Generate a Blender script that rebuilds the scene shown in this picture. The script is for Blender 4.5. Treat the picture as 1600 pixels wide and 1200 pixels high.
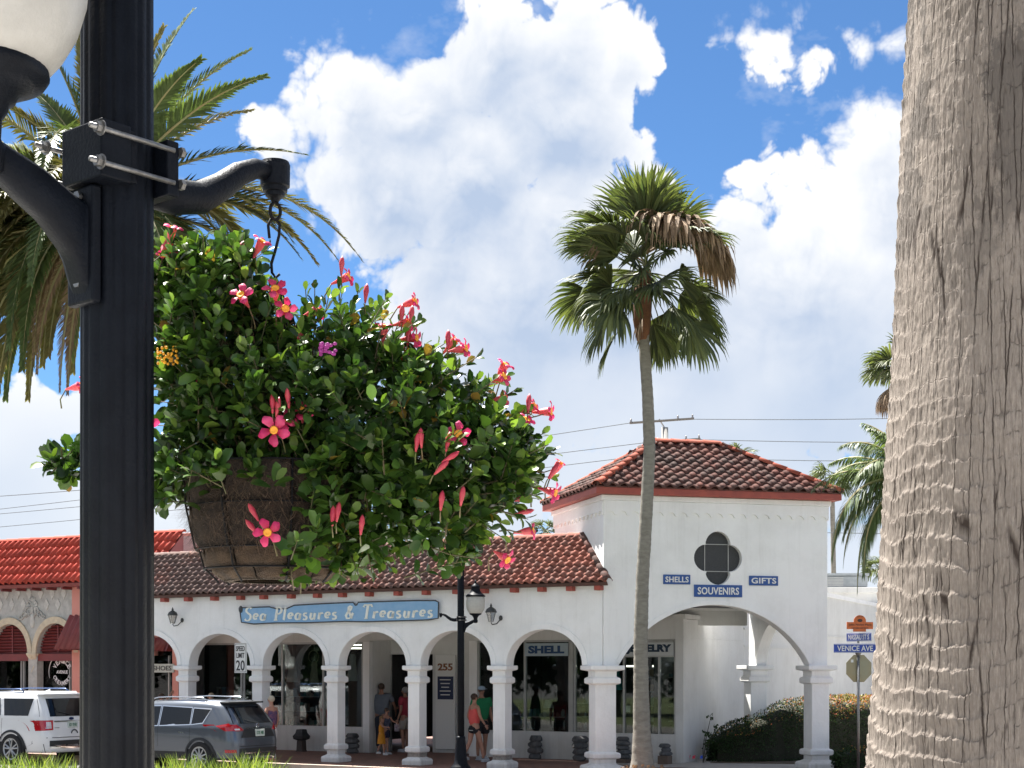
import bpy, bmesh, math, random
import numpy as np
from mathutils import Vector, Matrix
for _o in list(bpy.data.objects): bpy.data.objects.remove(_o)
SC = bpy.context.scene; COL = SC.collection
R = math.radians; PI = math.pi
F = 2450.0; HC = 2.3; HZ = 1041.0
random.seed(7); RNG = np.random.default_rng(11)

# ---------------------------------------------------------------- camera, light, exposure
cam_d = bpy.data.cameras.new('camera'); cam = bpy.data.objects.new('camera', cam_d); COL.objects.link(cam)
cam.location = (0, 0, HC); cam.rotation_euler = (R(90), 0, 0)
cam_d.sensor_width = 36; cam_d.lens = F/1600*36; cam_d.shift_y = (HZ-600)/1600
cam_d.clip_start = 0.1; cam_d.clip_end = 3000
SC.camera = cam
SUN = Vector((-.30, .34, .89)).normalized()
EXPO = 2.15; SKY_S = .05; SUN_S = 4.2; SKY_TINT = (.43, .60, .72)
SC.view_settings.view_transform = 'Standard'; SC.view_settings.look = 'None'
SC.view_settings.exposure = EXPO; SC.view_settings.gamma = 1; SC.view_settings.use_curve_mapping = False
SC.render.engine = 'CYCLES'
sl = bpy.data.lights.new('sun', 'SUN'); so = bpy.data.objects.new('sun', sl); COL.objects.link(so)
sl.energy = SUN_S; sl.angle = R(.5); sl.color = (1, .96, .90)
so.rotation_euler = SUN.to_track_quat('Z', 'Y').to_euler(); so.location = (0, 0, 30)

def Kpx(px): return (px-800)/F
def P3(px, py, Y): return Vector((Kpx(px)*Y, Y, HC+(HZ-py)/F*Y))

def node(nt, t, ins=None, **kw):
    n = nt.nodes.new(t)
    for k, v in kw.items(): setattr(n, k, v)
    if ins:
        for k, v in ins.items():
            if isinstance(v, bpy.types.NodeSocket): nt.links.new(v, n.inputs[k])
            else: n.inputs[k].default_value = v
    return n
def M1(nt, op, a, b=0., c=0., clamp=False):
    n = nt.nodes.new('ShaderNodeMath'); n.operation = op; n.use_clamp = clamp
    for i, v in enumerate((a, b, c)):
        if isinstance(v, bpy.types.NodeSocket): nt.links.new(v, n.inputs[i])
        else: n.inputs[i].default_value = v
    return n.outputs[0]
def V1(nt, op, a, b=(0, 0, 0), out=0):
    n = nt.nodes.new('ShaderNodeVectorMath'); n.operation = op
    for i, v in enumerate((a, b)):
        if isinstance(v, bpy.types.NodeSocket): nt.links.new(v, n.inputs[i])
        else: n.inputs[i].default_value = v
    return n.outputs[out]
def MIX(nt, f, a, b, mode='MIX'):
    n = nt.nodes.new('ShaderNodeMix'); n.data_type = 'RGBA'; n.blend_type = mode
    for i, v in ((0, f), (6, a), (7, b)):
        if isinstance(v, bpy.types.NodeSocket): nt.links.new(v, n.inputs[i])
        elif i == 0: n.inputs[0].default_value = v
        else: n.inputs[i].default_value = (*v, 1) if len(v) == 3 else v
    return n.outputs[2]

# ---------------------------------------------------------------- sky: Nishita air with cumulus computed here in numpy
def _hash(ix, iy, seed):
    h = (ix.astype(np.int64)*374761393+iy.astype(np.int64)*668265263+seed*2147483647+1274126177) & 0xffffffff
    h = ((h ^ (h >> 13))*1274126177) & 0xffffffff; h = (h ^ (h >> 16)) & 0xffffffff
    return h.astype(np.float32)/4294967295.
def vnoise(x, y, seed=0):
    ix, iy = np.floor(x), np.floor(y); fx, fy = x-ix, y-iy; fx = fx*fx*fx*(fx*(fx*6-15)+10); fy = fy*fy*fy*(fy*(fy*6-15)+10)
    a, b = _hash(ix, iy, seed), _hash(ix+1, iy, seed); c, d = _hash(ix, iy+1, seed), _hash(ix+1, iy+1, seed)
    return (a*(1-fx)+b*fx)*(1-fy)+(c*(1-fx)+d*fx)*fy
def fbm(x, y, f, octv, seed=0, rough=.5):
    s = 0; amp = 1; tot = 0
    for k in range(octv): s = s+amp*vnoise(x*f+17.3*k, y*f-9.1*k, seed+k); tot += amp; amp *= rough; f *= 2.03
    return s/tot-.5
def worley(x, y, seed=0):
    ix, iy = np.floor(x), np.floor(y); best = np.full(x.shape, 9., np.float32)
    for i in (-1, 0, 1):
        for j in (-1, 0, 1):
            cx, cy = ix+i, iy+j; dx = cx+_hash(cx, cy, seed)-x; dy = cy+_hash(cx, cy, seed+91)-y
            best = np.minimum(best, dx*dx+dy*dy)
    return best
def billow(x, y, f, octv, seed=0, rough=.55):
    s = 0; amp = 1; tot = 0
    for k in range(octv): s = s+amp*(1-np.minimum(worley(x*f, y*f, seed+k*7), 1.)); tot += amp; amp *= rough; f *= 2.17
    return s/tot
BLOBS = [(480,185,60,72),(550,180,85,92),(500,265,70,60),(650,195,110,100),(610,310,100,100),(775,105,95,105),(430,200,30,30),
 (880,95,85,90),(960,90,80,55),(860,215,105,100),(750,300,120,120),(985,235,45,30),(1030,290,50,30),(900,370,150,100),(700,420,80,80),
 (820,500,180,120),(1020,480,220,150),(760,650,190,100),(1150,600,270,170),(1240,430,150,120),(1375,300,90,150),(1400,200,60,60),(1290,275,50,40),
 (1175,268,34,28),(1195,66,78,46),(1245,98,66,26),(1375,62,70,24),(1080,760,460,60),(655,560,60,80),(40,745,120,60),(60,655,60,30),(380,900,560,110),(1100,930,600,90),(1560,480,180,260),(1000,620,200,80)]
def cloud_layer(az, el, edge=True):
    """az, el in radians -> colour (display linear) and coverage"""
    x = az*F/100; y = el*F/100                       # hundreds of photo pixels
    wx = fbm(x, y, .9, 3, 3); wy = fbm(x, y, .9, 3, 8)
    X = x+wx*.55; Y = y+wy*.55
    S = np.full(az.shape, -9., np.float32)
    for px, py, rx, ry in BLOBS:
        k = Kpx(px); a0 = math.atan(k); e0 = math.atan((HZ-py)/F*math.cos(a0))
        rx_, ry_ = rx/100*.97, ry/100; d = np.sqrt(((X-a0*F/100)/rx_)**2+((Y-e0*F/100)/ry_)**2); f = (1-d)*min(rx_, ry_)
        kk = .18; h = np.maximum(kk-np.abs(S-f), 0)/kk; S = np.maximum(S, f)+h*h*kk*.25
    g = fbm(x, y*1.3, .16, 4, 21)*5.0+.45
    m = np.maximum(np.abs(az)/.36, np.maximum(el/.46, -el/.05)); S = np.maximum(S, g+np.minimum((m-1.05)*12, 0.)); S = S-.20*np.clip((x-1.8)/.6, 0, 1)*np.clip((y-7.3)/.5, 0, 1)-.25*np.exp(-((x-2.9)/.55)**2-((y-7.9)/.8)**2)*2
    b = billow(X*1., Y*1., .95, 5, 5, .5); n = fbm(x, y, 3., 6, 31, .55)
    H = S*.80+(b-.69)*(1.05+.0*S)+n*.22                     # cloud height field
    return H, S, b, n
def sky_maps(az0, az1, el0, el1, w, h):
    a = np.linspace(az0, az1, w, dtype=np.float32); e = np.linspace(el0, el1, h, dtype=np.float32); az, el = np.meshgrid(a, e)
    H, S, b, n = cloud_layer(az, el)
    px = (az1-az0)/w*F/100; py = (el1-el0)/h*F/100  # size of a texel in hundreds of photo px
    hi_ = np.clip((el*F/100-8.9)/1., 0, 1)*np.clip((az*F/100-2.6)/.6, 0, 1)
    soft = .11+.30*hi_+.22*np.clip(.5+2.2*fbm(az*F/100, el*F/100, .5, 2, 77), 0, 1)**2
    al = np.clip((H+.05)/soft, 0, 1); al = al*al*(3-2*al)
    def sh(q, dx, dy):                               # value of q a step towards (dx, dy)
        sx, sy = int(round(dx/px)), int(round(dy/py)); r = np.roll(q, (-sy, -sx), (0, 1))
        if sy > 0: r[-sy:] = r[-sy-1]
        return r
    T = np.clip(H, 0, 1.1)
    X_, Y_ = az*F/100, el*F/100; fd = np.clip((Y_-3.6)/2.6, .06, 1)
    B2 = billow(X_+.4*fbm(X_, Y_, .6, 2, 4), Y_, .42, 2, 61, .5)
    fine = np.clip((T-sh(T, -.05, .10))*2.6, -1, 1)*fd; mid = np.clip((T-sh(T, -.14, .30))*1.7, -1, 1)*fd
    lump = np.clip((B2-sh(B2, -.25, .6))*2.2, -1, 1)*fd
    depth = sum(np.clip(sh(T, -.3*d_, d_), 0, 1) for d_ in (.35, .8, 1.4, 2.1))/4
    lit = .62+.13*fine+.26*mid+.24*lump-.34*depth+.42*(1-np.clip(T*1.5, 0, 1))*fd+.10*np.clip((b-.66)*4, -1, 1)*fd
    bigf = np.clip(.5+2.1*fbm(X_, Y_*1.5, .26, 3, 55), 0, 1)
    lit = np.clip(lit+.17-.52*bigf, 0, 1)
    lo = np.array([.47, .57, .74]); hi = np.array([1.0, 1.0, 1.0])
    colr = lo+(hi-lo)*lit[..., None]
    lowf = np.clip((5.5-Y_)/4.5, 0, 1)[..., None]*.62; colr = colr*(1-lowf)+np.array([.70, .78, .88])*lowf
    wis = np.clip(fbm(X_, Y_*1.6, .7, 6, 99, .6)*3-.35, 0, 1)*.45
    haze = np.clip((4.2-Y_)/3., 0, 1)*np.clip(.55+1.5*fbm(X_, Y_*2, .25, 3, 71), .1, .9)
    wis = np.maximum(wis, haze)
    al = np.maximum(al*.985, wis)
    return np.concatenate([colr, al[..., None]], 2).astype(np.float32)

def sky_image(name, *a):
    m = sky_maps(*a); im = bpy.data.images.new(name, a[4], a[5], alpha=True, float_buffer=True); im.colorspace_settings.name = 'Non-Color'
    im.pixels.foreach_set(m.ravel()); im.update(); return im
FR = (-.42, .42, -.04, .50); ALL = (-PI, PI, -.05, PI/2)
world = bpy.data.worlds.new('World'); SC.world = world; world.use_nodes = True
nt = world.node_tree; nt.nodes.clear()
sky = node(nt, 'ShaderNodeTexSky', sky_type='NISHITA', sun_disc=False)
sky.sun_elevation = math.asin(SUN.z); sky.sun_rotation = math.atan2(SUN.x, SUN.y)
sky.altitude = 2200; sky.air_density = 1.0; sky.dust_density = .6; sky.ozone_density = 3.0
tc = node(nt, 'ShaderNodeTexCoord'); Dv = V1(nt, 'NORMALIZE', tc.outputs['Generated'])
sp = node(nt, 'ShaderNodeSeparateXYZ', {0: Dv})
azn = M1(nt, 'ARCTAN2', sp.outputs[0], sp.outputs[1]); eln = M1(nt, 'ARCSINE', sp.outputs[2])
def lookup(im, r):
    u = M1(nt, 'MULTIPLY_ADD', azn, 1/(r[1]-r[0]), -r[0]/(r[1]-r[0])); v = M1(nt, 'MULTIPLY_ADD', eln, 1/(r[3]-r[2]), -r[2]/(r[3]-r[2]))
    t = node(nt, 'ShaderNodeTexImage', {0: node(nt, 'ShaderNodeCombineXYZ', {0: u, 1: v}).outputs[0]}, extension='EXTEND'); t.image = im
    return t
i1 = lookup(sky_image('front_clouds', *FR, 1900, 1220), FR); i2 = lookup(sky_image('all_clouds', *ALL, 1500, 400), ALL)
e1_ = M1(nt, 'MAXIMUM', M1(nt, 'DIVIDE', M1(nt, 'ABSOLUTE', azn), .41), M1(nt, 'DIVIDE', eln, .48))
inf = M1(nt, 'LESS_THAN', e1_, 1.)
cc_ = MIX(nt, inf, i2.outputs[0], i1.outputs[0]); mx_ = node(nt, 'ShaderNodeMix', {0: inf, 2: i2.outputs[1], 3: i1.outputs[1]}); ca_ = mx_.outputs[0]
G = 1/(SKY_S*2**EXPO)                                 # display-linear 1.0 in this sky's units
cc_ = MIX(nt, 1., cc_, (1.10*G, 1.10*G, 1.10*G), 'MULTIPLY')
skyc = MIX(nt, 1., sky.outputs[0], SKY_TINT, 'MULTIPLY')
hz = node(nt, 'ShaderNodeMapRange', {0: sp.outputs[2], 1: .0, 2: .16, 3: .6, 4: 0.}, interpolation_type='SMOOTHSTEP').outputs[0]
skyc = MIX(nt, hz, skyc, (.50*G, .70*G, .93*G))
bg = node(nt, 'ShaderNodeBackground', {0: MIX(nt, ca_, skyc, cc_), 1: SKY_S})
wo = node(nt, 'ShaderNodeOutputWorld'); nt.links.new(bg.outputs[0], wo.inputs[0])
world.cycles.sampling_method = 'MANUAL'; world.cycles.sample_map_resolution = 512

# ---------------------------------------------------------------- materials
MATS = {}
def pm(name, c, c2=None, sc=4., rough=.6, metal=0., bump=0., bsc=40., coat=0., spec=.5, rnd=0., c3=None, trans=0., tcol=(1.6, 1.7, .8), detail=6., alpha=None, stretch=(1,1,1)):
    if name in MATS: return MATS[name]
    m = bpy.data.materials.new(name); m.use_nodes = True; t = m.node_tree
    b = t.nodes['Principled BSDF']; out = t.nodes['Material Output']
    b.inputs['Roughness'].default_value = rough; b.inputs['Metallic'].default_value = metal
    b.inputs['Coat Weight'].default_value = coat; b.inputs['Coat Roughness'].default_value = .05
    b.inputs['Specular IOR Level'].default_value = spec
    pos = node(t, 'ShaderNodeNewGeometry')
    vec = V1(t, 'MULTIPLY', pos.outputs['Position'], stretch)
    col = (*c, 1)
    if c2 is not None:
        n = node(t, 'ShaderNodeTexNoise', {'Vector': vec, 'Scale': sc, 'Detail': detail, 'Roughness': .6})
        f = node(t, 'ShaderNodeMapRange', {0: n.outputs[0], 1: .35, 2: .68, 3: 0., 4: 1.}).outputs[0]
        col = MIX(t, f, c, c2)
    if rnd > 0:
        oi = node(t, 'ShaderNodeObjectInfo'); s = M1(t, 'ADD', oi.outputs['Random'], pos.outputs['Random Per Island'])
        s = M1(t, 'FRACT', s)
        if c3 is not None: col = MIX(t, M1(t, 'MULTIPLY', M1(t, 'POWER', s, 1.6), 1.), col, c3)
        h = M1(t, 'FRACT', M1(t, 'MULTIPLY', s, 7.31))
        v = M1(t, 'MULTIPLY_ADD', h, 2*rnd, 1-rnd)
        col = MIX(t, 1., col, node(t, 'ShaderNodeCombineXYZ', {0: v, 1: v, 2: v}).outputs[0], 'MULTIPLY')
    if isinstance(col, tuple): b.inputs['Base Color'].default_value = col
    else: t.links.new(col, b.inputs['Base Color'])
    if bump > 0:
        n = node(t, 'ShaderNodeTexNoise', {'Vector': vec, 'Scale': bsc, 'Detail': 5., 'Roughness': .6})
        bp = node(t, 'ShaderNodeBump', {'Strength': bump, 'Distance': .01, 'Height': n.outputs[0]})
        t.links.new(bp.outputs[0], b.inputs['Normal'])
    if trans > 0:
        tr = node(t, 'ShaderNodeBsdfTranslucent')
        if isinstance(col, tuple): tr.inputs[0].default_value = col
        else:
            t.links.new(MIX(t, 1., col, tcol, 'MULTIPLY'), tr.inputs[0])
        mx = node(t, 'ShaderNodeMixShader', {0: trans, 1: b.outputs[0], 2: tr.outputs[0]})
        t.links.new(mx.outputs[0], out.inputs[0])
    MATS[name] = m; return m
def glassmat(name, tint=(.9, .95, .95), refl=.35):
    if name in MATS: return MATS[name]
    m = bpy.data.materials.new(name); m.use_nodes = True; t = m.node_tree; t.nodes.clear()
    tr = node(t, 'ShaderNodeBsdfTransparent', {0: (*tint, 1)}); gl = node(t, 'ShaderNodeBsdfGlossy', {0: (1, 1, 1, 1), 1: .02})
    fr = node(t, 'ShaderNodeFresnel', {0: 1.5}); f = M1(t, 'MULTIPLY_ADD', fr.outputs[0], 1., refl, True)
    mx = node(t, 'ShaderNodeMixShader', {0: f, 1: tr.outputs[0], 2: gl.outputs[0]})
    o = node(t, 'ShaderNodeOutputMaterial'); t.links.new(mx.outputs[0], o.inputs[0]); MATS[name] = m; return m
def emis(name, c, s):
    m = bpy.data.materials.new(name); m.use_nodes = True; b = m.node_tree.nodes['Principled BSDF']
    b.inputs['Base Color'].default_value = (*c, 1); b.inputs['Emission Color'].default_value = (*c, 1); b.inputs['Emission Strength'].default_value = s
    return m

def stucco(name, c, grime=(.42, .41, .38), g=.35):
    """painted render: soft blotches, rain streaks running down, fine bump"""
    if name in MATS: return MATS[name]
    m = bpy.data.materials.new(name); m.use_nodes = True; t = m.node_tree; b = t.nodes['Principled BSDF']
    pos = node(t, 'ShaderNodeNewGeometry').outputs['Position']
    n1 = node(t, 'ShaderNodeTexNoise', {'Vector': pos, 'Scale': .9, 'Detail': 6., 'Roughness': .65}).outputs[0]
    n2 = node(t, 'ShaderNodeTexNoise', {'Vector': V1(t, 'MULTIPLY', pos, (7, 7, .5)), 'Scale': 1., 'Detail': 5., 'Roughness': .7}).outputs[0]
    z = node(t, 'ShaderNodeSeparateXYZ', {0: pos}).outputs[2]
    low = node(t, 'ShaderNodeMapRange', {0: z, 1: .8, 2: 0., 3: 0., 4: .9}).outputs[0]
    f1 = node(t, 'ShaderNodeMapRange', {0: n1, 1: .42, 2: .75, 3: 0., 4: g}).outputs[0]
    f2 = node(t, 'ShaderNodeMapRange', {0: n2, 1: .52, 2: .8, 3: 0., 4: g*.7}).outputs[0]
    f = M1(t, 'ADD', M1(t, 'ADD', f1, f2), M1(t, 'MULTIPLY', low, n2), clamp=True)
    t.links.new(MIX(t, f, c, grime), b.inputs['Base Color']); b.inputs['Roughness'].default_value = .85
    nb = node(t, 'ShaderNodeTexNoise', {'Vector': pos, 'Scale': 9., 'Detail': 8., 'Roughness': .7}).outputs[0]
    bp = node(t, 'ShaderNodeBump', {'Strength': .35, 'Distance': .03, 'Height': nb}); t.links.new(bp.outputs[0], b.inputs['Normal'])
    MATS[name] = m; return m

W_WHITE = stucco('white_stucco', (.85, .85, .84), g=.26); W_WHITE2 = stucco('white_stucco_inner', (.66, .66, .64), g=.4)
PINK = stucco('pink_stucco', (.62, .27, .22), (.5, .3, .26)); CREAM = pm('cream_stone', (.62, .55, .40), (.5, .44, .33), sc=8, rough=.9, bump=.3)
SPAND = pm('grey_cast_stone', (.48, .49, .46), (.34, .35, .33), sc=6, rough=.9, bump=.5, bsc=60)
MAROON = pm('maroon_paint', (.20, .035, .035), (.15, .03, .03), rough=.5)
FASC = pm('red_fascia_paint', (.36, .075, .05), (.28, .06, .045), sc=5, rough=.6)
BLACKM = pm('black_cast_metal', (.0035, .0048, .008), (.006, .008, .0125), sc=14, rough=.48, bump=.25, bsc=120, spec=.14)
STEEL = pm('galvanised_steel', (.27, .27, .27), (.17, .165, .16), sc=60, rough=.45, metal=.85)
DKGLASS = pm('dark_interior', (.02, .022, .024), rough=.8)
SHOPGL = glassmat('shop_glass', (.72, .78, .78), .0)
ALU = pm('aluminium_frame', (.42, .42, .41), (.35, .35, .34), rough=.4, metal=.3)
CONC = pm('concrete', (.42, .40, .37), (.33, .31, .29), sc=3, rough=.9, bump=.4)
PAPER = pm('white_print', (.72, .72, .70), rough=.7)
BLACKP = pm('black_print', (.02, .02, .022), rough=.6)

# ---------------------------------------------------------------- mesh helpers
class MB:
    def __init__(s): s.v = []; s.f = []
    def add(s, vs, fs):
        b = len(s.v); s.v += [tuple(v) for v in vs]; s.f += [tuple(i+b for i in f) for f in fs]; return s
    def box(s, x0, x1, y0, y1, z0, z1):
        vs = [(x, y, z) for z in (z0, z1) for y in (y0, y1) for x in (x0, x1)]
        return s.add(vs, [(0,2,3,1),(4,5,7,6),(0,1,5,4),(2,6,7,3),(0,4,6,2),(1,3,7,5)])
    def obox(s, c, sx, sy, sz, M=None):
        vs = [Vector((x*sx/2, y*sy/2, z*sz/2)) for z in (-1,1) for y in (-1,1) for x in (-1,1)]
        vs = [(M @ v if M else v)+Vector(c) for v in vs]
        return s.add(vs, [(0,2,3,1),(4,5,7,6),(0,1,5,4),(2,6,7,3),(0,4,6,2),(1,3,7,5)])
    def tube(s, pts, r, n=8, cap=True):
        pts = [Vector(p) for p in pts]; rs = r if isinstance(r, (list, tuple)) else [r]*len(pts)
        up = None; vs = []
        for i, p in enumerate(pts):
            t = (pts[min(i+1, len(pts)-1)]-pts[max(i-1, 0)])
            t = t.normalized() if t.length > 1e-9 else Vector((0, 0, 1))
            if up is None: up = Vector((0, 0, 1)) if abs(t.z) < .9 else Vector((1, 0, 0))
            a = t.cross(up);
            if a.length < 1e-6: a = t.orthogonal()
            a.normalize(); b = a.cross(t); up = b
            for j in range(n):
                th = 2*PI*j/n; vs.append(p+a*math.cos(th)*rs[i]+b*math.sin(th)*rs[i])
        fs = [(i*n+j, i*n+(j+1) % n, (i+1)*n+(j+1) % n, (i+1)*n+j) for i in range(len(pts)-1) for j in range(n)]
        if cap: fs += [tuple(range(n))[::-1], tuple((len(pts)-1)*n+j for j in range(n))]
        return s.add(vs, fs)
    def lathe(s, prof, n=24, c=(0, 0, 0), rf=None):
        vs = []
        for r, z in prof:
            for j in range(n):
                th = 2*PI*j/n; rr = r*(rf(th) if rf else 1); vs.append((c[0]+rr*math.cos(th), c[1]+rr*math.sin(th), c[2]+z))
        k = len(prof)
        fs = [(i*n+j, i*n+(j+1) % n, (i+1)*n+(j+1) % n, (i+1)*n+j) for i in range(k-1) for j in range(n)]
        fs += [tuple(range(n))[::-1], tuple((k-1)*n+j for j in range(n))]
        return s.add(vs, fs)
    def sqlathe(s, prof, cx=0, cy=0):
        """square section post: prof = (half width, z)"""
        vs = []
        for w, z in prof: vs += [(cx-w, cy-w, z), (cx+w, cy-w, z), (cx+w, cy+w, z), (cx-w, cy+w, z)]
        k = len(prof); fs = [(i*4+j, i*4+(j+1) % 4, (i+1)*4+(j+1) % 4, (i+1)*4+j) for i in range(k-1) for j in range(4)]
        return s.add(vs, fs+[(3, 2, 1, 0), tuple((k-1)*4+j for j in range(4))])
    def ell(s, c, r, n=10, m=7, M=None):
        vs = []
        for i in range(m+1):
            ph = PI*i/m
            for j in range(n):
                th = 2*PI*j/n; v = Vector((r[0]*math.sin(ph)*math.cos(th), r[1]*math.sin(ph)*math.sin(th), r[2]*math.cos(ph)))
                vs.append((M @ v if M else v)+Vector(c))
        return s.add(vs, [(i*n+j, (i+1)*n+j, (i+1)*n+(j+1) % n, i*n+(j+1) % n) for i in range(m) for j in range(n)])
    def mesh(s, smooth=False):
        me = bpy.data.meshes.new('m'); me.from_pydata(s.v, [], s.f)
        if smooth: me.polygons.foreach_set('use_smooth', [True]*len(me.polygons))
        me.update(); return me
def npmesh(V, Fc, smooth=False):
    me = bpy.data.meshes.new('m'); V = np.asarray(V, np.float32); Fc = np.asarray(Fc, np.int32); k = Fc.shape[1]
    me.vertices.add(len(V)); me.vertices.foreach_set('co', V.ravel()); me.loops.add(Fc.size); me.polygons.add(len(Fc))
    me.loops.foreach_set('vertex_index', Fc.ravel()); me.polygons.foreach_set('loop_start', np.arange(0, Fc.size, k, dtype=np.int32))
    me.update(calc_edges=True)
    if smooth: me.polygons.foreach_set('use_smooth', np.ones(len(Fc), bool))
    return me
def thing(name, label, cat, loc=(0, 0, 0), rotz=0., group=None):
    o = bpy.data.objects.new(name, None); COL.objects.link(o); o.location = loc; o.rotation_euler = (0, 0, rotz)
    o['label'] = label; o['category'] = cat; o.empty_display_size = .2
    if group: o['group'] = group
    return o
def obj(name, mb, m, parent=None, smooth=False, bevel=0., label=None, kind=None, world=False):
    me = mb.mesh(smooth) if isinstance(mb, MB) else mb
    if m is not None:
        me.materials.clear(); me.materials.append(m)
    if world and parent is not None:
        p = parent
        while p.parent: p = p.parent
        me.transform((Matrix.Translation(p.location) @ Matrix.Rotation(p.rotation_euler.z, 4, 'Z')).inverted())
    me.name = name; o = bpy.data.objects.new(name, me); COL.objects.link(o); o.parent = parent
    if bevel: b = o.modifiers.new('bevel', 'BEVEL'); b.width = bevel; b.segments = 2; b.limit_method = 'ANGLE'; b.angle_limit = R(40)
    if label: o['label'] = label
    if kind: o['kind'] = kind
    return o
def tag(o, label, cat, group=None):
    o['label'] = label; o['category'] = cat
    if group: o['group'] = group
    return o
def copy_tree(o, parent=None):
    c = o.copy(); COL.objects.link(c); c.parent = parent
    for ch in list(o.children): copy_tree(ch, c)
    return c
def curve_mesh(cu):
    o = bpy.data.objects.new('tmp', cu); COL.objects.link(o)
    dgp = bpy.context.evaluated_depsgraph_get(); me = bpy.data.meshes.new_from_object(o.evaluated_get(dgp))
    bpy.data.objects.remove(o); return me
def plate(polys, y0, y1):
    """flat plate with holes in the XZ plane, thick from y0 (front) to y1 (back)"""
    cu = bpy.data.curves.new('c', 'CURVE'); cu.dimensions = '2D'; cu.fill_mode = 'BOTH'; cu.extrude = abs(y1-y0)/2
    for p in polys:
        s = cu.splines.new('POLY'); s.points.add(len(p)-1); s.use_cyclic_u = True
        for i, (x, z) in enumerate(p): s.points[i].co = (x, z, 0, 1)
    me = curve_mesh(cu)
    me.transform(Matrix.Translation((0, (y0+y1)/2, 0)) @ Matrix.Rotation(R(90), 4, 'X')); return me
def text_mesh(s, w, h, ext=.006, shear=0., off=0., sp=1.):
    cu = bpy.data.curves.new('t', 'FONT'); cu.body = s; cu.size = 1; cu.extrude = .01; cu.shear = shear; cu.offset = off; cu.space_character = sp; cu.resolution_u = 3
    me = curve_mesh(cu); n = len(me.vertices); a = np.empty(n*3, np.float32); me.vertices.foreach_get('co', a); a = a.reshape(-1, 3)
    lo, hi = a.min(0), a.max(0); a = (a-(lo+hi)/2)/(hi-lo)
    o = np.empty_like(a); o[:, 0] = a[:, 0]*w; o[:, 2] = a[:, 1]*h; o[:, 1] = -a[:, 2]*ext
    me.vertices.foreach_set('co', o.ravel()); me.update(); return me
def put(me, loc, rotz=0.):
    me.transform(Matrix.Translation(loc) @ Matrix.Rotation(rotz, 4, 'Z')); return me
def smoothnoise(P, seed=0):
    """cheap sum of sines noise, about -1..1"""
    P = np.atleast_2d(P); r = np.random.default_rng(seed); o = 0
    for k in range(7):
        d = r.normal(size=3); d *= (1.5+k*1.1)/np.linalg.norm(d); o = o+np.sin(P@d+r.uniform(0, 6.3))/(1+.35*k)
    return o/2.6
def bake(tv, tf, Ms):
    """many placed copies of one template in one mesh"""
    tv = np.asarray(tv, float); tf = np.asarray(tf); N = len(Ms); n = len(tv)
    Ms = np.asarray(Ms, float); V = np.einsum('nij,kj->nki', Ms[:, :3, :3], tv)+Ms[:, None, :3, 3]
    Fc = tf[None]+(np.arange(N)*n)[:, None, None]; return V.reshape(-1, 3), Fc.reshape(-1, tf.shape[1])
def frames(P, Yd, Zd, S):
    """matrices with y along Yd, z near Zd, per axis scale S (N,3)"""
    Yd = Yd/np.linalg.norm(Yd, axis=1, keepdims=True); X = np.cross(Yd, Zd); X /= np.linalg.norm(X, axis=1, keepdims=True)+1e-9
    Z = np.cross(X, Yd); M = np.zeros((len(P), 4, 4)); M[:, 3, 3] = 1
    M[:, :3, 0] = X*S[:, :1]; M[:, :3, 1] = Yd*S[:, 1:2]; M[:, :3, 2] = Z*S[:, 2:3]; M[:, :3, 3] = P; return M
# ---------------------------------------------------------------- frames of the street corner
CU, SU = math.cos(R(-30)), math.sin(R(-30))
AO = Vector((-.217, 35.44, 0)); AR = R(-30)                       # arcade: x along the street, y into the building
def A2W(a, b, z=0.): return Vector((AO.x+a*CU-b*SU, AO.y+a*SU+b*CU, z))
def apx(px, b):
    k = Kpx(px); return (k*(AO.y+b*CU)-(AO.x-b*SU))/(CU-k*SU)
def zpy(px, py, b):
    p = A2W(apx(px, b), b); return HC+(HZ-py)/F*p.y
TO = Vector((1.986, 34.013, 0)); TR = R(15); CT, ST = math.cos(TR), math.sin(TR)
def T2W(s, c, z=0.): return Vector((TO.x+s*CT-c*ST, TO.y+s*ST+c*CT, z))
def spx(px, c=0.):
    k = Kpx(px); return (k*(TO.y+c*CT)-(TO.x-c*ST))/(CT-k*ST)
def tz(px, py, c=0.):
    p = T2W(spx(px, c), c); return HC+(HZ-py)/F*p.y

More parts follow.
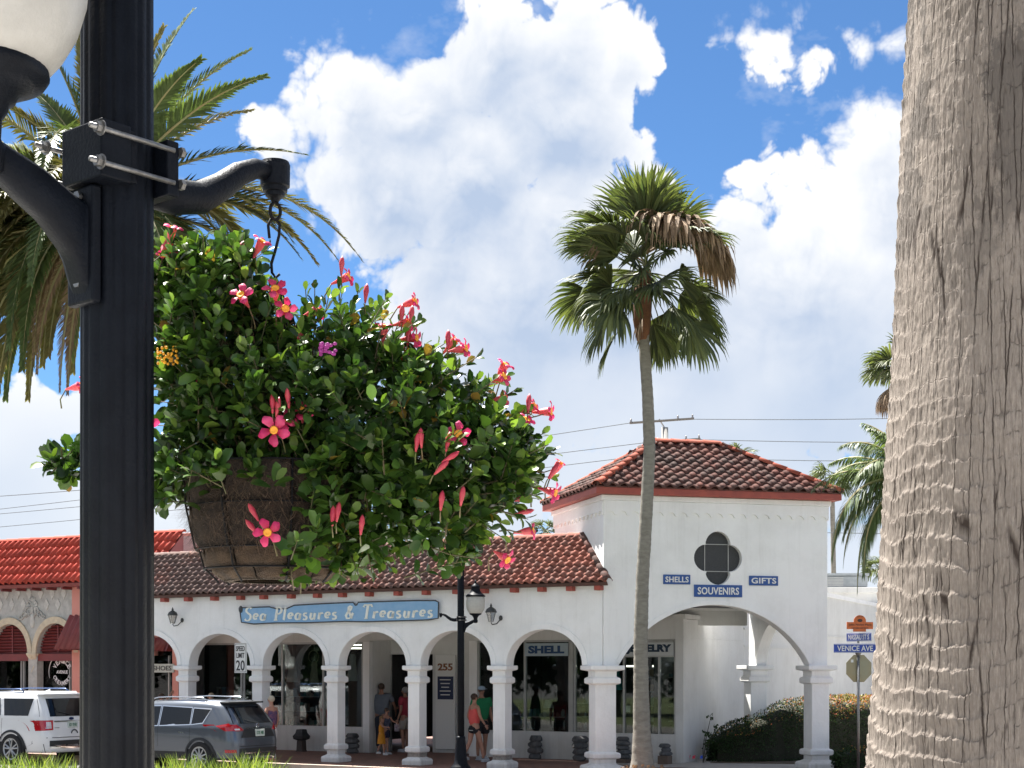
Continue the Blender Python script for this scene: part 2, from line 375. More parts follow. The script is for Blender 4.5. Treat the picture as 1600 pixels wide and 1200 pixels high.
def structure(name, me, m): o = obj(name, me, m); o['kind'] = 'structure'; return o
def poly_sheet(pts, z, zb=None):
    b = MB(); n = len(pts)
    vs = [(p[0], p[1], z) for p in pts]; fs = [tuple(range(n))]
    if zb is not None:
        vs += [(p[0], p[1], zb) for p in pts]; fs += [(i, n+i, n+(i+1) % n, (i+1) % n) for i in range(n)]
    return b.add(vs, fs)
ASPH = pm('asphalt', (.085, .083, .08), (.13, .125, .12), sc=2.5, rough=.9, bump=.6, bsc=90)
structure('ground', poly_sheet([(-900, -300), (900, -300), (900, 1500), (-900, 1500)], -.13), ASPH)
def brickmat():
    m = bpy.data.materials.new('brick_paving'); m.use_nodes = True; t = m.node_tree; b = t.nodes['Principled BSDF']
    pos = node(t, 'ShaderNodeNewGeometry').outputs['Position']
    v = node(t, 'ShaderNodeVectorRotate', {'Vector': pos, 'Angle': R(30)}, rotation_type='Z_AXIS').outputs[0]
    br = node(t, 'ShaderNodeTexBrick', {'Vector': v, 'Color1': (.30, .12, .08, 1), 'Color2': (.20, .085, .06, 1), 'Mortar': (.11, .09, .08, 1), 'Scale': 1., 'Mortar Size': .008, 'Brick Width': .2, 'Row Height': .1})
    n = node(t, 'ShaderNodeTexNoise', {'Vector': pos, 'Scale': 1.3, 'Detail': 5.}).outputs[0]
    t.links.new(MIX(t, M1(t, 'MULTIPLY', n, .6), br.outputs[0], (.16, .13, .11)), b.inputs['Base Color']); b.inputs['Roughness'].default_value = .85
    return m
def ab(pts): return [tuple(A2W(a, b)[:2]) for a, b in pts]
pave = ab([(-45, 12), (-45, -1.2), (1.2, -1.2)])+[(2.0, 31.3), (9.5, 32.2), (40, 60), (60, 75), (20, 80), (-20, 80)]
structure('pavement', poly_sheet(pave, 0., -.13), brickmat())
structure('side_pavement', poly_sheet([tuple(T2W(1.2, 3.0)[:2]), tuple(T2W(1.2, 2.0)[:2]), (9.5, 32.3), (40, 60), (60, 75), (20, 80), (-5, 75)], .004), CONC)
structure('kerb', MB().add([(*p, z) for z in (.012, -.13) for p in ab([(-45, -1.35), (1.2, -1.35), (1.2, -1.2), (-45, -1.2)])], [(0, 1, 2, 3), (4, 5, 1, 0), (7, 3, 2, 6), (1, 5, 6, 2), (0, 3, 7, 4)]), pm('kerb_concrete', (.55, .42, .34), (.45, .36, .3), rough=.9, bump=.3))
structure('concrete_path', poly_sheet([tuple(T2W(1.5, 1.2)[:2]), tuple(T2W(12, -1.4)[:2]), tuple(T2W(14, .4)[:2]), tuple(T2W(3.2, 3.2)[:2])], .006), CONC)
structure('far_kerb', MB().box(-60, 60, 25.2, 25.4, -.13, .03), CONC)
GRASSM = pm('lawn_soil', (.07, .10, .03), (.11, .12, .05), sc=2, rough=1., bump=.6)
structure('median_lawn', poly_sheet([(-60, -20), (60, -20), (60, 25.2), (-60, 25.2)], .0, -.13), GRASSM)
structure('bounce_ground', poly_sheet([(-9, -20), (60, -20), (60, 16), (-9, 16)], .004), pm('pale_bounce_ground', (.46, .44, .41), (.36, .34, .32), sc=2, rough=.9, bump=.3))  # unseen pale ground, added to bounce neutral light onto trunk and walls
structure('planting_bed', poly_sheet([(4.7, 37.2), (7.2, 36.6), (12, 39.6), (13, 43), (9, 42)], .02, 0.), pm('mulch', (.07, .05, .035), (.12, .09, .06), sc=30, rough=1., bump=1.))

# ---------------------------------------------------------------- roof tiles
def tile_geo(w, L, h, n=9):
    pts = []
    for i in range(n+1):
        x = w*(i/n); t = i/n
        if t < .62: z = h*math.sin(PI*t/.62)**.8
        else: z = -h*.18*math.sin(PI*(t-.62)/.38)
        pts.append((x, z))
    vs = [(x*1.03, 0, z+.028) for x, z in pts]+[(x*1.03, L*1.12, z*.92) for x, z in pts]+[(x*1.03, .004, z+.006) for x, z in pts]
    k = n+1
    fs = [(i, i+1, k+i+1, k+i) for i in range(n)]+[(2*k+i, 2*k+i+1, i+1, i) for i in range(n)]
    return vs, fs
def tile_roof(parent, planes, w, L, h, mat, maxparts=298, keep=None, jit=.008):
    """planes: list of (origin, ux, uy, width, length, inside)"""
    vs, fs = tile_geo(w, L, h); Ms = []
    T = Matrix.Translation(parent.location) @ Matrix.Rotation(parent.rotation_euler.z, 4, 'Z')
    for (o, ux, uy, wd, ln, ins) in planes:
        o, ux, uy = Vector(o), Vector(ux).normalized(), Vector(uy).normalized(); nn = ux.cross(uy)
        rows = int(round(ln/L)); cols = int(round(wd/w)); Lr = ln/rows; wc = wd/cols
        for r in range(rows):
            for c in range(cols):
                if ins and not ins((c+.5)*wc, (r+.5)*Lr): continue
                p = o+ux*(c*wc)+uy*(r*Lr-.03)+nn*(.012+random.uniform(-jit, jit))
                q = ux+uy*random.uniform(-.035, .035)
                Mx = Matrix.Identity(4); y = uy+nn*random.uniform(-.012, .012)
                for i in range(3): Mx[i][0] = q[i]*wc/w; Mx[i][1] = y[i]*Lr/L; Mx[i][2] = nn[i]; Mx[i][3] = p[i]
                wp = T @ p; vis = nn.copy(); vis.rotate(Matrix.Rotation(parent.rotation_euler.z, 3, 'Z'))
                facing = vis.dot(Vector((0, 0, HC))-wp) > 0
                Ms.append((0 if facing else 1, (wp-Vector((0, 0, HC))).length, Mx))
    Ms.sort(key=lambda t: (t[0], t[1]))
    me = MB().add(vs, fs).mesh(True); me.materials.append(mat); me.name = 'tile'
    for k, (_, _, Mx) in enumerate(Ms[:maxparts]):
        o = bpy.data.objects.new('tile', me); COL.objects.link(o); o.parent = parent; o.matrix_local = Mx
    rest = [m for _, _, m in Ms[maxparts:]]
    if rest:
        V, Fc = bake(vs, fs, [np.array(m) for m in rest]); obj('tiles', npmesh(V, Fc, True), mat, parent, kind='stuff')
def ridge_caps(parent, p0, p1, mat, r=.11, L=.34, name='ridge_tile'):
    p0, p1 = Vector(p0), Vector(p1); d = p1-p0; n = max(1, int(d.length/L)); u = d.normalized()
    side = u.cross(Vector((0, 0, 1))).normalized(); up = side.cross(u)
    st = d.length/n; b = MB(); k = 7; vs = []
    for (y, rr) in ((0, r*1.12), (st*1.08, r*.92)):
        for j in range(k+1):
            th = PI*(j/k); vs.append((rr*math.cos(th), y, rr*math.sin(th)*.8))
    for j in range(k+1): th = PI*(j/k); vs.append((r*.97*math.cos(th), .002, r*.97*math.sin(th)*.8))
    m = k+1
    b.add(vs, [(j, m+j, m+j+1, j+1) for j in range(k)]+[(2*m+j, j, j+1, 2*m+j+1) for j in range(k)])
    me = b.mesh(True); me.materials.append(mat); me.name = name
    for i in range(n):
        Mx = Matrix.Identity(4); p = p0+u*(st*i)+up*.0
        for q in range(3): Mx[q][0] = side[q]; Mx[q][1] = u[q]; Mx[q][2] = up[q]; Mx[q][3] = p[q]
        o = bpy.data.objects.new(name, me); COL.objects.link(o); o.parent = parent; o.matrix_local = Mx
def tilemat(name, clean, dirt, dark, amount, xfade=None):
    m = bpy.data.materials.new(name); m.use_nodes = True; t = m.node_tree; b = t.nodes['Principled BSDF']; b.inputs['Specular IOR Level'].default_value = .25
    g = node(t, 'ShaderNodeNewGeometry'); pos = g.outputs['Position']; oi = node(t, 'ShaderNodeObjectInfo')
    s = M1(t, 'FRACT', M1(t, 'ADD', oi.outputs['Random'], g.outputs['Random Per Island']))
    h = M1(t, 'FRACT', M1(t, 'MULTIPLY', s, 13.7))
    n1 = node(t, 'ShaderNodeTexNoise', {'Vector': pos, 'Scale': .8, 'Detail': 5., 'Roughness': .6}).outputs[0]
    n2 = node(t, 'ShaderNodeTexNoise', {'Vector': pos, 'Scale': 12., 'Detail': 6., 'Roughness': .7}).outputs[0]
    f = M1(t, 'ADD', M1(t, 'ADD', M1(t, 'MULTIPLY_ADD', n1, 2.4, -1.35+amount), M1(t, 'MULTIPLY_ADD', s, .5, -.25)), M1(t, 'MULTIPLY_ADD', n2, 1.2, -.6))
    if xfade:
        x = node(t, 'ShaderNodeSeparateXYZ', {0: pos}).outputs[0]
        f = M1(t, 'ADD', f, node(t, 'ShaderNodeMapRange', {0: x, 1: xfade[0], 2: xfade[1], 3: xfade[2], 4: xfade[3]}).outputs[0])
    f = M1(t, 'MULTIPLY', f, 1., clamp=True)
    col = MIX(t, f, clean, dirt)
    f3 = node(t, 'ShaderNodeMapRange', {0: M1(t, 'ADD', n2, M1(t, 'MULTIPLY', h, .25)), 1: .62, 2: .85, 3: 0., 4: .75}).outputs[0]
    col = MIX(t, M1(t, 'MULTIPLY', f3, M1(t, 'MULTIPLY_ADD', f, .8, .2)), col, dark)
    v = M1(t, 'MULTIPLY_ADD', h, .5, .75)
    col = MIX(t, 1., col, node(t, 'ShaderNodeCombineXYZ', {0: v, 1: v, 2: v}).outputs[0], 'MULTIPLY')
    t.links.new(col, b.inputs['Base Color']); b.inputs['Roughness'].default_value = .8
    bp = node(t, 'ShaderNodeBump', {'Strength': .4, 'Distance': .01, 'Height': n2}); t.links.new(bp.outputs[0], b.inputs['Normal'])
    return m
T_ARC = tilemat('weathered_clay_tile', (.29, .105, .075), (.165, .108, .094), (.05, .042, .04), .8, (-6., 2.7, .5, -.7))
T_TOW = tilemat('dark_stained_clay_tile', (.20, .07, .052), (.10, .066, .058), (.035, .03, .029), .8)
T_RED = tilemat('glazed_orange_tile', (.46, .068, .042), (.36, .06, .042), (.12, .05, .045), .15)

# ---------------------------------------------------------------- white arcade building
arc = thing('arcade_building', 'long white stucco shop building with a row of arches and a weathered clay tile roof', 'building', AO, AR)
BX = [-16.3+2.33*0, -13.98, -11.66, -9.33, -6.94, -4.64, -2.30, 0.0, 2.475]
BX = BX[2:]
def ell_arc(cx, hw, z0, rise, n=22, rev=False):
    p = [(cx-hw*math.cos(PI*i/n), z0+rise*math.sin(PI*i/n)) for i in range(n+1)]; return p[::-1] if rev else p
SPR = 2.315; TOPW = 4.06; LEFT = -12.1
outer = [(LEFT, SPR)]
arches = []
for i in range(len(BX)-1):
    a0, a1 = BX[i], BX[i+1]; cx = (a0+a1)/2; hw = (a1-a0)/2-.20
    if i == len(BX)-2: cx = (a0+.2+a1-.36)/2; hw = (a1-.36-a0-.2)/2
    arches.append((cx, hw)); outer += [(cx-hw, SPR)]+ell_arc(cx, hw, SPR, .80)[1:-1]+[(cx+hw, SPR)]
outer += [(BX[-1]+.124, SPR), (BX[-1]+.124, TOPW), (LEFT, TOPW)]
obj('wall', plate([outer], -.155, .155), W_WHITE, arc, bevel=.012)
for cx, hw in arches:       # archivolt bands
    n = 26; vs = []; b = MB(); lim = hw+.175
    ri = []; ro = []
    for i in range(n+1):
        th = PI*i/n; c, s_ = -math.cos(th), math.sin(th)
        ri.append((cx+(hw+.004)*c, SPR+.80*s_+.003)); ro.append((cx+min(max((hw+.13)*c, -lim), lim), SPR+.02+(.80+.115)*s_))
    for (dx, y, src) in ((0, -.156, ri), (0, -.180, ri), (0, -.180, ro), (0, -.150, ro)):
        vs += [(p[0], y, p[1]) for p in src]
    k = n+1; fs = []
    for q in range(3): fs += [(q*k+i, q*k+i+1, (q+1)*k+i+1, (q+1)*k+i) for i in range(n)]
    obj('archivolt', b.add(vs, fs), W_WHITE, arc)
def column_parts(parent, cx, cy, sh, name='column', top=SPR, m=None, lab=None):
    k = sh/.157; e = .001
    prof = [(.26*k, 0), (.265*k, .10), (.25*k, .135), (.20*k, .16), (.158*k, .19), (.158*k, .29), (.195*k, .30), (.212*k, .315), (.212*k, .40), (.195*k, .425),
            (sh, .44), (sh, 1.90), (.19*k, 1.915), (.212*k, 1.93), (.212*k, 2.03), (.195*k, 2.05), (.165*k, 2.07), (.165*k, 2.19), (.24*k, 2.215), (.258*k, 2.225), (.258*k, top-.005), (.25*k, top)]
    q = obj(name, MB().sqlathe(prof, cx, cy), m or W_WHITE, parent, bevel=.012, label=lab); return q
for i, a in enumerate(BX[:-1]): column_parts(arc, a, 0, .157)
LEDGE = pm('raw_concrete', (.30, .28, .25), (.18, .165, .15), sc=18, rough=.95, bump=.8)
for a in (-2.30, 0.0):   # spalled collars just above the foot
    b = MB(); vs = []
    for zi in range(4):
        z = .185+.035*zi
        for j in range(24):
            th = 2*PI*j/24; c, s_ = math.cos(th), math.sin(th); rr = .168/max(abs(c), abs(s_))*(1-.05*random.random()); vs.append((a+rr*c, rr*s_, z))
    b.add(vs, [(i*24+j, i*24+(j+1) % 24, (i+1)*24+(j+1) % 24, (i+1)*24+j) for i in range(3) for j in range(24)]); obj('worn_collar', b, LEDGE, arc)
# floor-to-ceiling interior behind the arches
SB = 3.6
obj('ceiling', MB().box(LEFT, 2.2, .16, SB, 3.62, 3.70), W_WHITE2, arc)
obj('parapet', MB().box(LEFT, 2.45, .9, 1.15, 3.75, 5.16), W_WHITE, arc)
# sloped roof
EZ, EB, RZ, RB = 4.13, -.38, 5.26, .87
sl_l = math.hypot(RZ-EZ, RB-EB); uy = Vector((0, RB-EB, RZ-EZ)).normalized()
aE, aR = 2.83, 2.83-(RB-EB)*1.0
deck = MB().add([(LEFT-.3, EB, EZ-.02), (aE, EB, EZ-.02), (aR, RB, RZ-.02), (LEFT-.3, RB, RZ-.02), (LEFT-.3, EB+.05, EZ-.09), (aE, EB+.05, EZ-.09), (aR, RB, RZ-.1), (LEFT-.3, RB, RZ-.1)],
                [(0, 1, 2, 3), (7, 6, 5, 4), (0, 4, 5, 1), (1, 5, 6, 2), (3, 2, 6, 7)])
obj('roof_deck', deck, pm('deck_timber', (.10, .05, .04), (.07, .04, .035), sc=6, rough=.9), arc)
slope_k = (RB-EB)/sl_l
tile_roof(arc, [((LEFT-.3, EB, EZ), (1, 0, 0), uy, aE-LEFT+.3, sl_l, lambda u, v: LEFT-.3+u < aE-v*slope_k)], .205, .185, .050, T_ARC)
ridge_caps(arc, (LEFT-.3, RB+.02, RZ-.0), (aR, RB+.02, RZ-.0), T_ARC, r=.085)
ridge_caps(arc, (aE+.02, EB, EZ+.0), (aR+.02, RB, RZ+.0), T_TOW, r=.095)
obj('roof_back', MB().add([(LEFT-.3, RB, RZ-.03), (aR, RB, RZ-.03), (aR-.6, RB+1.5, 4.4), (LEFT-.3, RB+1.5, 4.4)], [(0, 1, 2, 3)]), T_ARC, arc)
# rafter tails
for px in (255, 292, 333, 374, 410, 453, 494, 533, 575, 620, 664, 712, 755, 802, 845, 890, 934):
    a = apx(px, -.30); obj('rafter_tail', MB().box(a-.075, a+.075, -.34, -.157, 3.945, 4.045), FASC, arc, bevel=.008)

# shop front, seen through the arches
WIN = pm('interior_wall', (.33, .33, .31), (.28, .28, .27), rough=.9)
ax = lambda px: apx(px, SB)
ZS, ZT = .68, 2.95
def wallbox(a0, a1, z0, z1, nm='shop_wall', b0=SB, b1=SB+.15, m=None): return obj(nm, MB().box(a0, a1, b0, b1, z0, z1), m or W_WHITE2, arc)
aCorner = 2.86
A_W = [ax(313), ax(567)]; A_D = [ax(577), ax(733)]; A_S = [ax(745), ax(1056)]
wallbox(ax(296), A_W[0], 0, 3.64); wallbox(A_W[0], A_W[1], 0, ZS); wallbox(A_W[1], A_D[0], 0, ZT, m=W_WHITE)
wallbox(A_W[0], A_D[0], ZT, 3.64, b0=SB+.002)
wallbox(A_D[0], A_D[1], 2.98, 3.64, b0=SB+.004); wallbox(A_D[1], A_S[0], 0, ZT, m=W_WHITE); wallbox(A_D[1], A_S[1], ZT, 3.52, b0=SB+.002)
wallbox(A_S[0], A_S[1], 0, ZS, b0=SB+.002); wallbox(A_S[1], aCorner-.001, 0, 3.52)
# side wall going back from the shop corner
V2 = Vector((.389, .921)); cw = A2W(aCorner, SB); LW = 5.6
def vwall(t0, t1, z0, z1, th=.2, off=0.):
    n = Vector((.921, -.389)); b = MB(); vs = []
    for z in (z0, z1):
        for (t, o_) in ((t0, off), (t1, off), (t1, off-th), (t0, off-th)): p = Vector((cw.x, cw.y))+V2*t+n*o_; vs.append((p.x, p.y, z))
    return b.add(vs, [(3, 2, 1, 0), (4, 5, 6, 7), (0, 1, 5, 4), (1, 2, 6, 5), (2, 3, 7, 6), (3, 0, 4, 7)])
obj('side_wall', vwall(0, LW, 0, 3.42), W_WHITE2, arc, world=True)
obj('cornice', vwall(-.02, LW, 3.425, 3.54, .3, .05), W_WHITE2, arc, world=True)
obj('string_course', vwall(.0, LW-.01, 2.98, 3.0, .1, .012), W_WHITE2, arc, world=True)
# entrance recess
RB2 = 4.62
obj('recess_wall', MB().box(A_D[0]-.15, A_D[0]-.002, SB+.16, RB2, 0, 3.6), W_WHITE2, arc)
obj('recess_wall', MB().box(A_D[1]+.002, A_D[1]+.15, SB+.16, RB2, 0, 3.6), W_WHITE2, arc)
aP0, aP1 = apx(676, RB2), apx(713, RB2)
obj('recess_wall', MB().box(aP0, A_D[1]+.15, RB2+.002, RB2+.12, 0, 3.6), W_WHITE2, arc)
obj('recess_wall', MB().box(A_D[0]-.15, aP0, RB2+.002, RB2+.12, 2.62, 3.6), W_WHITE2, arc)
fr = obj('door_frame', MB().box(apx(610, RB2), apx(613, RB2), RB2-.04, RB2-.002, 0, 2.62), ALU, arc)
obj('door_panel', MB().box(aP0+.12, aP1, RB2-.05, RB2-.01, .1, 2.6), PAPER, arc, bevel=.01)
t_ = text_mesh('255', .46, .19, .02, 0, .02); obj('house_number', put(t_, ((aP0+.12+aP1)/2, RB2-.06, 2.28)), pm('brown_number', (.25, .10, .04)), arc)
nb_ = obj('notice_board', MB().box(aP0+.2, aP1-.06, RB2-.07, RB2-.052, 1.42, 2.03), pm('navy_board', (.02, .03, .08)), arc)
for i in range(5):
    w_ = .34-.05*(i % 3); obj('notice_line', MB().box((aP0+.14+aP1)/2-w_/2, (aP0+.14+aP1)/2+w_/2, RB2-.076, RB2-.071, 1.93-.1*i, 1.955-.1*i), PAPER, nb_)
# glazing
def glaze(a0, a1, mull, z0=ZS, z1=ZT):
    w = obj('shop_window', MB().box(a0, a1, SB+.01, SB+.13, z0-.05, z0), ALU, arc)
    obj('frame', MB().box(a0, a1, SB+.03, SB+.1, z1-.05, z1+.001), ALU, w)
    xs = [a0]+mull+[a1]
    for i, x in enumerate(xs): obj('mullion', MB().box(x-.025, x+.025, SB+.02, SB+.11, z0+.001, z1-.051), ALU, w)
    for x0, x1 in zip(xs[:-1], xs[1:]): obj('pane', MB().box(x0+.026, x1-.026, SB+.06, SB+.068, z0, z1-.05), SHOPGL, w)
glaze(A_W[0]+.03, A_W[1]-.03, [ax(440), ax(504)])
glaze(A_S[0]+.03, ax(889), [ax(819)]); glaze(ax(897), A_S[1]-.03, [ax(974), ax(1029)])
obj('pier', MB().box(ax(889)+.03, ax(897)-.03, SB-.01, SB+.14, ZS, ZT), ALU, arc)
# dark rooms
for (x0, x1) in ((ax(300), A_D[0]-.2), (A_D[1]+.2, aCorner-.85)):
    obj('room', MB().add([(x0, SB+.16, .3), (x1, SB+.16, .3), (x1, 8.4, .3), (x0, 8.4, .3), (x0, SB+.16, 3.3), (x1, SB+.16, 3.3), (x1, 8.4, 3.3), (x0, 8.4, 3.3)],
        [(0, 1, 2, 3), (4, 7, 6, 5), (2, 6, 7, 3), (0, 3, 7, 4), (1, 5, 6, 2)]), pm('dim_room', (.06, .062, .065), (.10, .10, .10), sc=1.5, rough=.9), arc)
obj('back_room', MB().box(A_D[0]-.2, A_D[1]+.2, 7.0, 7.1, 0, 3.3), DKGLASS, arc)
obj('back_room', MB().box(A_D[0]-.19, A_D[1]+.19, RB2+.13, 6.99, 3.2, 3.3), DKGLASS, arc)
obj('flat_roof', MB().box(-12.9, aCorner-1.5, SB+.2, 12, 3.34, 3.41), CONC, arc)

# lettering boards in the shop window heads
def board(label, px0, px1, py0, py1, b, text, fw, fh, face, ink, name='shop_sign', off=.02, shear=0., depth=.03, y=None, edge=None):
    a0, a1 = apx(px0, b), apx(px1, b); pm_ = (px0+px1)/2; z1, z0 = zpy(pm_, py0, b), zpy(pm_, py1, b)
    c = A2W((a0+a1)/2, b, (z0+z1)/2)
    t = thing(name, label, 'sign', c, AR); w, h = a1-a0, z1-z0
    obj('board', MB().box(-w/2, w/2, -depth, 0, -h/2, h/2), face, t, bevel=.004)
    if edge is not None:
        for (x0, x1, q0, q1) in ((-w/2, w/2, h/2-.02, h/2+.012), (-w/2, w/2, -h/2-.012, -h/2+.02)): obj('rim', MB().box(x0, x1, -depth-.006, .001, q0, q1), edge, t)
    obj('lettering', put(text_mesh(text, w*fw, h*fh, .008, shear, off+.02), (0, -depth-.004, 0)), ink, t)
    return t
PALE = pm('pale_blue_board', (.36, .44, .48), rough=.6); NAVYI = pm('navy_ink', (.01, .05, .14), rough=.5)
board('pale sign reading SHELL in blue capitals across a shop window top', 821, 888, 1005, 1025, SB-.0, 'SHELL', .84, .62, PALE, NAVYI, off=.03)
board('white sign reading JEWELRY in dark capitals, half hidden by the palm trunk', 976, 1053, 1003, 1026, SB-.0, 'JEWELRY', .92, .66, pm('off_white_board', (.5, .52, .52)), pm('dark_navy_ink', (.01, .03, .06)), off=.04, edge=ALU)

# hand-cut blue fascia sign
sb_ = -.20; sg = thing('driftwood_sign', 'long blue hand-cut sign with white italic lettering above the arches', 'sign', A2W(apx(525, sb_), sb_, zpy(525, 957, sb_)), AR)
L0 = (apx(680, sb_)-apx(370, sb_))/2; hh = (zpy(525, 942, sb_)-zpy(525, 972, sb_))/2
up = [(-L0, hh*.72), (-L0*.68, hh*.75), (-L0*.6, hh*.5), (-L0*.5, hh*.5), (-L0*.42, hh*.85), (-L0*.1, hh*.95), (L0*.18, hh*1.0), (L0*.2, hh*.7), (L0*.215, hh*.72), (L0*.23, hh*1.0), (L0*.8, hh*1.03), (L0*.97, hh*.98)]
dn_ = [(L0, hh*.8), (L0*.995, -hh*.8), (L0*.9, -hh*.95), (L0*.3, -hh*1.03), (L0*.1, -hh*.95), (-L0*.3, -hh*1.02), (-L0*.6, -hh*.98), (-L0*.85, -hh*1.05), (-L0*.98, -hh*.85)]
poly = up+dn_
obj('blue_face', plate([poly], -.03, 0), pm('sky_blue_paint', (.21, .40, .62), (.27, .45, .65), sc=6, rough=.6), sg)
obj('rope_edge', MB().tube([(x, -.03, z) for x, z in poly+[poly[0]]], .017, 6), pm('dark_wood_edge', (.05, .055, .06), (.10, .10, .10), sc=20, rough=.9), sg, True)
obj('knot', MB().ell((-L0*.985, -.04, hh*.55), (.06, .04, .09)), MATS['dark_wood_edge'], sg, True)
# italic serif letters drawn as strokes (x, y in em, thickness)
def arcp(cx, cy, rx, ry, a0, a1, n=10): return [(cx+rx*math.cos(R(a0+(a1-a0)*i/n)), cy+ry*math.sin(R(a0+(a1-a0)*i/n))) for i in range(n+1)]
GL = {
 'S': (.62, [arcp(.33, .76, .22, .22, 30, 200)+arcp(.31, .25, .25, .26, 85, -150), ]),
 'e': (.50, [[(.1, .27), (.40, .30)]+arcp(.25, .30, .16, .20, 10, 320, 14)]),
 'a': (.54, [arcp(.24, .24, .17, .23, 60, 380, 14), [(.43, .46), (.40, .08), (.50, .02)]]),
 'P': (.64, [[(.2, 0), (.2, .95)], [(.06, .0), (.36, .0)], [(.06, .95), (.22, .95)]+arcp(.32, .70, .26, .25, 90, -90)+[(.2, .45)]]),
 'l': (.28, [[(.13, .95), (.13, .04), (.22, .0)]]),
 'u': (.56, [[(.06, .46), (.13, .46), (.12, .12), (.2, .01), (.32, .04), (.42, .16)], [(.43, .46), (.42, .06), (.52, .01)]]),
 'r': (.44, [[(.06, .45), (.14, .46), (.13, 0)], [(.13, .28), (.24, .44), (.36, .46), (.38, .38)]]),
 's': (.42, [arcp(.21, .35, .13, .12, 35, 200, 7)+arcp(.20, .12, .14, .13, 85, -150, 7)]),
 'T': (.66, [[(.33, 0), (.33, .95)], [(.03, .80), (.06, .95), (.62, .95), (.64, .80)], [(.2, 0), (.46, 0)]]),
 '&': (.74, [[(.62, .05), (.5, .12), (.22, .62), (.2, .80), (.3, .92), (.42, .84), (.40, .68), (.16, .42), (.08, .22), (.18, .04), (.36, .02), (.54, .2), (.6, .42)]]),
 ' ': (.40, [])}
def stroke_text(s, w, h, y, weight=.055):
    b = MB(); x = 0; segs = []
    for ch in s:
        adv, st = GL[ch]
        for p in st: segs.append([(x+a+.16*bb, bb) for a, bb in p])
        x += adv+.10
    xs = [p[0] for q in segs for p in q]; x0, x1 = min(xs), max(xs)
    for q in segs:
        pts = [Vector(((p[0]-x0)/(x1-x0)*w-w/2, (p[1]-.47)*h)) for p in q]
        L, Rr = [], []
        for i, p in enumerate(pts):
            t = (pts[min(i+1, len(pts)-1)]-pts[max(i-1, 0)]).normalized(); n = Vector((-t.y, t.x))
            k = weight*h*(.62+.9*abs(t.y)**1.3); L.append(p+n*k); Rr.append(p-n*k)
        vs = [(p.x, y, p.y) for p in L]+[(p.x, y, p.y) for p in Rr]+[(p.x, y+.012, p.y) for p in L]+[(p.x, y+.012, p.y) for p in Rr]
        k = len(pts); fs = []
        for i in range(k-1): fs += [(i, i+1, k+i+1, k+i), (i, 2*k+i, 2*k+i+1, i+1), (k+i, k+i+1, 3*k+i+1, 3*k+i)]
        b.add(vs, fs)
    return b
obj('lettering', stroke_text('Sea Pleasures & Treasures', L0*1.88, hh*1.45, -.044, .068), pm('cream_lettering', (.80, .80, .72), rough=.6), sg)

# coach lanterns on the facade
def lantern(px, py, label):
    b = -.157; p = A2W(apx(px, b), b, zpy(px, py, b)); t = thing('wall_lantern', label, 'wall lamp', p, AR, 'coach lanterns on the arcade wall'); y = -.22
    DKM = pm('dark_bronze', (.03, .035, .035), (.06, .06, .055), sc=40, rough=.5)
    obj('cage', MB().lathe([(.05, -.16), (.055, -.15), (.115, .05)], 6, (0, y, 0)), glassmat('lantern_glass', (.6, .62, .6), .25), t)
    c = MB()
    for j in range(6):
        th = 2*PI*j/6; c.tube([(.055*math.cos(th), y+.055*math.sin(th), -.16), (.118*math.cos(th), y+.118*math.sin(th), .055)], .007, 4)
    obj('bars', c, DKM, t)
    obj('hood', MB().lathe([(.135, .05), (.13, .065), (.10, .13), (.045, .165), (.02, .18), (.03, .20), (.02, .22), (.004, .26)], 12, (0, y, 0)), DKM, t, True)
    obj('candle', MB().lathe([(.02, -.12), (.02, .0), (.008, .03)], 8, (0, y, 0)), PAPER, t)
    obj('scroll_arm', MB().tube([(0, y, -.17), (.02, y+.02, -.22), (.10, y+.08, -.2), (.14, -.04, -.1), (.13, -.01, -.06)], .014, 6), DKM, t, True)
    obj('wall_plate', MB().ell((.13, -.012, -.07), (.05, .03, .06)), DKM, t, True)
lantern(279, 965, 'dark coach lantern on the white wall left of the long blue sign')
lantern(775, 961, 'dark coach lantern on the white wall right of the street lamp pole')

# ---------------------------------------------------------------- corner tower
TW, TD = 5.31, 3.72
tow = thing('corner_tower', 'square white corner pavilion with quatrefoil opening, big arch and hipped dark clay tile roof', 'building', TO, TR)
def quat(cx, cz, R0, r, n=14):
    pts = []
    for (dx, dz, a0) in ((0, -1, 180), (1, 0, -90), (0, 1, 0), (-1, 0, 90)):
        pts += [(cx+dx*R0[0]+r*math.cos(R(a0+180*i/n)), cz+dz*R0[1]+r*math.sin(R(a0+180*i/n))) for i in range(n+1)]
    return pts
def seg_arch(cx, hw, z0, rise, n=28):
    Rr = (hw*hw+rise*rise)/(2*rise); cz = z0+rise-Rr; al = math.asin(hw/Rr)
    return [(cx+Rr*math.sin(-al+2*al*i/n), cz+Rr*math.cos(-al+2*al*i/n)) for i in range(n+1)], Rr, cz, al
WT = 6.03
def arch_wall(W, x0, x1, rise, holes=(), left=0., z0=SPR):
    pts, *_ = seg_arch((x0+x1)/2, (x1-x0)/2, z0, rise)
    return [[(left, z0), (x0, z0)]+pts[1:-1]+[(x1, z0), (W, z0), (W, WT), (left, WT)]]+list(holes)
qx, qz = spx(1122), tz(1122, 872)
Q = quat(qx, qz, (.27, .29), .30)
Q = [(x, z) for x, z in Q]
obj('front_wall', plate(arch_wall(TW, .34, 4.88, 1.34, [Q]), 0, .28), W_WHITE, tow, bevel=.012)
pts, Rr, cz, al = seg_arch((.34+4.88)/2, 2.27, SPR, 1.34, 40)
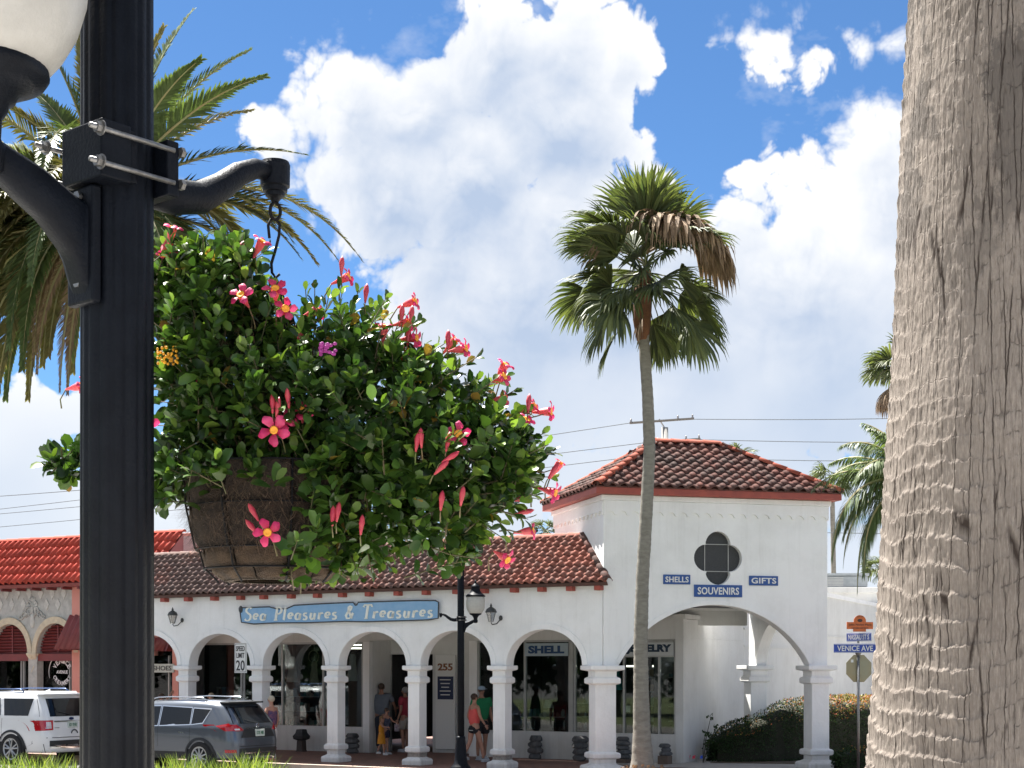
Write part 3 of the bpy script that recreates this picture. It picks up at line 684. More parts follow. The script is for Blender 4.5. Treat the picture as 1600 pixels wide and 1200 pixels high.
def band(parent, cx, Rr, cz, al, y, r0, r1, nm, flip=1, n=40, prj=.025):
    vs = []
    for (r, yy) in ((r0, y), (r0, y-prj), (r1, y-prj), (r1, y)):
        for i in range(n+1): th = -al+2*al*i/n; vs.append((cx+r*math.sin(th), yy, cz+r*math.cos(th)))
    k = n+1; return obj(nm, MB().add(vs, [(q*k+i, q*k+i+1, (q+1)*k+i+1, (q+1)*k+i) for q in range(3) for i in range(n)]), W_WHITE, parent)
band(tow, 2.61, Rr, cz, al*.985, -.001, Rr+.004, Rr+.10, 'archivolt')
# side and back walls in their own planes
def turned(me, ox, oy, ang): me.transform(Matrix.Translation((ox, oy, 0)) @ Matrix.Rotation(ang, 4, 'Z')); return me
sidep = arch_wall(TD-.28, .42-.28, TD-.28-.42, 1.15)
obj('side_wall', turned(plate(sidep, 0, .28), TW, .281, R(90)), W_WHITE, tow, bevel=.01)
obj('side_wall', turned(plate([[(0, 3.2), (TD-.28, 3.2), (TD-.28, WT), (0, WT)]], -.28, 0), 0, .281, R(90)), W_WHITE, tow, bevel=.01)
obj('back_wall', MB().box(.29, TW-.29, TD-.28, TD-.001, 3.66, WT), W_WHITE, tow)
obj('back_infill', MB().box(.29, 4.86, TD-.27, TD-.002, 3.3, 3.658), W_WHITE2, tow); obj('ceiling', MB().box(.29, TW-.29, .29, TD-.29, 3.72, 3.8), pm('shaded_ceiling', (.12, .12, .12), rough=.9), tow)  # ceiling colour darkened to hold the shade inside the tower
column_parts(tow, .02, .14, .235, 'pillar', lab='thicker pillar where the arcade meets the tower')
column_parts(tow, TW-.20, .14, .215, 'pillar'); column_parts(tow, TW-.20, TD-.2, .215, 'pillar')
scr = obj('quatrefoil_screen', MB().box(qx-.7, qx+.7, .13, .15, qz-.72, qz+.72), pm('dark_mesh_screen', (.035, .037, .04), (.05, .052, .055), sc=30, rough=.7), tow)
for (x, z0, z1) in ((qx-.27, qz-.6, qz+.6), (qx+.29, qz-.6, qz+.6)): obj('screen_bar', MB().box(x-.008, x+.008, .112, .128, z0, z1), ALU, scr)
for z in (qz-.29, qz+.31): obj('screen_bar', MB().box(qx-.6, qx+.6, .100, .111, z-.008, z+.008), ALU, scr)
# corbel table and cornice
def corbel(W, y0, ang, ox, oy, nm):
    n = int(round(W/.28)); st = W/n; pts = [(0, 5.90), (0, 5.60)]
    for i in range(n):
        x0 = i*st; pts += [(x0+.05, 5.585)]+[(x0+st/2+.05-.0-(st/2-.05)*math.cos(PI*j/8)-.05+.0, 5.60+.075*math.sin(PI*j/8)) for j in range(9)]+[(x0+st-.05, 5.585)]
    pts = [(0, 5.90), (0, 5.59)]
    for i in range(n):
        c = i*st+st/2; r = st/2-.035
        pts += [(c-r*math.cos(PI*j/8), 5.59+.085*math.sin(PI*j/8)) for j in range(9)]
    pts += [(W, 5.59), (W, 5.90)]
    me = plate([pts], -.038, .002); obj(nm, turned(me, ox, oy, ang), W_WHITE, tow, bevel=.006)
corbel(TW, 0, 0, 0, 0, 'corbel_table'); corbel(TD, 0, R(-90), 0, TD, 'corbel_table'); corbel(TD, 0, R(90), TW, 0, 'corbel_table')
obj('cornice', MB().box(-.07, TW+.07, -.07, TD+.07, 5.905, 6.02), W_WHITE, tow, bevel=.015)
E = .24; e0 = 6.025; e1 = 6.165
obj('fascia', MB().box(-E, TW+E, -E, TD+E, e0, e1), FASC, tow, bevel=.01)
zr = 7.46; ym = TD/2; run = ym+E; xl, xr = -E+run, TW+E-run; ez = e1+.02
C4 = [(-E, -E, ez), (TW+E, -E, ez), (TW+E, TD+E, ez), (-E, TD+E, ez)]; R0, R1 = (xl, ym, zr), (xr, ym, zr)
rd = MB().add(C4+[R0, R1]+[(x, y, e1+.002) for x, y, _ in C4], [(0, 1, 5, 4), (1, 2, 5), (2, 3, 4, 5), (3, 0, 4), (0, 6, 7, 1), (1, 7, 8, 2), (2, 8, 9, 3), (3, 9, 6, 0)])
obj('roof_deck', rd, T_TOW, tow)
sl2 = math.hypot(run, zr-ez); kk = run/sl2; ov = .06
def hip_in(W): return lambda u, v: v*kk-.06 < u < W-v*kk+.06
WX, WY = TW+2*E, TD+2*E
tile_roof(tow, [((-E, -E, ez), (1, 0, 0), (0, run, zr-ez), WX, sl2, hip_in(WX)), ((-E, TD+E, ez), (0, -1, 0), (run, 0, zr-ez), WY, sl2, hip_in(WY)),
                ((TW+E, -E, ez), (0, 1, 0), (-run, 0, zr-ez), WY, sl2, hip_in(WY)), ((TW+E, TD+E, ez), (-1, 0, 0), (0, -run, zr-ez), WX, sl2, hip_in(WX))], .265, .265, .060, T_TOW)
T_HIP = tilemat('red_hip_tile', (.36, .09, .055), (.26, .08, .055), (.07, .045, .04), .1)
for c in C4:
    r = R0 if c[0] < TW/2 else R1; ridge_caps(tow, (c[0], c[1], c[2]+.03), (r[0], r[1], r[2]+.03), T_HIP, r=.10, name='hip_tile')
ridge_caps(tow, (R0[0], R0[1], R0[2]+.03), (R1[0], R1[1], R1[2]+.03), T_HIP, r=.11)
def tsign(px0, px1, py0, py1, text, label):
    s0, s1 = spx(px0), spx(px1); pc = (px0+px1)/2; z1, z0 = tz(pc, py0), tz(pc, py1); w, h = s1-s0, z1-z0
    t = thing('wall_sign', label, 'sign', T2W((s0+s1)/2, -.001, (z0+z1)/2), TR, 'blue signs on the tower front')
    obj('board', MB().box(-w/2, w/2, -.03, 0, -h/2, h/2), pm('royal_blue_paint', (.015, .07, .26), (.02, .085, .3), sc=5, rough=.5), t, bevel=.004)
    obj('lettering', put(text_mesh(text, w*.86, h*.60, .008, 0, .02, 1.05), (0, -.034, 0)), PAPER, t)
tsign(1036, 1078, 898, 913, 'SHELLS', 'small blue sign reading SHELLS on the white tower, left of the quatrefoil')
tsign(1084, 1159, 914, 933, 'SOUVENIRS', 'wide blue sign reading SOUVENIRS right below the quatrefoil')
tsign(1170, 1215, 900, 915, 'GIFTS', 'small blue sign reading GIFTS on the white tower, right of the quatrefoil')

# taller white building behind, along the side street
bb = thing('rear_building', 'plain white flat-roofed building beyond the hedge, right of the tower', 'building', (cw.x+V2.x*LW, cw.y+V2.y*LW, 0))
obj('wall', vwall(LW+.01, 60, 0, 4.62, .3), W_WHITE2, bb, world=True); obj('coping', vwall(LW+.01, 60, 4.62, 4.76, .4, .05), W_WHITE, bb, world=True)
for z in (3.32, 2.85): obj('string_course', vwall(LW+.02, 60, z-.03, z+.02, .1, .03), W_WHITE2, bb, world=True)
b2 = thing('roof_block', 'pale upper storey block with coping rising behind the white side wall', 'building', (11, 62, 0))
obj('wall', MB().box(-3, 22, 0, 8, 0, 5.2), W_WHITE2, b2); obj('coping', MB().box(-3.1, 22.1, -.1, 8.1, 5.2, 5.42), W_WHITE2, b2, bevel=.02)
GREYM = pm('grey_sheet_metal', (.30, .32, .33), (.22, .24, .25), sc=3, rough=.5, metal=.3)
ac = thing('rooftop_unit', 'grey air conditioning unit on the flat roof near the palm trunk', 'air conditioner', (13.6, 64.5, 5.43))
obj('housing', MB().box(-.9, .9, -.6, .6, .1, .55), GREYM, ac, bevel=.03); obj('hood', MB().box(-.95, .95, -.65, .65, .56, .66), GREYM, ac)
for i in range(6): obj('louvre', MB().box(-.8, -.1, -.63, -.605, .16+.06*i, .19+.06*i), ALU, ac)
for x in (-.8, .8): obj('foot', MB().box(x-.05, x+.05, -.5, .5, 0, .099), GREYM, ac)

# ---------------------------------------------------------------- pink building at the left
PB = 2.5; pk = thing('pink_building', 'pink stucco building with orange tile roof, maroon louvred arches and cast stone ornament', 'building', A2W(-12.9, PB), AR)
def L(a, b): return a+12.9, b-PB           # arcade coordinates into this thing's frame
ap = lambda px: apx(px, PB)+12.9
zp = lambda px, py: zpy(px, py, PB)
zsp = zp(60, 1020); x1c, x2c, xe = ap(17), ap(87), ap(113)
hwA = (ap(115)-ap(56))/2; x1c = x2c-(ap(55)-ap(-15))
arcs = []
xs0 = -30.
holes = []
o_ = [(-9.5, 0)]; cs = [x2c-(x2c-x1c)*k for k in range(2, -1, -1)]
ztop = zp(87, 974)
for c in cs: o_ += [(c-hwA, 0), (c-hwA, zsp)]+ell_arc(c, hwA, zsp, ztop-zsp)[1:-1]+[(c+hwA, zsp), (c+hwA, 0)]
ze = 4.62
o_ += [(xe, 0), (xe, ze), (-9.5, ze)]
obj('spandrel', plate([o_], 0, .25), SPAND, pk)
for c in cs: band_me = None
for c in cs:
    n = 24; vs = []
    for (rx, rz, y) in ((hwA+.003, ztop-zsp+.003, .0), (hwA+.003, ztop-zsp+.003, -.05), (hwA+.17, ztop-zsp+.2, -.05), (hwA+.17, ztop-zsp+.2, 0)):
        for i in range(n+1):
            th = PI*i/n; x = c-rx*math.cos(th); x = min(max(x, c-(x2c-x1c)/2), c+(x2c-x1c)/2); vs.append((x, y, zsp+rz*math.sin(th)))
    k = n+1; obj('archivolt', MB().add(vs, [(q*k+i, q*k+i+1, (q+1)*k+i+1, (q+1)*k+i) for q in range(3) for i in range(n)]), CREAM, pk)
    lv = obj('louvred_fanlight', MB().box(c-hwA, c+hwA, .20, .23, zsp-.02, ztop+.02), MAROON, pk)
    nl = 9
    for i in range(nl):
        z = zsp+.03+i*(ztop-zsp-.06)/nl; q = (z-zsp)/(ztop-zsp); w = hwA*math.sqrt(max(0, 1-q*q))-.02
        obj('louvre', MB().obox((c, .15, z+.03), 2*w, .09, .02, Matrix.Rotation(R(-35), 3, 'X')), MAROON, lv)
    obj('centre_bar', MB().box(c-.02, c+.02, .085, .098, zsp, ztop-.04), MAROON, lv)
    obj('transom', MB().box(c-hwA+.001, c+hwA-.001, .04, .19, zsp-.24, zsp-.03), MAROON, pk)
for c in [(a+b)/2 for a, b in zip(cs[:-1], cs[1:])]:
    cap = MB().sqlathe([(.13, zsp-.20), (.16, zsp-.14), (.20, zsp-.05), (.20, zsp)], c, .12)
    cc = obj('twisted_column', MB().lathe([(.125, 0), (.15, .05), (.12, .1), (.115, zsp-.21)], 16, (c, .12, 0)), CREAM, pk, True)
    obj('capital', cap, CREAM, cc, bevel=.02)
    sp_ = MB()
    for ph in (0, PI): sp_.tube([(c+.118*math.cos(ph+t*.42), .12+.118*math.sin(ph+t*.42), .12+t*.08) for t in range(int((zsp-.35)/.08))], .02, 5)
    obj('spiral_rib', sp_, CREAM, cc, True)
    for j in range(8): th = 2*PI*j/8; obj('leaf_scroll', MB().ell((c+.17*math.cos(th), .12+.17*math.sin(th), zsp-.11), (.035, .035, .05), 6, 5), CREAM, cc, True)
# diamonds and scrollwork in the spandrel
LIT = pm('pale_cast_stone', (.58, .59, .55), (.45, .46, .43), sc=9, rough=.9, bump=.4)
for i, px in enumerate(range(-8, 112, 18)):
    for j, py in enumerate((927, 945)):
        x, z = ap(px+9*(j % 2)), zp(px, py)
        if any(abs(x-c) < hwA+.2 and z < zsp+(ztop-zsp+.22)*math.sqrt(max(0, 1-((x-c)/(hwA+.2))**2))+.15 for c in cs) or x > xe-.15: continue
        s_ = .14; obj('diamond', plate([[(x-s_*.8, z), (x, z-s_*1.3), (x+s_*.8, z), (x, z+s_*1.3)]], -.02, .002), LIT, pk)
for c in [(a+b)/2 for a, b in zip(cs[:-1], cs[1:])]:
    z0 = zp(50, 955); b = MB()
    for sgn in (-1, 1):
        for (sx, sz, sc_) in ((.12, .0, .16), (.30, -.12, .13), (.10, .22, .1), (.46, -.2, .09)):
            b.tube([(c+sgn*(sx+sc_*(1-t/14)*math.cos(t*.62)), -.02, z0+sz+sc_*(1-t/14)*math.sin(t*.62)) for t in range(12)], .02, 5)
        b.tube([(c+sgn*.05, -.02, z0-.2), (c+sgn*.2, -.02, z0-.05), (c+sgn*.42, -.02, z0-.22), (c+sgn*.62, -.02, z0-.26)], .022, 5)
    b.ell((c, -.01, z0+.1), (.05, .04, .2), 8, 6); b.ell((c, -.01, z0+.36), (.035, .03, .1), 8, 6)
    for a_ in (-40, -20, 20, 40): b.ell((c+.12*math.sin(R(a_)), -.01, z0+.34), (.02, .02, .09), 6, 5, Matrix.Rotation(R(a_), 3, 'Y'))
    obj('scroll_ornament', b, SPAND, pk, True)
    obj('shield', MB().ell((c, -.01, z0-.28), (.1, .04, .22), 10, 8), LIT, pk, True)
# pink wall to the right of the arches, second shop front beyond
xw = -11.88+12.9
obj('wall', MB().box(xe+.001, ap(128), -.02, .25, 0, ze), PINK, pk)
obj('wall', MB().box(ap(128)+.001, ap(236), -.02, .25, 2.6, ze), PINK, pk); obj('pilaster', MB().box(ap(270), xw, -.02, .25, 0, 3.6), PINK, pk)
obj('wall', MB().box(ap(236), ap(270)-.001, .0, .25, 2.95, 3.6), PINK, pk)
wd = obj('shop_window', MB().box(-9.5, xe-.001, .24, .30, 0, .35), MAROON, pk)
for px in (-60, -20, 24, 28, 100, 104): obj('mullion', MB().box(ap(px)-.02, ap(px)+.02, .22, .28, .35, zsp-.24), ALU, wd)
obj('pane', MB().box(-9.5, xe, .285, .295, .35, zsp-.24), SHOPGL, wd)
wd2 = obj('shop_window', MB().box(ap(128), ap(270), .20, .30, 0, .4), MAROON, pk)
obj('pane', MB().box(ap(128), ap(270), .24, .25, .4, 2.95), SHOPGL, wd2)
for px in (160, 200, 255): obj('mullion', MB().box(ap(px)-.02, ap(px)+.02, .22, .28, .4, 2.6), ALU, wd2)
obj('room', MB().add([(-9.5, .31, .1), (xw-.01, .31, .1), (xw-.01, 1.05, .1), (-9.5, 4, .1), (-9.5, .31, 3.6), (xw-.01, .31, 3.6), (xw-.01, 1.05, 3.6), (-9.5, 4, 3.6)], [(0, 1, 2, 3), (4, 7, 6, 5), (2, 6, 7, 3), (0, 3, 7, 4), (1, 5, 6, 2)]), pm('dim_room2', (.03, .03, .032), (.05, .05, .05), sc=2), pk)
# awnings of small maroon tiles
def awning(x0, x1, zt, zb, dep, nm):
    a = obj(nm, MB().add([(x0, -.02, zt), (x1, -.02, zt), (x1, -dep, zb), (x0, -dep, zb), (x0, -.02, zb), (x1, -.02, zb)], [(0, 3, 2, 1), (0, 4, 3), (1, 2, 5), (3, 4, 5, 2)]), MAROON, pk)
    n = int((x1-x0)/.22); me = MB().add(*tile_geo(.21, .9, .05)).mesh(True); me.materials.append(MAROON); d = Vector((0, dep-.02, zt-zb)); 
    for i in range(n):
        o = bpy.data.objects.new('tile', me); COL.objects.link(o); o.parent = a
        Mx = Matrix.Identity(4); uy_ = d.normalized(); nn_ = Vector((1, 0, 0)).cross(uy_)
        for q in range(3): Mx[q][0] = (1, 0, 0)[q]; Mx[q][1] = uy_[q]*d.length/.9*.9; Mx[q][2] = nn_[q]; Mx[q][3] = (x0+i*.22, -dep, zb)[q]
        o.matrix_local = Mx
awning(ap(113)-.1, ap(240), zp(115, 962), zp(112, 1016), .6, 'tiled_awning')
awning(ap(238), ap(270)-.02, 3.1, 2.72, .25, 'tiled_awning')
# the partly seen SHOES board
ss = thing('shop_sign', 'pale board with dark capitals ending in SHOES under a maroon awning', 'sign', A2W(apx(258, PB)-.35, PB-.03, zpy(258, 1044, PB)), AR)
obj('board', MB().box(-.75, .72, -.03, 0, -.12, .12), pm('pale_green_board', (.45, .50, .46)), ss)
obj('lettering', put(text_mesh("TOTS SHOES", 1.32, .13, .008, 0, .01), (-.02, -.034, 0)), BLACKP, ss)
# roof
rw = ap(238)+.3; rz0, rz1, rb0, rb1 = 4.72, 6.12, -.45, .95
pl = math.hypot(rz1-rz0, rb1-rb0)
obj('roof_deck', MB().add([(-9.8, rb0, rz0-.03), (rw, rb0, rz0-.03), (rw, rb1, rz1-.03), (-9.8, rb1, rz1-.03), (-9.8, rb0+.05, rz0-.12), (rw, rb0+.05, rz0-.12), (rw, rb1, rz0-.12), (-9.8, rb1, rz0-.12)], [(0, 1, 2, 3), (0, 4, 5, 1), (1, 5, 6, 2), (4, 7, 6, 5), (3, 2, 6, 7)]), MAROON, pk)
tile_roof(pk, [((-9.8, rb0, rz0), (1, 0, 0), (0, rb1-rb0, rz1-rz0), rw+9.8, pl, None)], .235, .36, .07, T_RED)
ridge_caps(pk, (-9.8, rb1, rz1+.02), (rw, rb1, rz1+.02), T_RED, r=.09, L=.5)
for x in np.arange(-9.3, rw, .62): obj('soffit_bracket', MB().box(x, x+.07, rb0+.06, -.03, rz0-.20, rz0-.125), MAROON, pk)
tp = thing('pink_turret', 'pink parapet block with pale inset panel behind the tiled roofs', 'building', A2W(-11.5, 4.8), AR)
tx0, tx1 = apx(262, 4.8)+11.5, apx(318, 4.8)+11.5
obj('wall', MB().box(tx0, tx1, 0, 1.6, 0, 6.25), PINK, tp, bevel=.02); obj('inset_panel', MB().box(tx0+.2, tx1-.25, -.03, -.001, 5.4, 6.15), pm('faded_pink', (.62, .45, .42), rough=.9), tp)
obj('ledge', MB().box(tx0-.06, tx1+.06, -.08, 1.66, 5.05, 5.15), PINK, tp)
# round window lettering
lg = thing('window_lettering', 'round white shop logo lettered VENICE AVENUE CREAMERY on dark glass', 'sign', A2W(apx(97, PB+.2), PB+.2, zpy(97, 1050, PB+.2)), AR)
WI = pm('white_vinyl', (.7, .7, .7), rough=.6)
def arc_text(s, rad, a0, a1, sz, parent, flip=1):
    n = len(s)
    for i, ch in enumerate(s):
        a = R(a0+(a1-a0)*i/(n-1)); me = text_mesh(ch, sz*.72, sz, .005, 0, .03)
        rot = (PI/2-a) if flip > 0 else (-PI/2-a)
        me.transform(Matrix.Translation((rad*math.cos(a), 0, rad*math.sin(a))) @ Matrix.Rotation(rot, 4, 'Y')); obj('letter', me, WI, parent)
arc_text('VENICE', .33, 150, 30, .15, lg); arc_text('CREAMERY', .33, 207, 333, .125, lg, -1)
obj('letter_row', text_mesh('AVENUE', .46, .10, .005, 0, .02), WI, lg)
obj('swoosh', MB().tube([(-.5*math.cos(R(t))-.04, 0, .52*math.sin(R(t))) for t in range(-20, 150, 10)], [.006+.012*math.sin(PI*i/16) for i in range(17)], 4), WI, lg)
# ---------------------------------------------------------------- street lamps (same casting twice)
GLOBE = pm('acrylic_globe', (.60, .59, .56), (.54, .53, .50), sc=25, rough=.35, trans=.3, tcol=(1, 1, .97), bump=.25, bsc=70)
def street_lamp(label, loc, rotz, height, base=True):
    t = thing('street_lamp', label, 'street lamp', loc, rotz, None)
    fl = lambda th: 1-.055*(.5+.5*math.cos(16*th))**2.5+.012*math.cos(8*th)
    z0 = .75 if base else .02
    p = obj('pole', MB().lathe([(.078, z0), (.075, 3.0), (.073, height)], 128, rf=fl), BLACKM, t, True)
    if base: obj('base_casting', MB().lathe([(.23, 0), (.23, .06), (.20, .10), (.15, .16), (.135, .28), (.12, .5), (.10, .68), (.105, .72), (.085, .76)], 24), BLACKM, t, True)
    obj('pole_cap', MB().lathe([(.085, height), (.085, height+.03), (.05, height+.07), (.02, height+.12)], 24), BLACKM, t, True)
    Z = 3.35
    cl = obj('clamp', MB().box(-.105, -.032, -.092, .046, Z-.06, Z+.058), BLACKM, t, bevel=.004)
    obj('clamp_lip', MB().box(-.031, -.012, -.086, .042, Z-.055, Z+.052), BLACKM, cl, bevel=.003)
    cp = obj('clamp_plate', MB().box(.058, .088, -.095, .095, Z-.062, Z+.055), BLACKM, t, bevel=.004)
    for y in (-.084, .084):
        for z in (Z+.034, Z-.034):
            rod = obj('threaded_rod', MB().tube([(-.135, y*1.13, z), (.075, y*1.13, z)], .0055, 10), STEEL, t, True)
            obj('nut', MB().tube([(-.121, y*1.13, z), (-.110, y*1.13, z)], .0115, 6), STEEL, rod)
            obj('washer', MB().tube([(-.1095, y*1.13, z), (-.1065, y*1.13, z)], .0155, 16), STEEL, rod)
            obj('collar_nut', MB().tube([(.089, y*1.13, z), (.098, y*1.13, z)], .0115, 6), STEEL, rod)
    # scroll bracket under the globe
    pl = obj('bracket_flange', MB().box(-.093, -.070, -.045, .045, 3.045, 3.287), BLACKM, t, bevel=.006)
    for z in (3.09, 3.265): obj('bolt', MB().tube([(-.0935, .0, z), (-.102, .0, z)], .012, 6), STEEL, pl)
    n = 18; vs = []
    for i in range(n+1):
        u = i/n; x = -.09-.225*u
        zt = float(np.interp(u, [0, .13, .42, .85, 1], [3.252, 3.262, 3.296, 3.328, 3.33])); zb_ = float(np.interp(u, [0, .06, .13, .42, .7, .85, 1], [3.06, 3.09, 3.137, 3.200, 3.236, 3.258, 3.272]))
        hw_ = .030-.004*u
        for (yy, zz) in ((-hw_, zb_+.012), (-hw_*.6, zb_), (hw_*.6, zb_), (hw_, zb_+.012), (hw_, zt-.012), (hw_*.6, zt), (-hw_*.6, zt), (-hw_, zt-.012)): vs.append((x, yy, zz))
    b = MB().add(vs, [(i*8+j, i*8+(j+1) % 8, (i+1)*8+(j+1) % 8, (i+1)*8+j) for i in range(n) for j in range(8)]+[tuple(range(8)), tuple(range(n*8+7, n*8-1, -1))])
    obj('scroll_bracket', b, BLACKM, t, True)
    gx = -.325
    ft = obj('globe_fitter', MB().lathe([(r_q*1.07, z_q-.032) for r_q, z_q in [(.022, 3.285), (.045, 3.30), (.048, 3.345), (.040, 3.36), (.042, 3.40), (.052, 3.415), (.055, 3.43), (.066, 3.435), (.072, 3.45), (.095, 3.46), (.118, 3.472), (.126, 3.485), (.124, 3.50), (.10, 3.51)]], 40, (gx, 0, 0)), BLACKM, t, True)
    obj('globe', MB().lathe([(r_q*1.07, z_q-.032) for r_q, z_q in [(.118, 3.488), (.150, 3.53), (.176, 3.58), (.192, 3.64), (.198, 3.71), (.196, 3.78), (.188, 3.84), (.17, 3.88)]], 48, (gx, 0, 0)), GLOBE, t, True)
    obj('globe_cap', MB().lathe([(r_q*1.07, z_q-.032) for r_q, z_q in [(.20, 3.865), (.205, 3.885), (.19, 3.905), (.13, 3.95), (.10, 4.0), (.085, 4.07), (.10, 4.075), (.09, 4.10), (.04, 4.15), (.02, 4.17), (.025, 4.19), (.008, 4.24)]], 32, (gx, 0, 0)), BLACKM, t, True)
    # hanger arm
    pts = [(.085, 3.326), (.15, 3.322), (.22, 3.336), (.28, 3.375), (.33, 3.415), (.38, 3.440), (.425, 3.443)]
    obj('hanger_arm', MB().tube([(x, 0, z) for x, z in pts], [.040, .039, .036, .031, .027, .023, .021], 16), BLACKM, t, True)
    obj('arm_end_cup', MB().lathe([(.008, 3.345), (.013, 3.352), (.022, 3.358), (.023, 3.366), (.028, 3.368), (.029, 3.378), (.034, 3.381), (.035, 3.43), (.032, 3.438), (.020, 3.440)], 32, (.44, 0, .032)), BLACKM, t)
    return t
post_xy = (-.831, 3.3); LR = math.atan2(.77, .64)
street_lamp('big dark fluted street lamp post close to the camera carrying the hanging flower basket', (*post_xy, 0), LR, 5.2)
street_lamp('distant black street lamp with round white globe in front of the arches', (Kpx(720)*34.6, 34.6, 0), R(184), 6.8)
pc_ = P3(720, 600, 36.0)

# ---------------------------------------------------------------- hanging basket
HK = Vector((post_xy[0]+.44*.64, post_xy[1]+.44*.77, 3.345)); BY = HK.y
hb = thing('hanging_basket', 'hanging coir basket overflowing with glossy green leaves and pink trumpet flowers', 'flower basket', (HK.x, HK.y, 2.56))
bp = lambda px, py, dy=0.: P3(px, py, BY+dy)
CHAIN = pm('black_chain', (.008, .008, .009), rough=.7, spec=.2)
def link(c, h, w, r, ang, n=16):
    b = MB(); pts = []
    for i in range(n+1):
        a = 2*PI*i/n; x = w*math.cos(a); pts.append((c[0]+x*math.cos(ang), c[1]+x*math.sin(ang), c[2]+h*math.sin(a)))
    return b.tube(pts, r, 6, cap=False)
zc = HK.z
obj('chain_ring', link((HK.x, HK.y, bp(0, 330).z), .020, .012, .0042, .35), CHAIN, hb, True, world=True)
sh_ = [(bp(421, 372)), (bp(419, 352)), (bp(423, 343)), (bp(430, 342)), (bp(437, 350)), (bp(436, 368)), (bp(430, 392)), (bp(424, 412)), (bp(425, 426)), (bp(431, 434)), (bp(437, 428))]
obj('s_hook', MB().tube(sh_, .0036, 6), CHAIN, hb, True, world=True)
BC = Vector((HK.x, HK.y, 0)); zrim, zbot = bp(0, 735).z, bp(0, 908).z; RT = .205
for j in range(4):
    a = j*PI/2+.6; top = Vector((HK.x, HK.y, bp(0, 436).z)); end = Vector((HK.x+RT*math.cos(a), HK.y+RT*math.sin(a), zrim)); d = end-top
    n = int(d.length/.017); cb = MB()
    for i in range(n):
        c = top+d*((i+.5)/n); u = d.normalized(); s_ = u.cross(Vector((0, 0, 1))).normalized(); w_ = u.cross(s_) if i % 2 else s_
        cb.tube([c+u*.0125*math.sin(2*PI*q/10)+w_*.0065*math.cos(2*PI*q/10) for q in range(11)], .0022, 4, cap=False)
    obj('chain', cb, CHAIN, hb, True, world=True, kind='stuff')
COIR = pm('coir_fibre', (.055, .036, .024), (.022, .016, .012), sc=35, rough=1., bump=1., bsc=220)
COIR2 = pm('pressed_coir_block', (.105, .068, .04), (.05, .034, .023), sc=22, rough=1., bump=1., bsc=260)
rows = [(735, 795, .208, .200, COIR), (796, 860, .200, .178, COIR), (861, 890, .170, .158, COIR2), (891, 909, .150, .125, COIR2)]
for ri, (p0, p1, r0, r1, m_) in enumerate(rows):
    zt, zb_ = bp(0, p0).z, bp(0, p1).z; nb_ = 8 if ri < 3 else 6
    for q in range(nb_):
        a0 = 2*PI*q/nb_+.35+ri*.0; a1 = a0+2*PI/nb_-.035; b = MB(); vs = []; na, nz = 7, 5
        for (off) in (0, .03):
            for i in range(nz+1):
                for j in range(na+1):
                    a = a0+(a1-a0)*j/na; z = zt+(zb_-zt)*i/nz; e = (1-abs(2*i/nz-1)**4)*(1-abs(2*j/na-1)**6)
                    r = (r0+(r1-r0)*i/nz)-off-(.006*(1-e) if off == 0 else 0)+(random.uniform(-.003, .003) if off == 0 else 0)
                    vs.append((HK.x+r*math.cos(a), HK.y+r*math.sin(a), z))
        k = (nz+1)*(na+1); fs = []
        for off in (0, 1):
            for i in range(nz):
                for j in range(na):
                    f = (i*(na+1)+j, i*(na+1)+j+1, (i+1)*(na+1)+j+1, (i+1)*(na+1)+j); fs.append(tuple(v+off*k for v in (f if off else f[::-1])))
        for i in range(nz): fs += [(i*(na+1), (i+1)*(na+1), k+(i+1)*(na+1), k+i*(na+1)), (i*(na+1)+na, k+i*(na+1)+na, k+(i+1)*(na+1)+na, (i+1)*(na+1)+na)]
        for j in range(na): fs += [(j, k+j, k+j+1, j+1), (nz*(na+1)+j, nz*(na+1)+j+1, k+nz*(na+1)+j+1, k+nz*(na+1)+j)]
        obj('coir_block', b.add(vs, fs), m_, hb, True, world=True)
obj('soil', MB().lathe([(.17, bp(0, 800).z), (.185, bp(0, 738).z)], 20, (HK.x, HK.y, 0)), pm('potting_soil', (.03, .02, .015), rough=1.), hb, world=True)
for q in range(8):
    a = 2*PI*q/8+.33; pts = [(.211, 734), (.205, 795), (.184, 860), (.175, 862), (.163, 890), (.130, 912)]
    obj('basket_strap', MB().tube([(HK.x+r*math.cos(a), HK.y+r*math.sin(a), bp(0, p).z) for r, p in pts], .0024, 5), CHAIN, hb, True, world=True)
for r, p in ((.211, 734), (.203, 796), (.181, 861), (.163, 891)):
    obj('basket_hoop', MB().tube([(HK.x+r*math.cos(2*PI*i/40), HK.y+r*math.sin(2*PI*i/40), bp(0, p).z) for i in range(41)], .0022, 5, cap=False), CHAIN, hb, True, world=True)
# loose coir fibres
fb = MB()
for i in range(4200):
    a = random.uniform(0, 2*PI); py = random.uniform(736, 862); r = .203-.022*max(0, (py-796)/64); p = Vector((HK.x+r*math.cos(a), HK.y+r*math.sin(a), bp(0, py).z))
    d = Vector((math.cos(a), math.sin(a), random.uniform(-1.2, .1))).normalized()*random.uniform(.006, .036); s_ = Vector((random.uniform(-1, 1), random.uniform(-1, 1), random.uniform(-1, .4)))*.016
    w = .0007; o_ = Vector((-math.sin(a), math.cos(a), 0))*w; q1 = p+d*.5+s_; q2 = p+d*.7+s_*2
    fb.add([p-o_, p+o_, q1+o_, q1-o_, q2], [(0, 1, 2, 3), (3, 2, 4)])
obj('loose_fibres', fb, pm('dry_fibre', (.13, .085, .055), (.05, .035, .025), sc=60, rough=1.), hb, world=True, kind='stuff')

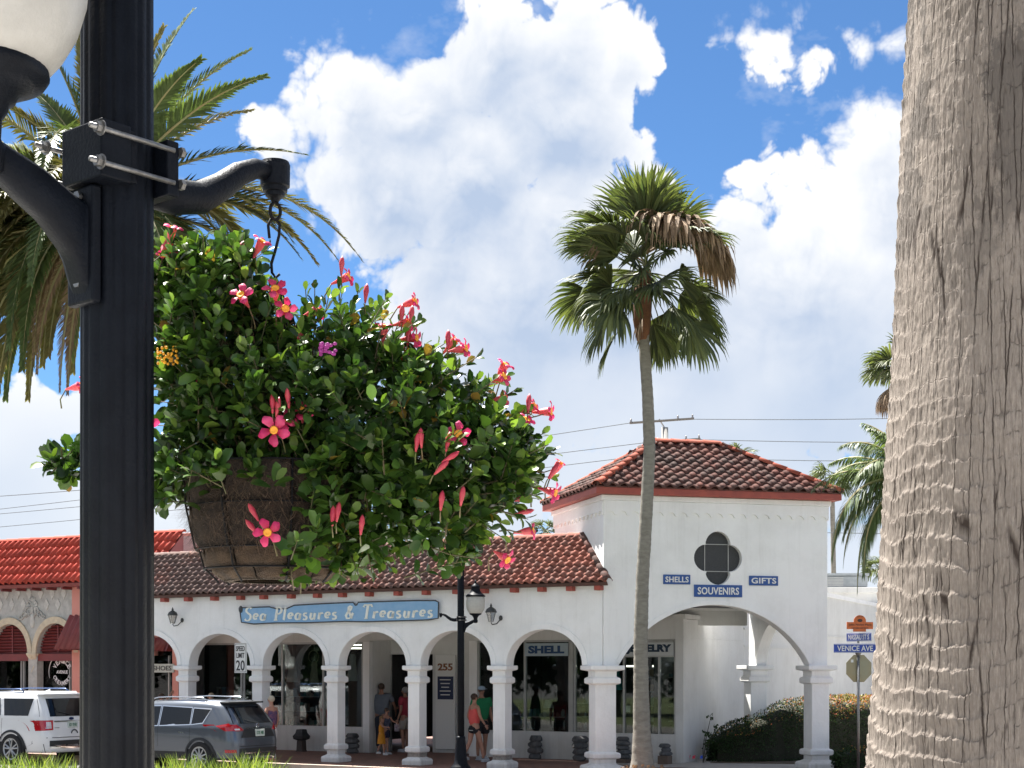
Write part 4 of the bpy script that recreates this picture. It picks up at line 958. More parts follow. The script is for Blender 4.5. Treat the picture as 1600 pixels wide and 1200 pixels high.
LEAFM = pm('mandevilla_leaf', (.018, .047, .013), (.03, .070, .016), sc=9, rough=.28, rnd=.5, c3=(.075, .145, .022), trans=.16, spec=.36)
LEAFY = pm('young_leaf', (.10, .17, .025), (.15, .225, .045), sc=9, rough=.35, rnd=.3, trans=.26, spec=.35)
leafV = [(0, 0, 0), (0, .34, .03), (0, .70, .035), (0, 1, -.03), (-.26, .18, .05), (-.44, .5, .12), (-.34, .84, .08), (.26, .18, .05), (.44, .5, .12), (.34, .84, .08)]
leafF = [(0, 1, 4), (4, 1, 5), (5, 1, 2), (5, 2, 6), (6, 2, 3), (0, 7, 1), (7, 8, 1), (8, 2, 1), (8, 9, 2), (9, 3, 2)]
ELL = [(330,570,118,140,.20), (455,612,142,100,.25), (560,665,145,112,.25), (655,690,118,92,.23), (738,722,86,78,.19), (300,650,80,115,.16), (330,470,72,78,.14), (400,515,50,42,.14), (335,730,85,30,.27), (440,745,85,40,.28), (505,800,48,85,.27), (470,855,42,50,.25), (300,738,50,34,.24),
       (560,790,95,85,.19), (690,790,85,60,.17), (545,535,42,40,.13), (638,580,48,32,.13), (790,730,46,62,.12), (250,740,38,50,.09), (158,706,56,34,.09), (100,722,27,20,.05), (480,770,75,70,.2),
       (715,860,22,32,.06), (540,865,45,32,.10), (372,410,28,34,.06), (700,610,40,28,.09), (260,450,50,60,.10)]
def inside_e(P):
    px = 800+P[:, 0]/P[:, 1]*F; py = HZ-(P[:, 2]-HC)/P[:, 1]*F; v = np.full(len(P), -9.)
    for cx, cy, rx, ry, rd in ELL:
        v = np.maximum(v, 1-np.sqrt(((px-cx)/rx)**2+((py-cy)/ry)**2+((P[:, 1]-BY)/rd)**2))
    return v, px, py
def shoots(n, depth0, depth1, seed):
    r = np.random.default_rng(seed); out = []
    while len(out) < n:
        e = ELL[r.choice(len(ELL), p=np.array([q[2]*q[3] for q in ELL])/sum(q[2]*q[3] for q in ELL))]
        d = r.normal(size=3); d /= np.linalg.norm(d); rad = 1-r.uniform(depth0-.13*(depth0 == 0), depth1)
        px = e[0]+d[0]*rad*e[2]; py = e[1]-d[2]*rad*e[3]; Y = BY+d[1]*rad*e[4]; p = P3(px, py, Y)
        v, _, _ = inside_e(np.array([p])); 
        if v[0] > depth1+.02: continue
        if px < 262 and Y < BY-.02 and not (px < 100): continue
        if py > 775 and 285 < px < 470 and Y < BY+.0 and r.random() < .85: continue
        out.append((np.array(p), d*np.array([e[2], e[4]*673, e[3]])/150.))
    return out
pos, yd, zd, sc_, tipf = [], [], [], [], []
stemb = MB()
r_ = np.random.default_rng(5)
for (p, d) in shoots(900, 0, .30, 2)+shoots(430, .3, .7, 3):
    g = d/np.linalg.norm(d)*.8+np.array([0, 0, .62])+r_.normal(size=3)*.35; g /= np.linalg.norm(g); L_ = r_.uniform(.03, .085)*(1.5 if r_.random() < .2 else 1)
    base = p-g*L_*.6; m_ = int(r_.integers(3, 6)); side = np.cross(g, r_.normal(size=3)); side /= np.linalg.norm(side)
    for k in range(m_):
        u = k/m_; q = base+g*L_*(u+.15)
        for sgn in (-1, 1):
            dirv = side*sgn*(1-.45*u)+g*(.35+.9*u)+r_.normal(size=3)*.22; nrm = g*(1.)+np.array([0, 0, .5])+r_.normal(size=3)*.35
            l = r_.uniform(.030, .050)*(1.08-.45*u); pos.append(q+dirv*.004); yd.append(dirv); zd.append(nrm); sc_.append((l*r_.uniform(.58, .78), l, l)); tipf.append(u)
        side = np.cross(g, side)
    if r_.random() < .5: stemb.tube([base-g*.02, base+g*L_*.5, base+g*L_*1.1], [.0016, .0014, .0009], 4, cap=False)
OUT = [(262,372),(285,372),(318,378),(352,372),(372,392),(405,402),(448,432),(478,452),(505,462),(528,448),(545,470),(580,478),(612,470),(630,500),(655,512),(690,535),(716,560),(748,560),(775,590),(800,615),(812,650),(838,680),(848,705),(850,740),(832,770),(815,800),(790,828),(760,838),(735,868),(712,880),(680,862),(640,850),(600,878),(560,900),(525,905),(498,900),(470,885),(238,728),(236,752),(250,770),(255,790)]
for (ox, oy) in [q for q in OUT+OUT[::2] if not 395 < q[0] < 470 or q[1] > 600]:
    ox += r_.uniform(-14, 14); oy += r_.uniform(-10, 10); c0 = np.array(P3(520 if ox > 330 else 330, 640, BY)); e = np.array(P3(ox, oy, BY+r_.uniform(-.12, .12))); g = e-c0; g /= np.linalg.norm(g); g = g+np.array([0, 0, .35])+r_.normal(size=3)*.2; g /= np.linalg.norm(g); L_ = r_.uniform(.09, .15); base = e-g*L_
    side = np.cross(g, r_.normal(size=3)); side /= np.linalg.norm(side); m_ = int(r_.integers(4, 7)); stemb.tube([base, base+g*L_*.5+r_.normal(size=3)*.004, e+g*.012], [.0022, .0017, .001], 5, cap=False)
    for k in range(m_):
        u = (k+1)/m_
        for sgn in (-1, 1):
            dirv = side*sgn*(1-.35*u)+g*(.4+.7*u)+r_.normal(size=3)*.2; l = r_.uniform(.03, .046)*(1.1-.45*u); pos.append(base+g*L_*u+dirv*.003); yd.append(dirv); zd.append(g+np.array([0, 0, .5])+r_.normal(size=3)*.3); sc_.append((l*r_.uniform(.55, .75), l, l)); tipf.append(.3+.65*u)
        side = np.cross(g, side)
pos = np.array(pos); yd = np.array(yd); zd = np.array(zd); sc_ = np.array(sc_); tipf = np.array(tipf)
v, px_, py_ = inside_e(pos)
keep = ~((px_ < 246) & (px_ > 100) & (pos[:, 1] < post_xy[1]+.14)) & ~((py_ > 905) & (pos[:, 1] < BY+.3))
keep &= ~((px_ < 246) & (pos[:, 1] < 3.45) & ~((np.abs(px_-238) < 14) & (np.abs(py_-745) < 38)))
pos, yd, zd, sc_, tipf = pos[keep], yd[keep], zd[keep], sc_[keep], tipf[keep]
Ms = frames(pos, yd, zd, sc_)
OLDM = pm('yellowing_leaf', (.30, .22, .03), (.24, .12, .03), sc=30, rough=.6, trans=.2)
young = (tipf > .55) & (r_.random(len(pos)) < .38) & (v[keep] < .22)
dist = pos[:, 1]-.25*(pos[:, 2]); order = np.argsort(dist+(v[keep] > .3)*1.)
idx = set(order[:298].tolist())
lm = npmesh(leafV, leafF, True); lm.materials.append(LEAFM); ly = npmesh(leafV, leafF, True); ly.materials.append(LEAFY)
inv = Matrix.Translation(hb.location).inverted()
for i in order[:298]:
    o = bpy.data.objects.new('leaf', ly if young[i] else lm); COL.objects.link(o); o.parent = hb; o.matrix_local = inv @ Matrix(Ms[i].tolist())
restm = np.array([i not in idx for i in range(len(pos))])
old = r_.random(len(pos)) < .012
for sel, m_, nm in ((restm & ~young & ~old, LEAFM, 'leaves'), (restm & young & ~old, LEAFY, 'young_leaves'), (restm & old, OLDM, 'yellowed_leaves')):
    V, Fc = bake(leafV, leafF, Ms[sel]); obj(nm, npmesh(V, Fc, True), m_, hb, world=True, kind='stuff')
# woody twigs inside
for i in range(160):
    e = random.choice(ELL[:12]); end = P3(e[0]+random.uniform(-.85, .85)*e[2], e[1]+random.uniform(-.85, .85)*e[3], BY+random.uniform(-.7, .7)*e[4]); st = Vector((HK.x+random.uniform(-.12, .12), HK.y+random.uniform(-.12, .12), bp(0, 745).z))
    if end.x/end.y*F+800 < 262 and end.y < 3.5: continue
    mid = (st+end)/2+Vector((random.uniform(-.04, .04), random.uniform(-.04, .04), .05)); stemb.tube([st, (st+mid)/2+Vector((0, 0, .02)), mid, end], [.003, .0026, .002, .001], 4, cap=False)
obj('twigs', stemb, pm('twig', (.12, .09, .05), (.07, .08, .03), sc=30, rough=.8), hb, world=True, kind='stuff')

# flowers and buds
PETM = pm('pink_petal', (.57, .012, .10), (.66, .03, .17), sc=50, rough=.5, rnd=.22, c3=(.72, .08, .22), trans=.25, tcol=(1.2, 1., 1.1))
THRM = pm('yellow_throat', (.85, .35, .03), rough=.6); TUBM = pm('flower_tube', (.66, .16, .15), (.68, .07, .14), sc=80, rough=.5, trans=.2); BUDM = pm('red_bud', (.40, .015, .05), (.50, .07, .08), sc=60, rough=.5)
STEMM = pm('green_stem', (.09, .13, .03), (.16, .08, .05), sc=40, rough=.6)
def _petal():
    t = PETM.node_tree; b = t.nodes['Principled BSDF']; pr = node(t, 'ShaderNodeAttribute', attribute_name='pr').outputs['Fac']; src = b.inputs['Base Color'].links[0].from_socket
    f = node(t, 'ShaderNodeMapRange', {0: pr, 1: .15, 2: .75, 3: .85, 4: 0.}).outputs[0]; t.links.new(MIX(t, f, src, (.42, .006, .03)), b.inputs['Base Color'])
    n = node(t, 'ShaderNodeTexNoise', {'Vector': node(t, 'ShaderNodeNewGeometry').outputs['Position'], 'Scale': 140., 'Detail': 4.}).outputs[0]; t.links.new(node(t, 'ShaderNodeBump', {'Strength': .5, 'Distance': .004, 'Height': n}).outputs[0], b.inputs['Normal'])
_petal()
def petal_mesh(Rr):
    vs, fs = [], []
    for k in range(5):
        a = 2*PI*k/5; b0 = len(vs); c_, s_ = math.cos(a), math.sin(a)
        rows_ = ((.16, -.10, .10, -.12), (.40, -.20, .24, .0), (.70, -.29, .38, .10), (.93, -.19, .38, .06), (1.08, -.0, .27, -.04))
        for (r, w0, w1, z) in rows_:
            for q in range(4):
                w = w0+(w1-w0)*q/3; x, y = r*(1-.10*abs(q-1.5)/1.5*(r > .8))+random.uniform(-.02, .02), w; vs.append(((x*c_-y*s_)*Rr, (x*s_+y*c_)*Rr, (z+.14*(q-1.5)/3+.07*math.cos((q-1.5)*1.3)+random.uniform(-.025, .025))*Rr))
        for i in range(4):
            for q in range(3): fs.append((b0+i*4+q, b0+i*4+q+1, b0+(i+1)*4+q+1, b0+(i+1)*4+q))
    return vs, fs
def flower(px, py, d, dy=-.17, Rr=.034, stem=None, name='flower'):
    p = bp(px, py, dy); d = Vector(d).normalized(); rot = d.to_track_quat('Z', 'Y').to_matrix() @ Matrix.Rotation(random.uniform(0, 6), 3, 'Z')
    vs, fs = petal_mesh(Rr*random.uniform(.78, .98)); pm_ = MB().add([rot @ Vector(v)+p for v in vs], fs).mesh(True); at2 = pm_.attributes.new('pr', 'FLOAT', 'POINT'); at2.data.foreach_set('value', [min(1., math.hypot(v[0], v[1])/Rr) for v in vs]); f = obj(name, pm_, PETM, hb, True, world=True)
    tb = MB(); tb.tube([p-d*.046, p-d*.034, p-d*.020, p-d*.004], [.0024, .0042, .0085, .0105], 8, cap=False); obj('flower_tube', tb, TUBM, f, True, world=True)
    obj('throat', MB().lathe([(.0062, -.006), (.0075, -.001), (.0095, .0015), (.006, .0012), (.002, -.001)], 10), THRM, f, True).matrix_local = inv @ (Matrix.Translation(p) @ rot.to_4x4())
    e = bp(px, py, dy)-d*.046; q = e+Vector((-.25*abs(d.x) if d.x > 0 else .15, .3, -.6)).normalized()*.05 if stem is None else bp(*stem)
    obj('flower_stalk', MB().tube([e, (e+q)/2-d*.01, q], [.0016, .0016, .002], 5), STEMM, f, True, world=True)
def bud(px, py, d, dy=-.17, L_=.045, r=.005):
    p = bp(px, py, dy); d = Vector(d).normalized(); a, b = p-d*L_*.5, p+d*L_*.5
    f = obj('flower_bud', MB().tube([a, a+d*L_*.25, a+d*L_*.6, a+d*L_*.85, b], [r*.4, r*.8, r*1.35, r*.95, r*.1], 7), BUDM, hb, True, world=True)
    obj('flower_stalk', MB().tube([a-d*.016+Vector((0, .022, -.006)), a-d*.006, a], [.0018, .0014, .0014], 5), STEMM, f, True, world=True)
C = -1.
for a in [(228,660,(.1,C,.1),-.30,.031),(428,672,(-.1,C,-.05),-.24,.037),(442,655,(.4,C,.5),-.21,.034),(472,640,(.1,C,.6),-.20,.031),(418,832,(.0,C,.05),-.27,.036),(716,678,(.1,C,.1),-.20,.034),
          (376,460,(-.3,C,.5),-.16,.030),(430,450,(.1,-.8,.5),-.17,.036),(446,482,(.3,-.9,.1),-.15,.030),(308,603,(-.3,-.5,.4),-.16,.026),(793,875,(.7,-.6,-.5),-.1,.027),
          (270,355,(.3,-.3,1),-.05,.026),(410,376,(.5,-.3,.8),-.02,.026),(545,432,(.9,-.3,.3),-.02,.024),(497,486,(.8,-.3,.2),-.05,.026),(600,508,(.1,-.3,1),-.05,.024),(649,470,(1,-.3,.3),.0,.025),
          (640,503,(1,-.4,.1),-.03,.026),(651,528,(1,-.4,.0),-.03,.025),(713,530,(.7,-.2,.7),-.02,.022),(728,544,(1,-.4,.1),-.04,.028),(790,569,(.5,-.3,.8),.0,.024),(788,588,(.7,-.5,.3),-.03,.028),(790,623,(.9,-.3,.1),-.02,.024),
          (836,634,(.8,-.3,.4),.0,.024),(861,643,(1,-.3,.0),.0,.026),(823,655,(.4,-.5,.7),-.02,.024),(810,704,(.9,-.5,-.1),-.04,.026),(868,770,(.9,-.4,-.3),-.02,.028),(833,829,(1,-.2,.1),.0,.022),(254,398,(-.2,-.3,-1),-.02,.020),(268,398,(.2,-.3,-1),-.02,.020),
          (876,722,(.6,-.2,.9),.0,.018),(640,548,(.5,-.4,.6),-.03,.024),(128,603,(.8,-.3,.1),.1,.024)]:
    flower(a[0], a[1], a[2], a[3], a[4])
for a in [(572,458,(.1,0,1)),(628,490,(.05,0,1)),(643,492,(.1,0,1)),(638,525,(.1,0,1)),(520,806,(.05,0,1)),(528,800,(.15,0,1)),(565,820,(.1,0,1)),(652,690,(.15,0,1)),(658,684,(-.05,0,1)),(722,775,(.15,0,1)),(690,730,(.7,0,.7)),(704,714,(.8,0,.5)),
          (396,800,(-.5,0,.85)),(394,824,(-.6,0,.7)),(426,630,(.0,0,1)),(434,636,(.15,0,1)),(865,735,(.6,0,.9)),(812,780,(.9,0,.15)),(820,800,(.9,0,.2)),(700,690,(.2,0,1)),(534,415,(.05,0,1)),(700,530,(.05,0,1)),(374,388,(.6,0,.8)),(450,622,(-.1,0,1)),(826,630,(.1,0,1)),(470,523,(.4,0,.8)),(690,782,(.1,0,1))]:
    bud(a[0], a[1], a[2], -.24 if 380 < a[0] < 760 and a[1] > 600 else -.04)
# long shoots with flowers standing clear of the mound
for pts in [[(760,640),(800,660),(835,637)],[(800,665),(840,650),(861,643)],[(810,760),(845,765),(868,770)],[(800,740),(850,738),(866,733)],[(780,830),(810,832),(833,829)],[(770,800),(800,790),(820,780)],[(530,470),(530,440),(545,432)],[(620,540),(630,505),(649,470)],[(700,580),(710,555),(728,544)],[(770,640),(780,600),(790,569)],[(245,430),(262,385),(270,362)],[(390,420),(400,395),(410,378)]]:
    b = [bp(x, y, .0) for x, y in pts]; obj('trailing_shoot', MB().tube([b[0], (b[0]+b[1])/2+Vector((0, 0, .004)), b[1], (b[1]+b[2])/2, b[2]], [.002, .0018, .0016, .0014, .0012], 5), STEMM, hb, True, world=True)
yb = MB()
for i in range(40): p = bp(262+random.uniform(-16, 16), 556+random.uniform(-14, 14), -.15+random.uniform(-.01, .01)); yb.ell(p, (.0035, .003, .0035), 5, 4)
obj('yellow_flower_cluster', yb, pm('yellow_bloom', (.85, .42, .03), rough=.6), hb, world=True, kind='stuff')
pb_ = MB()
for i in range(26): p = bp(512+random.uniform(-12, 12), 545+random.uniform(-9, 9), -.22+random.uniform(-.01, .01)); pb_.ell(p, (.005, .003, .004), 5, 4)
obj('purple_flower_cluster', pb_, pm('purple_bloom', (.35, .04, .25), rough=.6), hb, world=True, kind='stuff')

# ---------------------------------------------------------------- foreground palm trunk
def bark():
    m = bpy.data.materials.new('palm_bark'); m.use_nodes = True; t = m.node_tree; b = t.nodes['Principled BSDF']
    uv = node(t, 'ShaderNodeUVMap').outputs[0]; s = node(t, 'ShaderNodeSeparateXYZ', {0: uv}); u, v = s.outputs[0], s.outputs[1]
    wb = node(t, 'ShaderNodeTexNoise', {'Vector': V1(t, 'MULTIPLY', uv, (14, 22, 0)), 'Scale': 1., 'Detail': 4., 'Roughness': .6}).outputs[0]
    wu = M1(t, 'ADD', u, M1(t, 'MULTIPLY_ADD', wb, .010, -.005))
    def cells(su, sv, rnd):
        return node(t, 'ShaderNodeTexVoronoi', {'Vector': node(t, 'ShaderNodeCombineXYZ', {0: M1(t, 'MULTIPLY', wu, su), 1: M1(t, 'MULTIPLY', v, sv)}).outputs[0], 'Scale': 1., 'Randomness': rnd}, feature='DISTANCE_TO_EDGE', voronoi_dimensions='2D').outputs['Distance']
    c1 = node(t, 'ShaderNodeMapRange', {0: cells(40, 1.6, .9), 1: .008, 2: .05, 3: 1., 4: 0.}).outputs[0]
    c2 = node(t, 'ShaderNodeMapRange', {0: cells(78, 5., .95), 1: .0, 2: .07, 3: .6, 4: 0.}).outputs[0]
    gate = node(t, 'ShaderNodeMapRange', {0: node(t, 'ShaderNodeTexNoise', {'Vector': V1(t, 'MULTIPLY', uv, (34, 6, 0)), 'Scale': 1., 'Detail': 4., 'Roughness': .6}).outputs[0], 1: .40, 2: .52, 3: 0., 4: 1.}).outputs[0]
    gate2 = node(t, 'ShaderNodeMapRange', {0: node(t, 'ShaderNodeTexNoise', {'Vector': V1(t, 'MULTIPLY', uv, (60, 16, 0)), 'Scale': 1., 'Detail': 3., 'Roughness': .6}).outputs[0], 1: .46, 2: .60, 3: 0., 4: 1.}).outputs[0]
    rg = node(t, 'ShaderNodeAttribute', attribute_name='ring').outputs['Fac']
    hl = M1(t, 'MULTIPLY', node(t, 'ShaderNodeMapRange', {0: M1(t, 'ABSOLUTE', M1(t, 'SUBTRACT', rg, .93)), 1: .0, 2: .07, 3: .55, 4: 0.}).outputs[0], gate2)
    crack = M1(t, 'MAXIMUM', M1(t, 'MAXIMUM', M1(t, 'MULTIPLY', c1, gate), M1(t, 'MULTIPLY', c2, gate2)), hl, clamp=True)
    big = node(t, 'ShaderNodeTexNoise', {'Vector': V1(t, 'MULTIPLY', uv, (3.5, 2.2, 0)), 'Scale': 1., 'Detail': 6., 'Roughness': .65}).outputs[0]
    fine = node(t, 'ShaderNodeTexNoise', {'Vector': V1(t, 'MULTIPLY', uv, (160, 60, 0)), 'Scale': 1., 'Detail': 6., 'Roughness': .75}).outputs[0]
    fib = node(t, 'ShaderNodeTexNoise', {'Vector': V1(t, 'MULTIPLY', uv, (300, 22, 0)), 'Scale': 1., 'Detail': 4., 'Roughness': .7}).outputs[0]
    fbig = node(t, 'ShaderNodeMapRange', {0: big, 1: .35, 2: .68, 3: 0., 4: 1.}).outputs[0]
    col = MIX(t, fbig, (.165, .142, .123), (.275, .24, .21)); col = MIX(t, node(t, 'ShaderNodeMapRange', {0: fine, 1: .40, 2: .62, 3: .0, 4: .6}).outputs[0], col, (.16, .13, .11))
    col = MIX(t, node(t, 'ShaderNodeMapRange', {0: fib, 1: .5, 2: .7, 3: .0, 4: .5}).outputs[0], col, (.40, .35, .30))
    st = node(t, 'ShaderNodeMapRange', {0: node(t, 'ShaderNodeTexNoise', {'Vector': V1(t, 'MULTIPLY', uv, (6, 4, 0)), 'Scale': 1., 'Detail': 7., 'Roughness': .7}).outputs[0], 1: .50, 2: .54, 3: .0, 4: .7}).outputs[0]
    hi_ = node(t, 'ShaderNodeMapRange', {0: v, 1: 2.95, 2: 3.25, 3: 0.04, 4: 1.}).outputs[0]
    col = MIX(t, M1(t, 'MULTIPLY', st, hi_), col, (.085, .075, .068))
    col = MIX(t, crack, col, (.04, .03, .025)); t.links.new(col, b.inputs['Base Color']); b.inputs['Roughness'].default_value = .95; b.inputs['Specular IOR Level'].default_value = .2
    h = M1(t, 'ADD', M1(t, 'MULTIPLY', crack, -1.), M1(t, 'ADD', M1(t, 'MULTIPLY', fine, .45), M1(t, 'MULTIPLY', fib, .25)))
    bp_ = node(t, 'ShaderNodeBump', {'Strength': .75, 'Distance': .0035, 'Height': h}); t.links.new(bp_.outputs[0], b.inputs['Normal']); return m
TY = 3.2
tk = thing('palm_tree', 'huge grey-brown palm trunk with cracked ringed bark close at the right edge', 'tree', (.0, 0, 0)); tk.location = (Kpx(1625)*TY, TY, 0)
zs = np.concatenate([np.linspace(0, 1.95, 60), np.linspace(1.96, 3.8, 680), np.linspace(3.81, 9.5, 120)]); nv = len(zs); th = np.concatenate([np.linspace(-PI*1.08, .08*PI, 520, endpoint=False), np.linspace(.08*PI, .92*PI, 60, endpoint=False)]); nu = len(th); TH, ZZ = np.meshgrid(th, zs)
pys = HZ-(zs-HC)/TY*F; left = np.interp(pys[::-1], [-200, 0, 200, 400, 550, 700, 850, 1000, 1200, 1600, 2500], [1436, 1424, 1412, 1404, 1398, 1388, 1380, 1372, 1357, 1335, 1300])[::-1]
cen = 1625+0*pys; rad = (cen-left)/F*TY*.985; RAD = rad[:, None]+0*TH
w1 = fbm(TH*2.2, ZZ*2.5, 1., 4, 3); w2 = fbm(TH*26, ZZ*12, 1., 5, 9, .65); ph = (ZZ+.07*w1+.020*w2+.012*np.sin(ZZ*9))/.044+.35*np.sin(TH*2+1)
fr_ = ph-np.floor(ph); saw = np.where(fr_ < .90, (fr_/.90)**2, (1-fr_)/.10)
lefty = np.clip((-np.cos(TH)-.50)/.35, 0, 1); ampn = (.22+.78*lefty)*np.clip(.35+1.6*fbm(TH*1.5, ZZ*1.2, 1., 3, 44)+.55*np.clip((3.2-ZZ)/.9, 0, 1), .12, 1.25)
ragg = fbm(TH*38, ZZ*60, 1., 3, 12)
RAD = RAD+saw*.0047*ampn+ragg*.0022+fbm(TH*60, ZZ*50, 1., 3, 13)*.0022+fbm(TH*6, ZZ*5, 1., 3, 6)*.006
Xc, Yc = RAD*np.cos(TH), RAD*np.sin(TH); Vt = np.stack([Xc, Yc, ZZ], 2).reshape(-1, 3)
ii, jj = np.meshgrid(np.arange(nv-1), np.arange(nu), indexing='ij'); j2 = (jj+1) % nu
Ft = np.stack([ii*nu+jj, ii*nu+j2, (ii+1)*nu+j2, (ii+1)*nu+jj], 2).reshape(-1, 4)
me = npmesh(Vt, Ft, True); uvl = me.uv_layers.new(name='UVMap'); the = np.append(th, .92*PI)*.30; uu = the[jj]; u2 = the[jj+1]
UV = np.stack([np.stack([uu, zs[ii]], 2), np.stack([u2, zs[ii]], 2), np.stack([u2, zs[ii+1]], 2), np.stack([uu, zs[ii+1]], 2)], 2).reshape(-1, 2).astype(np.float32)
uvl.data.foreach_set('uv', UV.ravel()); at_ = me.attributes.new('ring', 'FLOAT', 'POINT'); at_.data.foreach_set('value', fr_.astype(np.float32).ravel()); obj('trunk', me, bark(), tk)

for i in range(16):
    a = 2*PI*i/16+.2; fanq = (Vector((tk.location.x, TY, 9.4)), Vector((math.cos(a), math.sin(a), .5*math.sin(i*2.3))), i); LATER = globals().setdefault('LATER', []); LATER.append(fanq)
# ---------------------------------------------------------------- palms
FANG = pm('fan_palm_green', (.042, .062, .028), (.072, .090, .040), sc=3, rough=.5, spec=.3, rnd=.35, c3=(.13, .15, .055), trans=.22)
FAND = pm('dead_frond', (.30, .21, .13), (.20, .135, .085), sc=5, rough=.8, rnd=.3, trans=.15, tcol=(1.1, 1., .8))
TRK = pm('grey_palm_trunk', (.25, .235, .20), (.17, .155, .13), sc=6, rough=.95, bump=.8, bsc=30, stretch=(1, 1, 2.5))
DROOP = Vector((0, 0, -1))
def fan(parent, c, d, pet, blade, mat, seed, droopk=1., spread=1.35, nseg=26, world=True):
    """costapalmate leaf: petiole, then folded segments radiating from the hastula, tips falling"""
    r = random.Random(seed); c = Vector(c); d = Vector(d).normalized()
    side = d.cross(Vector((0, 0, 1)));
    if side.length < .2: side = Vector((1, 0, 0))
    side.normalize(); tilt = r.uniform(-.9, .9); side = (Matrix.Rotation(tilt, 3, d) @ side).normalized(); nrm = side.cross(d).normalized()
    pts = [c+d*pet*u+Vector((0, 0, -.10*pet*u*u*droopk)) for u in (0, .33, .66, 1)]; h = pts[-1]; b = MB(); b.tube(pts, [.022, .016, .013, .010], 4, cap=False)
    d2 = (pts[-1]-pts[-2]).normalized()
    for k in range(nseg):
        a = (k/(nseg-1)-.5)*2*spread; L_ = blade*(.62+.38*math.cos(a*.75))*r.uniform(.93, 1.07); dv = (d2*math.cos(a)+side*math.sin(a)+nrm*(.16*abs(math.sin(a))))
        dv.normalize(); p = h.copy(); rows = []; st = 6; wv = dv.cross(nrm).normalized(); cur = dv.copy()
        for i in range(st+1):
            u = i/st; w = blade*(2*spread/nseg)*.52*min(u*1.0+.02, .50)*2*(1 if u < .55 else max(.04, (1-u)/.45)); w = min(w, blade*.036)
            rows.append((p-wv*w, p+nrm*w*.5, p+wv*w)); cur = (cur+DROOP*(.05+.42*max(0, u-.40)**1.2*2.2)*droopk*r.uniform(.6, 1.3)+Vector((r.uniform(-.04, .04), r.uniform(-.04, .04), 0))).normalized(); p = p+cur*(L_/st)
        vs = [v for row in rows for v in row]; b.add(vs, [f for i in range(st) for f in ((i*3, i*3+1, i*3+4, i*3+3), (i*3+1, i*3+2, i*3+5, i*3+4))])
    return obj('dead_frond' if mat is FAND else 'frond', b, mat, parent, world=world)
def trunk_curve(parent, pts, rr, mat, n=14, name='trunk', rings=True):
    P_ = []; Rr_ = []
    for i in range(len(pts)-1):
        a, b = Vector(pts[i]), Vector(pts[i+1]); st = max(1, int((b-a).length/.05)) if rings else 6
        for k in range(st): u = k/st; P_.append(a.lerp(b, u)); Rr_.append((rr[i]*(1-u)+rr[i+1]*u)*(1+(random.uniform(-.035, .035) if rings else 0)))
    P_.append(Vector(pts[-1])); Rr_.append(rr[-1]); return obj(name, MB().tube(P_, Rr_, n), mat, parent, True, world=True)
FY = 32.6; fpx = 2450/FY
fp = thing('palm_tree', 'tall slender fan palm with dead brown fronds on one side, before the white tower', 'tree', (P3(1003, 1200, FY).x, FY, 0))
tp_ = [(1003, 1222, 23), (1004, 1190, 18), (1003, 1150, 14.5), (1002, 1100, 12.5), (1001, 1000, 11), (1004, 900, 10.3), (1010, 800, 10), (1015, 700, 9.5), (1012, 620, 9), (1006, 530, 8.5), (1004, 500, 10), (1006, 450, 11)]
trunk_curve(fp, [P3(a, b, FY) for a, b, c in tp_], [c/fpx for a, b, c in tp_], TRK)
obj('trunk_fibre', MB().tube([P3(1004, 532, FY), P3(1003, 500, FY), P3(1005, 455, FY), P3(1008, 420, FY)], [.125, .19, .2, .1], 12), pm('red_brown_boot', (.20, .085, .04), (.12, .06, .035), sc=14, rough=1., bump=1.), fp, True, world=True)
lt = MB(); 
for i in range(70):
    p = Vector((fp.location.x+random.uniform(-.42, .42), FY-random.uniform(.1, .35), random.uniform(.02, .22))); a = random.uniform(0, 6); lt.add([p, p+Vector((.07*math.cos(a), .03, .05*math.sin(a))), p+Vector((.10*math.cos(a+.5), -.02, .08*math.sin(a+.5))), p+Vector((.04*math.cos(a+1.4), 0, .05))], [(0, 1, 2, 3)])
obj('leaf_litter', lt, FAND, fp, world=True, kind='stuff')
cc0 = P3(1008, 425, FY)
def dir2(px, py, dy=0.): return (P3(px, py, FY)-cc0)+Vector((0, dy, 0))
GR = [(930,330,-.3),(885,385,-.8),(860,370,.5),(980,290,-.5),(1010,270,.4),(1040,275,-.3),(1065,300,.6),(1085,330,-.7),(960,310,.8),(1000,330,-1.4),(900,450,-.5),(880,500,.3),(905,520,-.9),(925,540,.6),(945,470,-1.5),(960,540,-1.),
      (1110,440,.2),(1125,490,-.6),(1100,520,.7),(1085,540,-.4),(1060,530,-1.2),(1045,540,.9),(1095,400,-1.2),(1130,450,.8),(1045,420,-1.7),(985,400,-1.8),(1030,560,.3),(950,560,.9),(895,470,1.),(1020,300,1.5),(970,430,1.8),(1070,470,1.7),(905,350,-1.2),(1055,350,-1.4)]
GR += [(872,375,-.2),(868,400,.4),(880,352,.2),(1000,390,-1.9),(1040,380,-1.6),(975,430,-1.6),(1030,440,-1.9),(950,400,-1.2),(1065,420,-1.4),(990,470,-1.7),(915,420,.2),(870,350,-.2),(1100,470,-.9),(1010,350,-.9),(1020,500,-1.3),(940,510,-1.2),(1080,560,.1),(1135,520,.1)]
